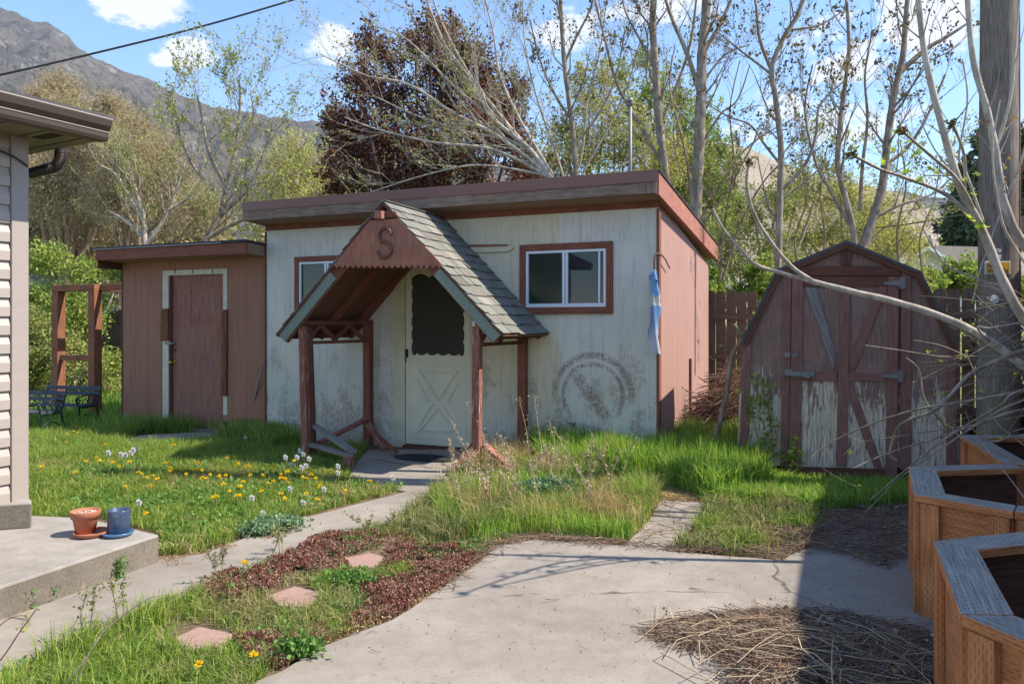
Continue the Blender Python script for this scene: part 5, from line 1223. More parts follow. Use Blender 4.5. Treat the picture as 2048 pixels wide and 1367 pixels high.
def px_tree(name, label, stems, Z, bark, leafm, leaf_size, twigs=1., maxl=2, origin=None, per=3, twig_len=.9, jit=.05, group=None, clusters=None, up=.3, spread=.7, elong=1.7, lvl0=0, droop=0, leaf_skip=0., nch=(2, 5), tip=False):
    global TIP
    TIP = tip
    """tree whose main stems follow observed outlines; stems: [(list of (px,py[,dZ]), r0 px, r1 px)]"""
    o = origin or (P(stems[0][0][0][0], HY, Z)-Vector((0, 0, H))); root = tree(name, label, o, group=group)
    ts = TubeSet(8); lf = []
    for pts, r0, r1 in stems:
        p3 = [P(q[0], q[1], Z+(q[2] if len(q) > 2 else 0)) for q in pts]
        pl = polyline(p3, 6); m = len(pl); rd = np.linspace(r0, r1, m)*Z/F; rd *= 1+.05*np.sin(np.arange(m)*1.9); ts.add(pl, rd, 8 if r0 > 3 else 5)
        L_ = np.linalg.norm(np.diff(pl, axis=0), axis=1).sum(); cnt = int(L_*twigs*2.2)
        for c in range(cnt):
            t = rng.uniform(.12, 1.)**.8; i = min(m-2, int(t*(m-1))); b = pl[i]; dd = pl[i+1]-pl[i]; dd /= np.linalg.norm(dd)
            ax = rng.normal(size=3); ax -= dd*ax.dot(dd); ax /= np.linalg.norm(ax)
            grow(ts, b.copy(), dd*.7+ax*spread*1.1+np.array([0, 0, up]), twig_len*rng.uniform(.5, 1.3), max(.004, min(.02, rd[i]*.4)), lvl0+1, maxl, lf, spread*.9, up, nch, .14, droop)
    TIP = False
    ts.build('trunk', M[bark], root, o)
    if leafm and lf:
        C = np.array([q[0] for q in lf]); D = np.array([q[1] for q in lf])
        if leaf_skip: k = rng.random(len(C)) > leaf_skip; C, D = C[k], D[k]
        C = np.repeat(C, per, 0); D = np.repeat(D, per, 0)
        leaves('foliage', jitter(C, jit*.5), leaf_size, M[leafm], root, o, dirs=D, spread=1.3, elong=elong)
    if clusters:
        m_, cnt, rad_, sz = clusters
        for i in rng.choice(len(lf), min(cnt, len(lf)), replace=False): leaves('seed_cluster', lf[i][0]+rng.normal(size=(45, 3))*rad_, sz, M[m_], root, o, up=(0, 0, -.8), elong=2.5)
    return root
def crown_tree(name, label, base, clumps, bark, leafm, leaf_size, n_leaf, trunk_r=.16, limb_r=.05, up=.15, elong=1.6, hollow=.35, twigs=5, twig_len=.8, extra=None, leafup=None, group=None, flat=1., shoots=0, loose=.11):
    """trunk, limbs to each clump, twigs in the clump and leaves along them. clumps: (x,y,z,r)"""
    base = np.array(base, float); root = tree(name, label, tuple(base), group=group); ts = TubeSet(7); C = []; D = []
    cl = np.array(clumps, float); cen = cl[:, :3].mean(0); zmin = cl[:, 2].min()
    fork = np.array([base[0]*.7+cen[0]*.3, base[1]*.7+cen[1]*.3, max(base[2]+.8, base[2]+(zmin-base[2])*.55)])
    ts.add(polyline([base, (base+fork)/2+rng.normal(size=3)*.08, fork], 5), np.linspace(trunk_r, trunk_r*.75, 11), 8)
    tot = (cl[:, 3]**2.2).sum()
    for x, y, z, r in clumps:
        c = np.array([x, y, z]); mid = fork*.5+c*.5+np.array([0, 0, -.12*abs(z-fork[2])])+rng.normal(size=3)*.15
        pl = polyline([fork, mid, c], 5); ts.add(pl, np.linspace(limb_r*1.7, limb_r*.4, len(pl)), 6)
        nt = int(twigs*r*6)
        for k in range(nt):
            d = rng.normal(size=3); d /= np.linalg.norm(d); d[2] = d[2]*.8+up; q = c+d*r*.1; ln = r*rng.uniform(.7, 1.1)*twig_len/.8
            pp = [q]; dd = d.copy()
            for s_ in range(4): dd = dd+rng.normal(size=3)*.22+np.array([0, 0, up*.3]); dd /= np.linalg.norm(dd); pp.append(pp[-1]+dd*ln/4)
            ts.add(np.array(pp), np.linspace(max(.006, limb_r*.22), .003, 5), 3)
        nl = int(n_leaf*(r**2.2)/tot); nb = max(6, int(nl/26)); b = rng.normal(size=(nb, 3)); b /= np.linalg.norm(b, axis=1)[:, None]; rr = rng.uniform(hollow, 1., nb)**.6
        b = c+b*rr[:, None]*r*np.array([1, 1, flat]); lc = np.repeat(b, 26, 0)+rng.normal(size=(nb*26, 3))*r*loose
        C.append(lc); D.append(lc-c)
        for s_ in range(int(shoots*r)):
            d = np.array([rng.normal()*.35, rng.normal()*.35, 1.]); p0 = c+np.array([rng.normal()*r*.5, rng.normal()*r*.5, r*.5]); hs = rng.uniform(.4, 1.1)*r
            pp = np.array([p0, p0+d*hs*.5, p0+d*hs+rng.normal(size=3)*.08]); ts.add(pp, [.012, .008, .004], 3); t_ = rng.uniform(0, 1, 40)[:, None]; C.append(p0+d*hs*t_+rng.normal(size=(40, 3))*.06); D.append(np.tile(d, (40, 1)))
    ts.build('trunk', M[bark], root, base); C = np.concatenate(C); D = np.concatenate(D)
    leaves('crown', C, leaf_size, M[leafm], root, base, dirs=D, spread=2.5, elong=elong, up=leafup)
    return root
def clumps_px(lst, Z, zj=.8, sc_=1.):
    out = []
    for px, py, r in lst: q = P(px, py, Z+random.uniform(-zj, zj)); out.append((q.x, q.y, max(q.z, r*Z/F*.5), r*Z/F*sc_))
    return out
def rand_clumps(x0, y0, x1, y1, n, rmin, rmax, inside=None):
    out = []
    while len(out) < n:
        x, y = random.uniform(x0, x1), random.uniform(y0, y1)
        if inside is None or inside(x, y): out.append((x, y, random.uniform(rmin, rmax)))
    return out
ell = lambda cx, cy, rx, ry: (lambda x, y: ((x-cx)/rx)**2+((y-cy)/ry)**2 < 1)
base_at = lambda px, Z: (P(px, HY, Z).x, Z, 0.)

# ---------------- willows / tan trees at the left, budding trees, plum, yellow-green masses
def strands_tree(name, label, px, Z, clumps, leafm, n, size=.11, bark='bark_tan'):
    """soft drooping fine twigs: long thin blades hanging in tufts"""
    return crown_tree(name, label, base_at(px, Z), clumps, bark, leafm, size, n, .28, .07, .1, 7.5, .0, 17, 1.1, leafup=(0, 0, -1.3), loose=.2)
strands_tree('willow_tree', 'tall tan willow with hanging catkins rising above the house gutter', 130, 27, clumps_px([(120, 180, 48), (95, 210, 36), (135, 230, 52), (75, 190, 22), (160, 270, 50), (110, 290, 60), (180, 330, 60), (120, 380, 70), (190, 420, 70), (80, 350, 50), (230, 380, 60)], 27, 1.5), 'leaf_tan', 68000, .14)
strands_tree('willow_tree', 'tan willow standing behind the pale-branched budding tree', 250, 25, clumps_px([(215, 205, 30), (235, 240, 45), (270, 260, 45), (250, 310, 60), (300, 330, 60), (320, 290, 40), (350, 370, 60), (240, 400, 65), (400, 420, 55), (200, 290, 45), (310, 430, 60)], 25, 1.5), 'leaf_tan', 60000, .13)
px_tree('budding_tree', 'leafless-looking budding tree with pale branches left of the small brown shed roof', [
    ([(292, 560), (291, 500), (287, 440), (275, 390), (262, 340)], 7, 1.5), ([(291, 490), (315, 460), (338, 420), (352, 380), (368, 330), (372, 270)], 5, 1.2), ([(287, 440), (262, 400), (232, 350), (200, 330)], 5, 1.5),
    ([(282, 470), (250, 440), (215, 420)], 4, 1.5), ([(338, 420), (375, 395), (410, 350)], 4, 1.2)], 17, 'bark_pale', 'leaf_olive', .05, 1.9, 3, per=2, twig_len=1.0)
px_tree('budding_tree', 'dark-stemmed tree with small green leaves rising above the small brown shed', [
    ([(405, 560), (408, 490), (440, 430), (452, 370), (470, 300), (480, 210), (478, 150)], 7, 1.2), ([(452, 370), (420, 310), (405, 240), (395, 190)], 5, 1), ([(440, 430), (500, 370), (530, 300), (548, 235)], 6, 1),
    ([(408, 480), (460, 450), (520, 420), (560, 360)], 6, 1), ([(425, 380), (380, 320), (350, 230), (345, 170)], 4, 1), ([(470, 300), (505, 240), (500, 180)], 3, 1)], 16, 'bark_grey', 'leaf_olive', .055, 2.0, 3, per=2, twig_len=.95)
crown_tree('yellow_green_tree', 'yellow-green budding tree between the leafy grey tree and the dark plum', base_at(585, 22), clumps_px([(560, 330, 45), (600, 300, 35), (600, 370, 55), (540, 400, 50), (650, 400, 55), (570, 290, 28), (640, 330, 40), (500, 440, 50), (620, 430, 50), (680, 380, 40)], 22), 'bark_pale', 'leaf_willow', .07, 13000, .2, .05, .3, hollow=.1, twigs=14, shoots=6, loose=.2)
crown_tree('plum_tree', 'large dark purple-leaved plum tree behind the long shed', base_at(860, 17.5), clumps_px([(745, 90, 48), (720, 160, 55), (690, 235, 55), (700, 300, 60), (660, 250, 32), (655, 330, 30), (672, 375, 30), (780, 200, 70), (770, 290, 75), (780, 120, 40), (860, 70, 50), (880, 130, 70), (930, 110, 60), (960, 170, 65), (1000, 210, 65), (1035, 180, 38), (880, 220, 80), (960, 260, 75), (1020, 280, 50), (860, 310, 80), (940, 340, 70), (780, 365, 65), (710, 355, 50), (1040, 330, 45), (905, 55, 30), (830, 95, 40), (1060, 360, 50), (850, 370, 60)], 17.5, 1.2, .84), 'bark_dark', 'leaf_plum', .08, 46000, .2, .05, .2, hollow=.0, twigs=12, shoots=7, loose=.18)
crown_tree('yellow_green_tree', 'yellow-green tree behind the bare twiggy tree and the metal vent pipe', base_at(1180, 23), clumps_px([(1120, 330, 55), (1130, 260, 50), (1180, 200, 50), (1230, 250, 60), (1180, 320, 60), (1250, 320, 60), (1210, 160, 35), (1100, 370, 50), (1290, 280, 50), (1060, 310, 35), (1160, 150, 25), (1330, 330, 60)], 23), 'bark_tan', 'leaf_willow', .08, 16000, .2, .05, .3, hollow=.0, twigs=16, shoots=6, loose=.2)
crown_tree('green_poplar', 'bright green upright tree between the two thick grey trunks', base_at(1340, 26), clumps_px([(1240, 150, 28), (1290, 130, 26), (1310, 190, 40), (1270, 220, 40), (1360, 210, 36), (1370, 270, 45), (1400, 240, 36), (1390, 330, 50), (1440, 300, 40), (1340, 330, 55), (1430, 380, 55), (1360, 400, 50), (1460, 430, 50), (1400, 460, 60), (1320, 400, 40)], 26), 'bark_grey', 'leaf_spring', .10, 20000, .2, .05, .4, hollow=.0, twigs=10, shoots=9, leafup=(0, 0, .6), loose=.18)
crown_tree('willow_tree', 'pale yellow-green willow behind the barn-roofed shed', base_at(1730, 20), clumps_px([(1640, 400, 45), (1700, 400, 55), (1760, 420, 50), (1790, 480, 55), (1720, 470, 60), (1650, 470, 50), (1830, 500, 35), (1580, 420, 40), (1600, 480, 50), (1760, 530, 55), (1680, 380, 40), (1825, 560, 40)], 20), 'bark_tan', 'leaf_willow', .085, 21000, .2, .05, .1, elong=3.2, hollow=.0, twigs=14, leafup=(0, 0, -.7), loose=.2)
crown_tree('green_tree', 'fresh green tree showing between the long shed and the barn-roofed shed', base_at(1500, 18), clumps_px([(1450, 480, 50), (1510, 440, 50), (1560, 400, 40), (1540, 500, 50), (1480, 540, 45), (1600, 370, 35), (1650, 340, 28), (1430, 540, 40), (1560, 550, 40)], 18), 'bark_grey', 'leaf_olive', .07, 8000, .14, .04, .3, hollow=.0, twigs=16, shoots=5, loose=.2)
crown_tree('conifer', 'dark green conifer behind the utility pole', base_at(1960, 34), clumps_px([(1950, 480, 45), (1920, 450, 40), (1990, 470, 45), (1940, 400, 40), (1975, 380, 36), (1945, 340, 30), (1990, 330, 34), (1960, 290, 24), (2020, 300, 36), (2040, 360, 50), (2030, 430, 50), (2060, 280, 40), (1910, 480, 26)], 34), 'bark_dark', 'conifer', .26, 26000, .3, .07, -.1, elong=2.4, hollow=.1, twigs=3)
# green thicket at the left and low bushes beyond the fence
crown_tree('green_bush', 'bright green vine-covered thicket behind the brown timber frame', base_at(150, 15.5), clumps_px(rand_clumps(60, 500, 245, 790, 24, 24, 42), 15.5, 1.), 'bark_grey', 'leaf_spring', .06, 42000, .06, .02, .2, hollow=.0, twigs=10, loose=.22)
crown_tree('green_bush', 'lower leafy bush with pale leaves left of the brown timber frame', base_at(95, 14), clumps_px(rand_clumps(50, 640, 125, 800, 9, 24, 40)+rand_clumps(120, 700, 240, 800, 8, 20, 30), 14, .5), 'bark_grey', 'leaf_olive', .05, 20000, .05, .02, .2, hollow=.0, twigs=12, loose=.22)
crown_tree('hedge_bush', 'fresh green bushes before the distant house beyond the fence', base_at(1900, 22), clumps_px(rand_clumps(1850, 545, 1960, 600, 12, 18, 30)+rand_clumps(1960, 560, 2060, 610, 6, 18, 30), 22), 'bark_tan', 'leaf_spring', .12, 14000, .06, .02, .4, hollow=.1, twigs=7, shoots=5)
crown_tree('hedge_bush', 'tangled bush hiding the foot of the trees behind the fence gap', base_at(1450, 14), clumps_px(rand_clumps(1400, 520, 1560, 600, 10, 20, 34), 14, .4), 'bark_grey', 'leaf_spring', .07, 9000, .05, .02, .3, hollow=.1, twigs=7)
crown_tree('tan_thicket', 'tan leafless thicket at the foot of the mountain behind the brown shed roof', base_at(340, 30), clumps_px(rand_clumps(60, 420, 620, 560, 26, 34, 60), 30, 2), 'bark_tan', 'leaf_tan', .2, 32000, .2, .06, .3, hollow=.1, twigs=4, shoots=3)

# ---------------- bare trees behind the sheds
px_tree('bare_tree', 'slender bare tree trunk rising behind the middle of the long shed roof', [([(1155, 420), (1152, 345), (1143, 240), (1130, 140), (1124, 60), (1118, -60)], 6, 4), ([(1128, 130), (1150, 80), (1180, 20), (1195, -40)], 3, 2), ([(1143, 240), (1110, 190), (1080, 120), (1060, 40)], 3, 1.5), ([(1148, 290), (1190, 240), (1230, 160), (1250, 60)], 3, 1.5)], 13.5, 'bark_grey', 'leaf_bud', .05, 1.3, 3, per=2, twig_len=.9, leaf_skip=.3)
px_tree('leaning_bare_tree', 'pale bare tree leaning left with a fan of long light twigs across the plum tree', [
    ([(1120, 400), (1098, 350), (1050, 290), (985, 235), (935, 150), (890, 90), (845, -20)], 7, 2), ([(1098, 350), (1000, 275), (905, 225), (820, 170), (730, 150), (640, 108)], 5, 1), ([(1050, 290), (960, 180), (905, 90), (870, 10), (850, -50)], 4, 1.2),
    ([(1100, 355), (990, 300), (870, 285), (760, 260), (690, 235)], 4, 1), ([(1090, 350), (960, 330), (850, 350), (740, 385)], 3, 1), ([(985, 235), (900, 165), (815, 80), (740, 50)], 3, 1), ([(1000, 275), (930, 262), (830, 230), (745, 190)], 3, 1), ([(1105, 350), (1040, 240), (1000, 150), (985, 60), (960, -40)], 4, 1.2), ([(1060, 300), (960, 245), (880, 150)], 3, 1)],
    12.6, 'bark_pale', 'leaf_olive', .045, 1.7, 3, per=1, twig_len=.9, up=.12, spread=.5, leaf_skip=.35)
px_tree('tree_of_heaven', 'tall grey trunk behind the vent pipe with dry seed clusters', [([(1340, 420), (1328, 330), (1318, 240), (1312, 150), (1306, 60), (1308, -80)], 9, 6), ([(1320, 250), (1350, 180), (1380, 90), (1395, -20)], 4, 2), ([(1312, 140), (1280, 80), (1250, 20), (1240, -40)], 3, 1.5), ([(1330, 340), (1280, 250), (1235, 170), (1210, 80), (1190, 0)], 4, 2)], 12.8, 'bark_grey', 'leaf_bud', .055, 1.1, 3, per=6, twig_len=1.15, clusters=('samara', 9, .06, .035), leaf_skip=.3, tip=True, nch=(2, 4))
px_tree('tree_of_heaven', 'thickest smooth grey trunk, just beyond the right end of the long shed', [([(1388, 480), (1392, 400), (1397, 310), (1402, 200), (1404, 110), (1412, 20), (1415, -80)], 13, 8), ([(1400, 190), (1375, 110), (1345, 40), (1325, -20)], 5, 3), ([(1404, 110), (1440, 50), (1470, -20)], 5, 3), ([(1398, 300), (1440, 230), (1475, 200), (1500, 130)], 3, 1.2), ([(1402, 170), (1450, 110), (1500, 90)], 3, 1.2)], 12.2, 'bark_grey', 'leaf_bud', .055, 1.0, 3, per=6, twig_len=1.1, clusters=('samara', 7, .06, .035), leaf_skip=.3, tip=True, nch=(2, 4))
px_tree('tree_of_heaven', 'grey tree with a forked crown directly left of the barn-roofed shed', [([(1555, 560), (1558, 470), (1560, 390), (1562, 300), (1552, 200), (1543, 140), (1565, 80), (1600, 20), (1620, -60)], 7, 4), ([(1543, 140), (1520, 80), (1512, 10), (1500, -50)], 4, 2), ([(1562, 380), (1610, 330), (1632, 270), (1640, 210), (1690, 160)], 4, 1.5), ([(1562, 330), (1530, 290), (1500, 250), (1450, 230), (1390, 190)], 3, 1), ([(1560, 400), (1600, 370), (1660, 320)], 3, 1), ([(1545, 150), (1480, 100), (1430, 60)], 3, 1.2), ([(1585, 60), (1640, 50), (1690, 20)], 3, 1)], 9.8, 'bark_grey', 'leaf_bud', .05, 1.2, 3, per=6, twig_len=.8, clusters=('samara', 12, .05, .03), leaf_skip=.3, tip=True, nch=(2, 4))
px_tree('tree_of_heaven', 'many-stemmed grey tree forking above the peak of the barn-roofed shed', [
    ([(1712, 520), (1706, 460), (1692, 400), (1676, 330), (1680, 250), (1690, 170), (1698, 90), (1690, -40)], 7, 3), ([(1716, 520), (1745, 440), (1765, 370), (1775, 280), (1788, 190), (1806, 110), (1812, 30), (1822, -60)], 10, 4), ([(1770, 330), (1810, 300), (1840, 260), (1865, 210), (1890, 150)], 4, 2),
    ([(1795, 150), (1850, 100), (1900, 70), (1945, 40)], 6, 2), ([(1740, 440), (1800, 410), (1860, 390), (1905, 355)], 4, 1.5), ([(1700, 450), (1660, 380), (1630, 320), (1610, 220), (1625, 130)], 4, 1.5), ([(1720, 420), (1725, 330), (1735, 240), (1730, 150), (1745, 60)], 4, 1.5)],
    11.5, 'bark_grey', 'leaf_bud', .055, 1.2, 3, per=6, twig_len=.95, clusters=('samara', 9, .06, .035), leaf_skip=.3, tip=True, nch=(2, 4))
px_tree('bare_sapling', 'thin reddish multi-stemmed sapling behind the long shed roof corner', [([(1390, 470), (1420, 430), (1455, 380), (1500, 300), (1520, 250)], 3, 1), ([(1385, 470), (1350, 400), (1290, 330), (1260, 300)], 3, 1), ([(1390, 460), (1370, 300), (1340, 180), (1350, 90)], 3, 1), ([(1395, 450), (1440, 370), (1500, 290), (1600, 230)], 3, 1)], 11.8, 'bark_tan', 'leaf_olive', .05, 1.3, 2, per=2, twig_len=.6)
px_tree('bare_tree', 'web of fine pale bare stems rising between the leaning tree and the vent pipe', [([(1140, 400), (1180, 320), (1225, 240), (1262, 150), (1290, 40)], 3, 1), ([(1140, 400), (1165, 300), (1175, 200), (1200, 100), (1215, -20)], 3, 1), ([(1140, 400), (1110, 300), (1075, 200), (1050, 90), (1045, -20)], 3, 1), ([(1145, 400), (1230, 340), (1310, 290), (1360, 220)], 2.5, 1), ([(1140, 400), (1090, 340), (1030, 300), (960, 290)], 2.5, 1)], 14.2, 'bark_pale', 'leaf_olive', .04, 1.8, 3, per=1, twig_len=1.0, up=.25, spread=.6, leaf_skip=.2)
px_tree('bare_sapling', 'fine tan saplings rising right behind the barn-roofed shed', [([(1640, 560), (1650, 470), (1640, 380), (1655, 290)], 3, 1), ([(1800, 560), (1795, 460), (1812, 370), (1800, 280)], 3, 1), ([(1600, 560), (1590, 480), (1612, 400), (1600, 320)], 2.5, 1), ([(1850, 570), (1840, 480), (1868, 400), (1880, 330)], 2.5, 1), ([(1690, 540), (1740, 480), (1790, 440)], 2.5, 1)], 12.6, 'bark_tan', 'leaf_olive', .045, 1.8, 3, per=2, twig_len=.8)
px_tree('bare_tree', 'fine grey bare stems above the corner of the long shed roof', [([(1440, 560), (1450, 440), (1468, 330), (1460, 220), (1480, 120)], 3, 1), ([(1445, 560), (1480, 450), (1530, 360), (1590, 300)], 3, 1), ([(1440, 540), (1400, 430), (1360, 340), (1345, 260)], 2.5, 1)], 13, 'bark_tan', 'leaf_bud', .045, 1.4, 3, per=2, twig_len=.9)
# ---------------- near boxelder shoots at the right
near_root = None
def near(name, label, stems, Z0, bark, leafm, size, tw=.5, per=4, tl=.3, skip=.5, jit=.05, up=.3, maxl=2, mat2=None):
    o = P(*stems[0][0][0][:2], Z0); o = Vector((o.x, o.y, 0)); root = tree(name, label, o)
    ts = TubeSet(8); lf = []
    for pts, r0, r1 in stems:
        p3 = [P(q[0], q[1], q[2] if len(q) > 2 else Z0) for q in pts]; pl = polyline(p3, 6); m = len(pl); rd = np.linspace(r0, r1, m)*Z0/F; rd = rd*(1+.06*np.sin(np.arange(m)*1.3+r0)); ts.add(pl, rd, 10 if r0 > 3 else 6)
        L_ = np.linalg.norm(np.diff(pl, axis=0), axis=1).sum()
        lf.append((pl[-1], pl[-1]-pl[-2]))
        for c in range(int(L_*tw*3)):
            t = rng.uniform(.1, 1.); i = min(m-2, int(t*(m-1))); dd = pl[i+1]-pl[i]; dd /= np.linalg.norm(dd); ax = rng.normal(size=3); ax -= dd*ax.dot(dd); ax /= np.linalg.norm(ax)
            grow(ts, pl[i].copy(), dd*.6+ax*.7+np.array([0, 0, up]), tl*rng.uniform(.4, 1.4), min(.006, rd[i]*.5), 2 if maxl == 2 else 1, maxl, lf, .6, up, (1, 3), .12, 0, .002)
    ts.build('trunk', M[bark], root, o); return root, lf, o
def palmate(root, lf, o, m, size, skip, n=5):
    """lobed young leaves: small fans of pointed blades at each tuft"""
    Vs, Fs, b = [], [], 0
    for p, d in lf:
        if rng.random() < skip: continue
        for k in range(rng.integers(2, 5)):
            ax = rng.normal(size=3); ax /= np.linalg.norm(ax); ax = ax*.8+np.array([0, 0, .5]); q = p+rng.normal(size=3)*size*.5; s_ = size*rng.uniform(.5, 1.2)
            e1 = np.cross(ax, rng.normal(size=3)); e1 /= np.linalg.norm(e1); e2 = np.cross(ax, e1); e2 /= np.linalg.norm(e2)
            pts = [q]
            prof = [(-100, .45), (-75, .28), (-50, .85), (-28, .38), (0, 1.15), (28, .38), (50, .85), (75, .28), (100, .45)]
            for a, r_ in prof: t = R(a); pts.append(q+(e1*math.cos(t)+e2*math.sin(t))*s_*r_+ax*s_*.12*abs(math.sin(t)))
            Vs += pts
            for j in range(1, 9): Fs.append((b, b+j, b+j+1))
            b += 10
    if Vs: np_mesh('foliage', np.array(Vs)-np.array(o), Fs, M[m], root)
r1, lf1, o1 = near('boxelder', 'pale leaning boxelder stem with young lime leaves in front of the utility pole', [
    ([(2300, 1000, 4.3), (2130, 740, 4.3), (2048, 636, 4.3), (2005, 560, 4.3), (1965, 462, 4.3), (1925, 385, 4.3), (1895, 290, 4.3), (1865, 180, 4.3), (1845, 80, 4.3), (1832, -60, 4.3)], 11, 5),
    ([(1968, 468, 4.3), (1935, 425, 4.3), (1885, 385, 4.3), (1810, 355, 4.2), (1760, 338, 4.0), (1706, 310, 3.7)], 5, 2.5), ([(1950, 425, 4.3), (1915, 360, 4.2), (1860, 310, 4.0), (1804, 262, 3.79)], 4, 2.2), ([(1930, 380, 4.3), (1928, 310, 4.2), (1905, 247, 4.02)], 3.5, 2.2), ([(2002, 585), (1960, 560), (1900, 535), (1870, 500), (1845, 455)], 2.4, 1.2), ([(1965, 440), (1930, 340), (1918, 310), (1935, 200), (1925, 120)], 3, 1.5), ([(2060, 540), (2010, 460), (1990, 370), (1985, 290), (2000, 200)], 3, 1.5),
    ([(1950, 425), (1915, 360), (1870, 300), (1840, 240)], 2, 1)], 4.3, 'bark_pale', None, .05, .9, 3, .28)
palmate(r1, [q for q in lf1 if q[0][2] < 2.5], o1, 'leaf_lime', .045, .45); 
r2, lf2, o2 = near('boxelder', 'second smooth pale boxelder stem crossing the utility pole near the top right corner', [
    ([(2350, 900), (2180, 660), (2090, 540), (2035, 470), (2005, 395), (1992, 310), (1975, 225), (1945, 110), (1932, -60)], 11, 5), ([(2010, 400), (1985, 470), (1960, 540), (1945, 600)], 1.5, .8), ([(1990, 300), (2020, 200), (2030, 100), (2040, -20)], 4, 2), ([(2008, 400), (2040, 330), (2060, 250)], 3, 2)], 5.4, 'bark_pale', None, .05, .8, 3, .3)
palmate(r2, [q for q in lf2 if q[0][2] < 2.3], o2, 'leaf_lime', .04, .5); palmate(r2, [q for q in lf2 if 2.3 < q[0][2] < 3.4], o2, 'leaf_orange', .03, .55)
r3, lf3, o3 = near('boxelder', 'long pale bough sweeping down-right across the front of the barn-roofed shed', [
    ([(2300, 900, 5.0), (2150, 800, 5.0), (2060, 742, 5.0), (1980, 682, 5.1), (1900, 640, 5.2), (1800, 606, 5.3), (1700, 582, 5.4), (1622, 562, 5.5)], 10, 6),
    ([(1630, 565, 5.5), (1580, 530, 5.5), (1532, 470, 5.4), (1505, 420, 5.3), (1493, 370, 5.2), (1497, 325, 5.1)], 5, 2.5), ([(1622, 562, 5.5), (1560, 545, 5.6), (1510, 528, 5.6), (1480, 498, 5.6), (1445, 455, 5.6), (1422, 408, 5.6)], 5, 2.2), ([(1985, 690, 5.1), (1955, 655, 5.0), (1985, 655, 4.9), (2060, 640, 4.8)], 2.5, 1.2)],
    5.2, 'bark_pale', None, .05, .12, 3, .12, maxl=2)
tips = [(np.array(P(1497, 325, 5.1)), np.array([0, 0, 1.])), (np.array(P(1422, 408, 5.6)), np.array([0, 0, 1.]))]
for p, d in tips: leaves('bud_tuft', p+rng.normal(size=(60, 3))*.014, .028, M['leaf_bud'], r3, o3, up=(0, 0, .4))
[leaves('bud_tuft', np.array(P(*q_))+rng.normal(size=(70, 3))*.011, .02, M['leaf_bud'], r1, o1, up=(0, 0, .3)) for q_ in ((1706, 310, 3.7), (1804, 262, 3.79), (1905, 247, 4.02))]
r4, lf4, o4 = near('shoot_thicket', 'fan of long thin bare shoots reaching left over the planters at the right edge', [
    ([(2250, 640, 4.6), (2048, 700, 4.7), (1990, 722, 4.8), (1940, 748, 4.8), (1900, 790, 4.8), (1870, 820, 4.8), (1800, 850, 4.9), (1780, 905, 4.9), (1795, 920, 4.9)], 5, 2),
    ([(2300, 740, 4.5), (2048, 782, 4.6), (1930, 802, 4.7), (1835, 818, 4.8), (1740, 848, 4.9), (1660, 886, 5.0), (1622, 914, 5.0)], 3.2, 1), ([(2300, 780, 4.5), (2048, 818, 4.6), (1950, 850, 4.7), (1850, 882, 4.8), (1770, 908, 4.9), (1706, 936, 4.9)], 3.4, 1),
    ([(2300, 700, 4.6), (2048, 778, 4.6), (2000, 810, 4.6), (1900, 870, 4.6), (1810, 940, 4.7), (1740, 1000, 4.7)], 3, 1), ([(2300, 730, 4.4), (2048, 800, 4.5), (1960, 845, 4.5), (1870, 905, 4.6), (1800, 955, 4.6), (1730, 1025, 4.7)], 2.6, .8),
    ([(2300, 760, 4.9), (2048, 830, 5), (1900, 856, 5), (1790, 873, 5), (1720, 885, 5.1), (1686, 910, 5.1)], 1.8, .7), ([(1900, 862, 4.8), (1850, 800, 4.8), (1838, 740, 4.8), (1812, 715, 4.8)], 2.2, 1.4), ([(1730, 690, 4.8), (1800, 700, 4.8), (1880, 712, 4.8), (1960, 712, 4.8), (2100, 715, 4.7)], 1.0, 1.6),
    ([(1828, 680, 4.8), (1880, 690, 4.8), (1930, 710, 4.8)], .8, 1.2), ([(2100, 960, 3.8), (2000, 905, 4.), (1930, 880, 4.2), (1900, 850, 4.4)], 1.6, .8), ([(2150, 860, 4.2), (2040, 870, 4.2), (1985, 882, 4.3), (1950, 862, 4.3), (1930, 820, 4.3)], 2.5, 1), ([(1826, 765, 4.8), (1880, 740, 4.8), (1940, 710, 4.7), (2010, 672, 4.7)], .9, 1.4),
    ([(2200, 560, 5), (2080, 640, 5), (1980, 700, 5), (1930, 760, 5)], 2, 1), ([(2048, 890, 4.2), (1990, 840, 4.3), (1960, 770, 4.4), (1930, 700, 4.5)], 1.2, .8), ([(2060, 1010, 3.6), (2000, 930, 3.8), (1960, 880, 4)], 1.3, .7)]+[([(2230, y0, z_), (2080, y0*.6+y1*.4-14, z_), (2080*.5+x1*.5, (y0+y1*3)/4-12, z_), (x1, y1, z_+.1)], rr_, .5) for y0, x1, y1, z_, rr_ in [(random.uniform(520, 900), random.uniform(1840, 2010), random.uniform(560, 900), random.uniform(4.6, 5.6), random.uniform(.9, 2.0)) for _ in range(34)]],
    4.7, 'bark_grey', None, .05, .35, 3, .3, maxl=2)
palmate(r4, [q for q in lf4 if rng.random() < .25], o4, 'leaf_lime', .028, .3)
# dark tangled hedge behind planters at right edge
crown_tree('tangled_hedge', 'dark tangled dry hedge behind the planters at the right edge', base_at(2060, 7.2), clumps_px(rand_clumps(1945, 640, 2120, 900, 12, 36, 55), 7.1, .3), 'bark_grey', 'leaf_bud', .05, 3500, .04, .02, .2, hollow=.1, twigs=30, twig_len=1.0)

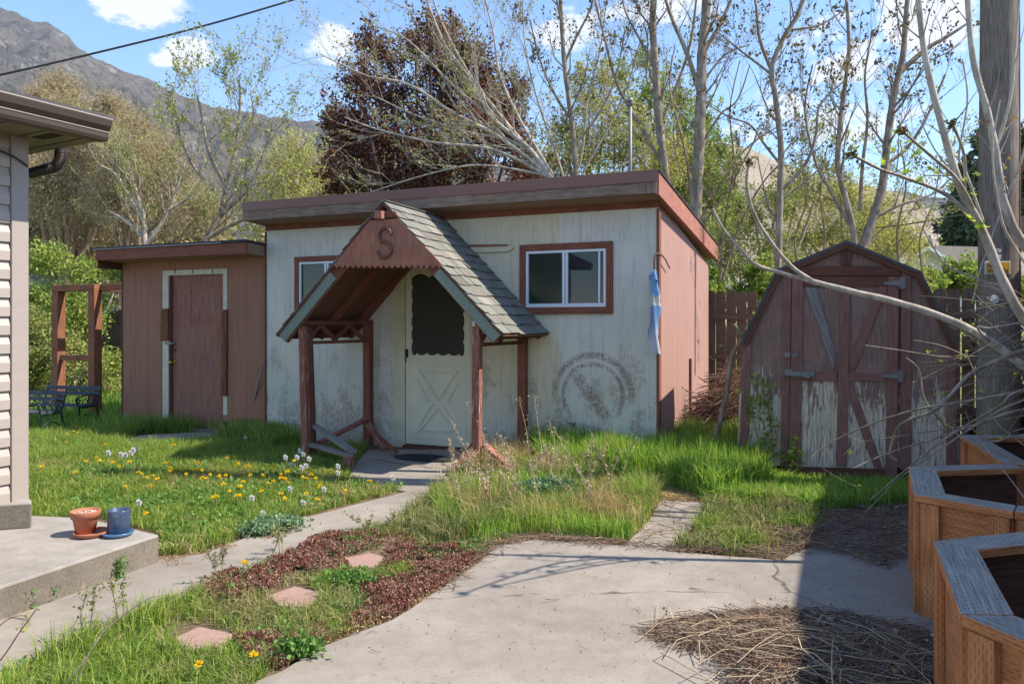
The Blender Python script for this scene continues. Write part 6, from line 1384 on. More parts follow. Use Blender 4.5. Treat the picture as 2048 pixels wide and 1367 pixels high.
# ================================================================== GROUND COVER
def in_poly(x, y, poly):
    x = np.asarray(x); y = np.asarray(y); n = len(poly); ins = np.zeros(x.shape, bool); j = n-1
    for i in range(n):
        xi, yi = poly[i]; xj, yj = poly[j]; c = ((yi > y) != (yj > y)) & (x < (xj-xi)*(y-yi)/((yj-yi) or 1e-9)+xi); ins ^= c; j = i
    return ins
def wp(px): return [(G(x, y).x, G(x, y).y) for x, y in px]
def scatter(poly_px, n, dens=None, excl=(), world=False):
    poly = poly_px if world else wp(poly_px); xs = [p[0] for p in poly]; ys = [p[1] for p in poly]; out = np.zeros((0, 2)); ex = [wp(e) for e in excl]
    it = 0
    while len(out) < n and it < 60:
        it += 1; x = rng.uniform(min(xs), max(xs), n*2); y = rng.uniform(min(ys), max(ys), n*2); k = in_poly(x, y, poly)
        for e in ex: k &= ~in_poly(x, y, e)
        if dens is not None: k &= rng.random(len(x)) < dens(x, y)
        out = np.concatenate([out, np.stack([x[k], y[k]], 1)])
    return out[:n]
def vnoise(x, y, s, seed=0):
    x = np.asarray(x)/s+seed*17.3; y = np.asarray(y)/s+seed*5.1; xi = np.floor(x).astype(int); yi = np.floor(y).astype(int); fx = x-xi; fy = y-yi
    h = lambda a, b: ((np.sin(a*127.1+b*311.7+seed*74.7)*43758.5453) % 1.0)
    u = fx*fx*(3-2*fx); v = fy*fy*(3-2*fy)
    return (h(xi, yi)*(1-u)+h(xi+1, yi)*u)*(1-v)+(h(xi, yi+1)*(1-u)+h(xi+1, yi+1)*u)*v
def grass(name, pts, hgt, wid, m, label=None, lean=.5, hv=.45, seg=2, z=0., parent=None, cat='grass', stuff=True, hfun=None):
    N = len(pts)
    if N == 0: return
    h_ = hgt*(1+rng.uniform(-hv, hv, N))*(hfun(pts[:, 0], pts[:, 1]) if hfun else 1.); a = rng.uniform(0, 6.283, N); ln = np.abs(rng.normal(0, lean, N))*h_; wd = wid*rng.uniform(.6, 1.3, N)
    fa = rng.uniform(0, 6.283, N); side = np.stack([np.cos(fa), np.sin(fa), np.zeros(N)], 1)*wd[:, None]*.5
    base = np.stack([pts[:, 0], pts[:, 1], np.full(N, z)], 1); dr = np.stack([np.cos(a), np.sin(a), np.zeros(N)], 1)*ln[:, None]; up_v = np.zeros((N, 3)); up_v[:, 2] = h_
    mid = base+up_v*.6+dr*.3; tip = base+up_v*(1-.25*np.minimum(1, ln/h_))[:, None]+dr
    V = np.stack([base-side, base+side, mid+side*.8, mid-side*.8, tip+side*.08, tip-side*.08], 1).reshape(-1, 3); b = np.arange(N)[:, None]*6
    Fc = np.concatenate([b+np.array([[0, 1, 2, 3]]), b+np.array([[3, 2, 4, 5]])], 1).reshape(-1, 4)
    o = np_mesh(name, V, Fc, M[m], parent)
    if label: tag(o, label, cat)
    if stuff: tag(o, kind='stuff')
    return o
LAWN = [(-200, 1010), (40, 1060), (172, 1030), (318, 1066), (322, 1112), (400, 1106), (480, 1078), (560, 1046), (700, 1008), (812, 980), (760, 974), (700, 955), (735, 900), (600, 899), (520, 899), (245, 868), (60, 868), (-200, 880)]
LX = [[(230, 884), (290, 869), (400, 864), (465, 868), (420, 887), (330, 893), (262, 893)], [(712, 925), (735, 899), (1060, 897), (1010, 930), (905, 966), (760, 966), (696, 955)]]
pts = scatter(LAWN, 115000, excl=LX, dens=lambda x, y: .15+.5*vnoise(x, y, .35, 1)+.5*vnoise(x, y, .09, 41))
grass('lawn_grass', pts, .066, .0055, 'grass_lawn', 'green lawn grass between the stoop, the walkway and the sheds', .75, hfun=lambda x, y: .4+.7*vnoise(x, y, .5, 2)+.6*vnoise(x, y, .11, 42)+np.clip((y-7.2)/2.2, 0, .8))
pts = scatter(LAWN, 9000, excl=LX, dens=lambda x, y: np.clip(vnoise(x, y, .8, 5)*1.6-.5, 0, 1)); grass('dry_lawn_grass', pts, .07, .007, 'grass_dry', 'straw-coloured dry blades mixed into the lawn', 1.2)
C = scatter(LAWN, 2600, excl=LX, dens=lambda x, y: np.clip((vnoise(x, y, .3, 61)-.35)*4, 0, 1)); b3 = np.repeat(np.stack([C[:, 0], C[:, 1], rng.uniform(.02, .05, len(C))], 1), 7, 0)+rng.normal(size=(len(C)*7, 3))*np.array([.025, .025, .01])
tag(leaves('lawn_weeds', b3, .034, M['weed'], up=(0, 0, .35), elong=2.0), 'dandelion leaves and broad weeds mixed through the lawn', 'weeds', kind='stuff')
# farther lawn and verge beyond
pts = scatter([(-400, 880), (60, 868), (245, 868), (245, 832), (260, 790), (0, 780), (-400, 790)], 26000); grass('lawn_grass', pts, .17, .014, 'grass_tall', 'taller grass under the benches and behind the timber frame', .5)
pts = scatter([(228, 872), (250, 858), (540, 868), (610, 893), (540, 905), (470, 886)], 7000, excl=LX); grass('lawn_grass', pts, .2, .009, 'grass_lawn', 'long grass along the foot of the brown shed wall', .5)
MID = [(-400, 1800), (-300, 1560), (0, 1362), (180, 1272), (330, 1205), (430, 1167), (560, 1116), (700, 1068), (800, 1038), (872, 987), (930, 958), (1000, 930), (1060, 900), (1320, 905), (1320, 1005), (1290, 1055), (1248, 1090), (1062, 1076), (990, 1090), (955, 1123), (860, 1190), (780, 1238), (655, 1288), (560, 1338), (500, 1360), (420, 1440), (300, 1800)]
STN = [((690, 1115), (742, 1104), (778, 1114), (752, 1133), (700, 1131)), ((535, 1190), (590, 1170), (642, 1183), (620, 1212), (560, 1210)), ((345, 1275), (400, 1250), (466, 1265), (440, 1298), (370, 1296))]
STX = [[(x+(x-cx_)*.12, y+(y-cy_)*.12+(14 if y > cy_ else 1)) for x, y in p] for p in STN for cx_, cy_ in [(sum(q[0] for q in p)/len(p), sum(q[1] for q in p)/len(p))]]
SED = [[(480, 1160), (560, 1118), (660, 1072), (790, 1075), (850, 1100), (958, 1095), (955, 1125), (860, 1190), (790, 1236), (690, 1262), (730, 1215), (700, 1150), (600, 1150), (540, 1185), (470, 1190)], [(400, 1175), (470, 1150), (520, 1170), (500, 1200), (430, 1210)], [(470, 1290), (560, 1280), (650, 1262), (650, 1292), (560, 1336), (500, 1330)]]
sedn = lambda x, y: np.clip((vnoise(x, y, .22, 9)*.5+vnoise(x, y, .06, 10)*.5-.38)*5, 0.05, 1)
C = []
for pl_, n_ in zip(SED, (7200, 800, 2200)):
    q = scatter(pl_, n_, dens=sedn, excl=STX); C.append(q)
C = np.concatenate(C); hh_ = .03+.035*vnoise(C[:, 0], C[:, 1], .18, 4)
base = np.stack([C[:, 0], C[:, 1], hh_*rng.uniform(.3, 1, len(C))], 1); cc = np.repeat(base, 7, 0)+rng.normal(size=(len(base)*7, 3))*np.array([.006, .006, .003])
o = leaves('red_sedum', cc, .012, M['sedum'], up=(0, 0, .9), elong=1.5); tag(o, 'dark red creeping sedum bordering the patio', 'ground cover', kind='stuff')
pts = scatter(MID, 38000, excl=STX+[s for s in SED[:1]], dens=lambda x, y: np.clip(vnoise(x, y, .3, 3)*1.5-.1, .05, 1)); grass('bed_grass', pts, .05, .005, 'grass_mix', 'patchy short grass growing between walkway and patio', 1., hfun=lambda x, y: .6+vnoise(x, y, .3, 7))
pts = scatter([(0, 1367), (0, 1362), (180, 1275), (330, 1210), (400, 1190), (470, 1250), (540, 1335), (480, 1420), (-100, 1600)], 12000, excl=STX, dens=lambda x, y: np.clip(vnoise(x, y, .25, 13)*1.6-.2, .05, 1)); grass('bed_grass', pts, .065, .005, 'grass_lawn', 'green grass around the nearest stepping stone', .8)
pts = scatter([(640, 1290), (700, 1260), (700, 1190), (780, 1160), (840, 1150), (760, 1120), (640, 1160), (560, 1220), (540, 1290)], 5000, excl=STX); grass('bed_grass', pts, .05, .005, 'grass_lawn', 'green grass strip between the red sedum patches', .9)
C = scatter(MID, 3000, excl=STX, dens=lambda x, y: np.clip((vnoise(x, y, .2, 21)-.5)*4, 0, 1)); b3 = np.repeat(np.stack([C[:, 0], C[:, 1], rng.uniform(.01, .05, len(C))], 1), 6, 0)+rng.normal(size=(len(C)*6, 3))*np.array([.02, .02, .006])
tag(leaves('clover_leaves', b3, .014, M['weed'], up=(0, 0, .5), elong=1.25), 'low broad-leaved green weeds spread through the bed', 'weeds', kind='stuff')
# bright clump of blue-green weed beside the walkway
for px, py, n_, rr, lb in ((560, 1062, 90, .16, 'crinkled blue-green weed on the lawn edge by the walkway'), (520, 1074, 60, .12, 'smaller crinkled blue-green weed nearer the stoop'), (1095, 1020, 100, .2, 'bushy blue-green weed in the middle of the tall grass'), (600, 1320, 40, .09, 'broad-leaved weed at the patio corner'), (700, 1180, 60, .12, 'leafy green weed between two stepping stones')):
    c = G(px, py); q = rng.normal(size=(n_*14, 3))*np.array([rr*.5, rr*.3, .02])+np.array([0, 0, .06+(.14 if py == 1020 else 0)]); q[:, 2] = np.abs(q[:, 2]); o = leaves('leafy_weed', q, .022, M['weed_blue' if 'blue' in lb else 'weed'], up=(0, 0, .4), elong=1.4); o.location = c; tag(o, lb, 'weed')
# tall grasses
pts = scatter([(860, 1010), (930, 950), (1010, 915), (1150, 925), (1250, 950), (1318, 1005), (1290, 1055), (1248, 1088), (1062, 1072), (960, 1085), (880, 1060)], 20000); grass('tall_grass', pts, .15, .006, 'grass_tall', 'tall green grass clump between the walkway and the narrow path', .5, hfun=lambda x, y: .6+.9*vnoise(x, y, .4, 31))
pts = scatter([(780, 1060), (872, 990), (960, 945), (1060, 930), (1100, 960), (1000, 1060), (900, 1090)], 6000, dens=lambda x, y: np.clip(vnoise(x, y, .25, 44)*1.6-.2, .05, 1)); grass('tall_grass', pts, .14, .007, 'grass_mix', 'rough mixed grass beside the walkway bend', .7)
pts = scatter([(1180, 985), (1310, 985), (1318, 1020), (1280, 1070), (1180, 1060)], 1100); grass('tall_grass', pts, .16, .007, 'grass_dry', 'tawny dry grass tuft by the narrow path', .5)
pts = scatter([(930, 960), (950, 930), (1040, 910), (1060, 930), (1010, 960)], 1500); grass('tall_grass', pts, .22, .006, 'grass_dry', 'pale straw grass around the right porch post', .7)
pts = scatter([(1050, 900), (1320, 905), (1330, 960), (1250, 970), (1080, 940)], 13000); grass('tall_grass', pts, .27, .010, 'grass_tall', 'lush green grass along the foot of the pale shed wall', .4, hfun=lambda x, y: .7+.6*vnoise(x, y, .3, 33))
pts = scatter([(1318, 905), (1350, 880), (1485, 880), (1520, 945), (1540, 985), (1420, 1000), (1330, 975)], 15000); grass('tall_grass', pts, .26, .011, 'grass_tall', 'lush tall grass between the two sheds', .4, hfun=lambda x, y: .7+.6*vnoise(x, y, .3, 34))
pts = scatter([(1400, 1000), (1480, 960), (1530, 960), (1600, 975), (1840, 980), (1840, 1012), (1650, 1022), (1540, 1010)], 14000); grass('tall_grass', pts, .12, .009, 'grass_tall', 'green grass along the foot of the barn-roofed shed', .7)
pts = scatter([(1345, 1100), (1395, 1050), (1415, 1005), (1540, 1010), (1640, 1030), (1630, 1085), (1540, 1118)], 2400, dens=lambda x, y: np.clip(vnoise(x, y, .18, 51)*3-1.2, .04, 1)); grass('sparse_grass', pts, .10, .008, 'grass_mix', 'sparse trampled grass on the soil patch before the patio', .9)
pts = scatter([(1345, 1100), (1395, 1050), (1415, 1005), (1540, 1010), (1640, 1030), (1630, 1085), (1540, 1118)], 1700, dens=lambda x, y: np.clip(vnoise(x, y, .2, 58)*3-1.4, .02, 1)); grass('sparse_grass', pts, .10, .007, 'grass_lawn', 'green blades in the soil patch before the patio', .9)
pts = scatter([(1250, 980), (1440, 975), (1450, 1006), (1325, 1000)], 2200); grass('dry_thatch', pts, .03, .007, 'grass_dry', 'flattened straw thatch at the end of the narrow path', 2.5)
pts = scatter([(880, 1000), (960, 940), (1150, 930), (1300, 985), (1290, 1050), (1060, 1066), (920, 1060)], 3600, dens=lambda x, y: np.clip(vnoise(x, y, .2, 71)*2.4-.9, .02, 1)); grass('straw_blades', pts, .2, .005, 'grass_dry', 'dry straw standing among the tall green grass', .6)
q = scatter([(560, 1345), (860, 1200), (990, 1100), (1250, 1098), (1560, 1130), (1700, 1060), (1830, 1250), (1500, 1500), (500, 1500)], 900); C = np.stack([q[:, 0], q[:, 1], np.full(len(q), .022)], 1); tag(leaves('patio_grit', C, .009, M['twig'], elong=1.6), 'bits of grit and bark scattered on the patio', 'grit', kind='stuff')
pts = scatter([(-50, 1500), (0, 1366), (120, 1310), (260, 1250), (330, 1230), (360, 1330), (200, 1480)], 1300, dens=lambda x, y: np.clip(vnoise(x, y, .15, 81)*2.4-.8, .02, 1)); grass('tall_grass', pts, .13, .005, 'grass_lawn', 'shaggy longer grass in the near left corner', .6)
# stepping stones
for i, (pts_, lb) in enumerate(zip(STN, ('farthest pink stepping stone among the red sedum', 'middle pink stepping stone in the grass', 'nearest pink stepping stone in the grass'))):
    w_ = [G(x, y, .022) for x, y in pts_]; c = sum(w_, Vector())/len(w_); mb = MB(); q = subdiv([p-c for p in w_], jit=.006); mb.prism([Vector((p.x, p.y, -.03)) for p in q], (0, 0, .03)); o = mb.build('stepping_stone', M['stone'], None, .006); o.location = (c.x, c.y, .022); tag(o, lb, 'stepping stone', 'pink stepping stones')
# dandelions
def dand(px, py, s=1.):
    c = G(px, py+7, 0); Z = c.y; h_ = rng.uniform(.07, .13); q = Vector((rng.normal()*.01, rng.normal()*.01, h_))
    o = proto_d.copy(); col.objects.link(o); o.location = c; o.rotation_euler = (rng.normal()*.15, rng.normal()*.15, rng.uniform(0, 6)); sx = s*rng.uniform(.8, 1.2); o.scale = (sx, sx, rng.uniform(.8, 1.3))
    f = proto_f.copy(); col.objects.link(f); f.parent = o
    for t_, g_ in DZ:
        if t_(px, py): o['label'] = g_; o['group'] = g_.replace('yellow dandelion', 'yellow dandelions', 1); break
    return o
DZ = [(lambda x, y: x < 240 and y < 905, 'yellow dandelion in the bunch before the dark garden benches'), (lambda x, y: y < 905, 'yellow dandelion in the shaded lawn near the pale shed'), (lambda x, y: x > 1300, 'single yellow dandelion in the tall grass before the pale shed corner'), (lambda x, y: y > 1300, 'yellow dandelion in the grass at the near edge of the patio'), (lambda x, y: y > 1100, 'lone yellow dandelion by the red sedum next to the walkway'), (lambda x, y: y > 1050, 'yellow dandelion just behind the blue pot'), (lambda x, y: x < 310, 'yellow dandelion on the lawn behind the two flower pots'), (lambda x, y: x > 540, 'yellow dandelion at the right side of the lawn toward the porch'), (lambda x, y: True, 'yellow dandelion in the broad middle drift on the lawn')]
ts = TubeSet(5); ts.add(np.array([[0, 0, 0], [.004, 0, .05], [0, 0, .1]]), [.0022]*3); proto_d = ts.build('dandelion', M['stem']); 
q = rng.normal(size=(90, 3)); q[:, 2] = np.abs(q[:, 2])*.5; q /= np.linalg.norm(q, axis=1)[:, None]
V, Fc = leaf_arrays(np.zeros((90, 3))+np.array([0, 0, .098]), .02, elong=3, dirs=q, spread=.1); proto_f = np_mesh('flower_head', V, Fc, M['dand'], proto_d)
tag(proto_d, 'small yellow dandelion in flower on the lawn', 'dandelion', 'yellow dandelions on the lawn')
DP = [(84, 883), (112, 886), (133, 891), (150, 863), (158, 860), (166, 868), (172, 862), (178, 871), (146, 872), (160, 875), (180, 868), (132, 877), (215, 903), (83, 955), (155, 955), (171, 932), (192, 927), (196, 941), (222, 934), (230, 936), (262, 935), (268, 938), (240, 953), (248, 984), (276, 955), (288, 960), (296, 975), (305, 965), (320, 970), (333, 940), (351, 948), (338, 956), (371, 952), (383, 950), (388, 955), (370, 965), (405, 957), (409, 972), (415, 970), (420, 968), (432, 969), (446, 981), (438, 954), (454, 928), (473, 928), (475, 944), (497, 944), (505, 947), (478, 984), (482, 981), (476, 1007), (459, 997), (524, 972), (532, 983), (548, 984), (560, 961), (565, 975), (571, 976), (578, 978), (583, 963), (609, 970), (619, 952), (621, 966), (477, 1008), (435, 1018), (296, 1055), (509, 970), (545, 953), (560, 1001), (580, 1018), (610, 1010), (631, 1014), (652, 991), (697, 997), (735, 977), (608, 978), (590, 938), (505, 899), (528, 880), (515, 897), (1357, 941), (478, 1158), (500, 1362), (402, 1362), (346, 957), (391, 945), (452, 964), (350, 905), (310, 990), (428, 1010), (522, 1003), (640, 975), (667, 950)]
first = True
for px, py in DP:
    if first: proto_d.location = G(px, py+7, 0); first = False; continue
    dand(px, py)
ts = TubeSet(5); ts.add(np.array([[0, 0, 0], [.006, 0, .1], [0, 0, .2]]), [.002]*3); proto_p = ts.build('dandelion_seed_head', M['stem'])
q = rng.normal(size=(260, 3)); q /= np.linalg.norm(q, axis=1)[:, None]; V, Fc = leaf_arrays(np.zeros((260, 3))+np.array([0, 0, .2]), .022, elong=2.6, dirs=q, spread=.05); pf_ = np_mesh('puff', V, Fc, M['puff'], proto_p)
mb = MB(); mb.ball((0, 0, .2), .013, 10, 7); pc_ = mb.build('puff_core', M['puff'], proto_p)
tag(proto_p, 'white dandelion seed head on a tall stem in the lawn', 'dandelion', 'dandelion seed heads in the lawn')
PP = [(217, 905, 80), (242, 908, 60), (251, 909, 55), (262, 905, 60), (267, 899, 70), (272, 897, 60), (278, 1004, 40), (571, 914, 60), (594, 914, 60), (600, 901, 60), (607, 908, 60), (618, 917, 60), (603, 934, 40), (612, 931, 40), (676, 932, 50), (504, 995, 40), (491, 875, 20), (580, 977, 25), (648, 978, 20), (607, 1005, 20), (526, 1026, 20), (786, 955, 40), (676, 945, 30), (583, 928, 30)]
for i, (px, py, dn) in enumerate(PP):
    g_ = G(px, py+dn, 0); top = P(px, py, g_.y)
    if i: o = proto_p.copy(); col.objects.link(o); a = pf_.copy(); b_ = pc_.copy(); [col.objects.link(x) for x in (a, b_)]; a.parent = o; b_.parent = o
    else: o = proto_p
    if px < 290: o['label'] = 'white dandelion seed head standing behind the flower pots'; o['group'] = 'seed heads behind the flower pots'
    elif 560 < px < 690 and py < 950: o['label'] = 'white dandelion seed head in the bunch by the broken porch rail'; o['group'] = 'seed heads by the porch rail'
    else: o['label'] = 'scattered white dandelion seed head lower in the lawn'; o['group'] = 'scattered dandelion seed heads'
    o.location = g_; s = top.z/.2; o.scale = (.85, .85, 1); o.location.z = top.z-.2; 
# dead stalks standing in the tall grass
def stalks(name, label, spots, m='stalk'):
    for i, (bx, by, tx, ty) in enumerate(spots):
        b_ = G(bx, by); t_ = P(tx, ty, b_.y+random.uniform(-.1, .1)); ts = TubeSet(4); pl = polyline([b_, b_.lerp(t_, .5)+Vector((random.uniform(-.03, .03), 0, .02)), t_], 5); pl0 = pl-np.array(b_); ts.add(pl0, np.linspace(.0035, .0015, len(pl0))); C = []
        for k in range(14):
            j = rng.integers(4, len(pl0)); d = np.array([rng.normal()*.5, rng.normal()*.3, .8]); e = pl0[j]+d*rng.uniform(.01, .05); ts.add(np.array([pl0[j], e]), [.001, .0006], 3); C.append(e)
        root = ts.build(name, M[m]); root.location = b_; C = np.repeat(np.array(C), 5, 0); C = np.concatenate([C, np.repeat(pl0[5:], 4, 0)]); leaves('seed_husks', C+rng.normal(size=C.shape)*.006, .013, M[m], root, elong=1.6); tag(root, label, 'weed stalk', 'weed stalks: '+name.replace('_', ' '))
stalks('dead_stalk', 'dead tan weed stalk with seed husks in the tall grass', [(970, 960, 900, 835), (985, 950, 935, 810), (990, 960, 962, 850), (1010, 960, 990, 880), (1090, 960, 1068, 790), (1060, 950, 1040, 805), (1120, 985, 1100, 850), (1180, 990, 1110, 860), (1140, 1010, 1180, 890), (1160, 1010, 1215, 885), (1120, 1010, 1090, 890), (1050, 1000, 1020, 900), (960, 1000, 925, 905), (950, 990, 900, 900), (1180, 1030, 1240, 905), (1200, 1040, 1150, 930), (1020, 980, 1130, 870), (940, 1010, 950, 900), (975, 1010, 985, 915), (930, 1020, 880, 940), (990, 1020, 940, 930), (1230, 1010, 1200, 900), (1100, 1040, 1060, 930)]+[(bx, by, bx+random.uniform(-60, 50), by-random.uniform(60, 120)) for bx, by in [(random.uniform(890, 1240), random.uniform(960, 1040)) for _ in range(30)]])
stalks('grass_stalk', 'dark green flowering grass stalk beside the walkway', [(560, 1112, 545, 1060), (566, 1112, 575, 1062), (440, 1165, 415, 1105), (450, 1162, 452, 1100), (540, 1120, 556, 1055), (170, 1290, 172, 1190), (175, 1290, 190, 1170), (240, 1260, 222, 1170), (250, 1255, 246, 1165), (720, 1072, 745, 1032), (760, 1060, 790, 1030), (745, 1060, 700, 1035)], 'grass_mix')
# little weeds at the step foot
for i, (px, py, h_, lb) in enumerate(((240, 1160, .13, 'small yellow-flowered weed against the step face, nearest the pots'), (100, 1205, .10, 'little dry-leaved weed at the foot of the stoop, right of the green one'), (55, 1222, .11, 'small green weed at the foot of the stoop near the left edge'))):
    c = G(px, py); C = np.array([[rng.normal()*.018, rng.normal()*.015, abs(rng.uniform(.01, h_))] for _ in range(160)]); o = leaves('step_weed', C, .016, M['weed'], elong=1.4); o.location = c+Vector((0, .0, 0)); tag(o, lb, 'weed')
    ts = TubeSet(4)
    for k in range(5): ts.add(np.array([[0, 0, 0], [rng.normal()*.012, 0, h_*.5], [rng.normal()*.025, 0, h_]]), [.0015]*3)
    ts.build('stems', M['stem'], o)
# bare foreground twigs (bottom left)
r5, lf5, o5 = near('budding_branch', 'long grey budding branch rising from the bottom left corner over the grass', [([(90, 1450, 2.35), (150, 1367, 2.35), (200, 1270, 2.4), (290, 1200, 2.45), (335, 1185, 2.5)], 2, 1), ([(200, 1272, 2.4), (160, 1330, 2.35), (100, 1400, 2.3)], 1.2, .8)], 2.4, 'bark_grey', None, .02, .5, 2, .06)
palmate(r5, lf5, o5, 'leaf_olive', .012, .3)
r6, lf6, o6 = near('budding_branch', 'short budding twig with yellow-green buds at the left edge', [([(-60, 1380, 2.5), (0, 1320, 2.5), (38, 1265, 2.5), (72, 1218, 2.5)], 1.8, 1), ([(-30, 1300, 2.6), (0, 1250, 2.6), (30, 1232, 2.6), (52, 1230, 2.6)], 1.2, .8)], 2.5, 'bark_red', None, .02, 1.2, 2, .05)
palmate(r6, lf6, o6, 'leaf_willow', .016, .1)
# twig heaps and litter
def twigs(name, poly, n, lmin, lmax, rad, hfun, label, m='twig', flat=.12, cat='twig pile', curve=.12):
    q = scatter(poly, n); ts = TubeSet(3)
    for x, y in q:
        a = rng.normal(.0, 1.0)+(0 if rng.random() < .7 else 1.5); L_ = rng.uniform(lmin, lmax); d = np.array([math.cos(a), math.sin(a), rng.normal()*flat]); z = hfun(x, y)*rng.random()+.028; c = np.array([x, y, z]); k = np.cross(d, [0, 0, 1])*rng.normal()*curve*L_+np.array([0, 0, abs(rng.normal())*.03*L_])
        pl = np.array([c-d*L_/2, c-d*L_*.15+k, c+d*L_*.2+k*.8, c+d*L_/2]); pl[:, 2] = np.maximum(pl[:, 2], .026); r_ = rad*rng.uniform(.4, 1.5); ts.add(pl, [r_, r_*.9, r_*.7, r_*.4])
    o = ts.build(name, M[m]); tag(o, label, cat, kind='stuff'); return o
def mound(cx, cy, rx, ry, h_):
    c = G(cx, cy); return lambda x, y: h_*max(0., 1-((x-c.x)/rx)**2-((y-c.y)/ry)**2)
PILE = [(1290, 1270), (1400, 1245), (1560, 1228), (1700, 1240), (1850, 1275), (1880, 1400), (1800, 1600), (1560, 1560), (1490, 1400), (1440, 1320), (1330, 1290)]
twigs('twig_heap', PILE, 7500, .03, .26, .0018, mound(1640, 1370, .62, .5, .075), 'big heap of dead grey twigs on the patio, half in shade', cat='twig heap')
twigs('twig_heap', PILE, 420, .15, .5, .0024, mound(1640, 1370, .62, .5, .10), 'long pale vine stems lying over the big twig heap', 'stalk', .05, cat='twig heap', curve=.25)
PILE2 = [(1610, 1060), (1640, 1030), (1815, 1015), (1818, 1120), (1780, 1145), (1660, 1110), (1600, 1100)]
twigs('twig_heap', PILE2, 1300, .05, .3, .002, mound(1720, 1090, .5, .5, .06), 'low scatter of dead twigs in the shade behind the planters', cat='twig heap')
twigs('twig_scatter', [(1340, 1105), (1640, 1035), (1640, 1100), (1560, 1122)], 500, .05, .3, .0022, lambda x, y: .01, 'twigs scattered over the soil patch', cat='twigs')
twigs('twig_scatter', [(940, 1130), (990, 1088), (1070, 1072), (1250, 1090), (1560, 1118), (1250, 1100), (1060, 1088), (1000, 1100), (870, 1200)], 260, .05, .3, .0022, lambda x, y: .004, 'dry twigs along the patio edge', cat='twigs')
twigs('twig_scatter', [(600, 1240), (1200, 1150), (1500, 1130), (1580, 1240), (1300, 1340), (700, 1367)], 26, .02, .09, .002, lambda x, y: .002, 'a few twig crumbs on the open patio', cat='twigs')
twigs('twig_scatter', [(1255, 1090), (1330, 1000), (1410, 1005), (1345, 1100)], 60, .06, .35, .0022, lambda x, y: .004, 'twigs lying across the narrow path', cat='twigs')
q = scatter(PILE, 130); C = np.stack([q[:, 0], q[:, 1], rng.uniform(.03, .13, len(q))], 1); tag(leaves('leaf_litter', C, .022, M['litter'], elong=1.5), 'curled brown leaves caught in the twig heap', 'leaf litter', kind='stuff')
q = np.concatenate([scatter(PILE2, 260), scatter([(1345, 1100), (1415, 1005), (1640, 1030), (1600, 1110)], 200)]); C = np.stack([q[:, 0], q[:, 1], rng.uniform(.02, .05, len(q))], 1); tag(leaves('leaf_litter', C, .02, M['litter'], elong=1.5), 'brown leaves on the shaded ground by the planters', 'leaf litter', kind='stuff')
# edge crumbs between beds and concrete
q = scatter([(940, 1130), (990, 1088), (1062, 1074), (1250, 1088), (1250, 1094), (1062, 1082), (995, 1098), (960, 1130), (865, 1196), (785, 1244), (660, 1294), (565, 1344), (560, 1336), (650, 1286), (780, 1236), (860, 1188)], 1800); C = np.stack([q[:, 0], q[:, 1], rng.uniform(.02, .03, len(q))], 1); tag(leaves('leaf_litter', C, .014, M['litter'], elong=1.8), 'straw crumbs along the patio border', 'leaf litter', kind='stuff')
q = scatter([(330, 1120), (480, 1085), (560, 1050), (600, 1045), (560, 1075), (440, 1115), (330, 1150)], 900, dens=lambda x, y: np.clip(vnoise(x, y, .12, 3)*2-.6, 0, 1)); C = np.stack([q[:, 0], q[:, 1], rng.uniform(.017, .022, len(q))], 1); tag(leaves('leaf_litter', C, .011, M['litter'], elong=1.3), 'dry crumbs on the walkway by the stoop', 'leaf litter', kind='stuff')
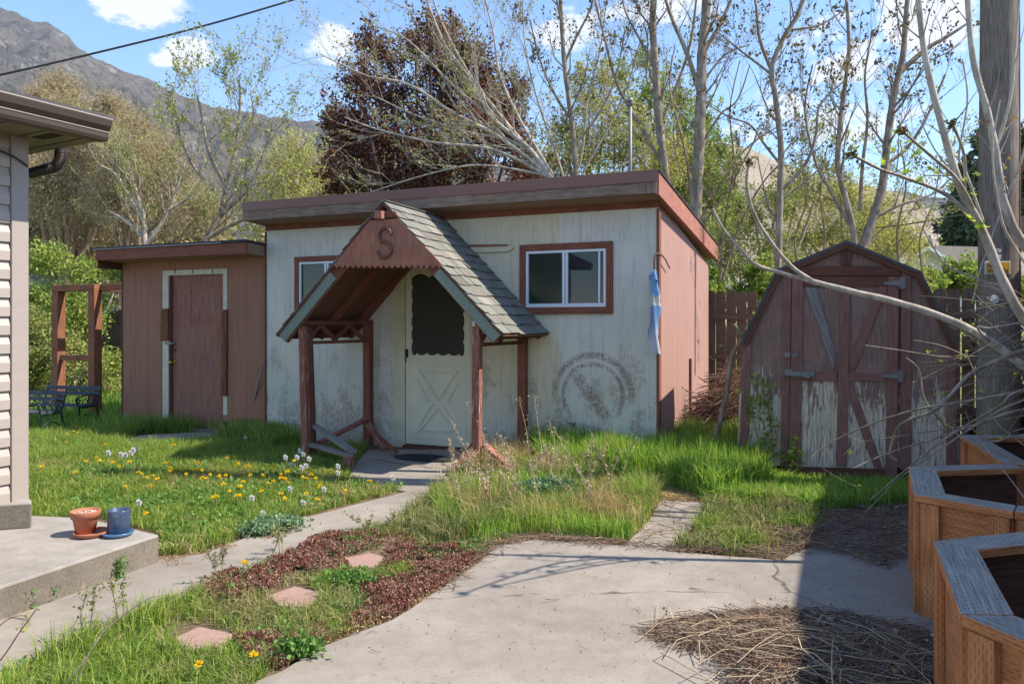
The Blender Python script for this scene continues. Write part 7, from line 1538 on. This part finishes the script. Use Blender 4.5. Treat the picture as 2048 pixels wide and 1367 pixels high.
# brush heap between sheds, log and dead stump limb
def brush():
    ts = TubeSet(4); 
    for k in range(1100):
        t = rng.random(); bx = 1355+t*125+rng.normal()*8; c = G(bx, 892-t*6); a = rng.normal(.35, .55); L_ = rng.uniform(.3, 1.0); hh2 = (.08+.85*t**1.1)*rng.random(); p = np.array([c.x, c.y+rng.uniform(-.3, .3), hh2]); d = np.array([math.cos(a)*.9, rng.normal()*.3, math.sin(a)*.8+.1]); pl = np.array([p-d*L_/2, p+np.array([0, 0, .03]), p+d*L_/2+np.array([0, 0, -.05])]); pl[:, 2] = np.maximum(pl[:, 2], .01); r_ = rng.uniform(.002, .006); ts.add(pl, [r_*1.3, r_, r_*.5])
    return ts.build('brush_heap', mat('red_brown_brush', lambda t: t.out(t.mix(t.noise(t.obj(), 3, 3), srgb(138, 108, 90), srgb(92, 68, 56)), .9)))
tag(brush(), 'red-brown heap of dead brush between the two sheds', 'brush heap', kind='stuff')
r7, lf7, o7 = near('dead_limb', 'grey dead limb standing against the left corner of the barn-roofed shed', [([(1425, 900, 7.6), (1450, 800, 7.5), (1462, 720, 7.4), (1472, 695, 7.3), (1485, 678, 7.2), (1478, 662, 7.1), (1468, 648, 7.1)], 6, 2.5), ([(1462, 700, 7.4), (1450, 692, 7.3), (1440, 690, 7.3)], 2, 1)], 7.3, 'bark_grey', None, .03, .6, 2, .3)
palmate(r7, lf7, o7, 'leaf_olive', .03, .4)
mb = MB(); a, b_ = G(1372, 900), G(1410, 880); mb.tube([a+Vector((0, 0, .1)), b_+Vector((.1, 0, .22))], .035, 10); o = mb.build('pipe_length', M['galv']); tag(o, 'short grey pipe lying at the foot of the brush heap', 'pipe')
# vine on the barn shed front, sprig by its door
def vine(name, label, pts_, n, size, m):
    n = int(n*1.7); size *= 1.2
    for_ = [Vector(S3.W(*(lambda q: (q.x, -.07-random.uniform(0, .04), q.z))(l3(x, y, -.07)))) for x, y in pts_]; o = Vector((for_[0].x, for_[0].y, 0)); root = tree(name, label, o, 'vine'); ts = TubeSet(4); pl = polyline(for_, 6); ts.add(pl, np.linspace(.005, .002, len(pl))); ts.build('stem', M['bark_red'], root, o)
    lf = [(pl[rng.integers(3, len(pl))]+rng.normal(size=3)*np.array([.04, .01, .02]), None) for _ in range(n)]; palmate(root, lf, o, m, size, 0.)
vine('climbing_vine', 'green vine climbing the left panel of the barn-roofed shed, the taller', [(1548, 930), (1545, 880), (1540, 840), (1532, 800), (1525, 755)], 34, .038, 'leaf_spring')
vine('climbing_vine', 'shorter green vine at the left corner panel of the barn-roofed shed', [(1535, 930), (1520, 890), (1508, 840), (1500, 790)], 26, .036, 'leaf_spring')
vine('climbing_vine', 'bright lime sprig in front of the left door stile of the barn-roofed shed', [(1592, 945), (1588, 920), (1586, 890), (1584, 865)], 8, .045, 'leaf_lime')
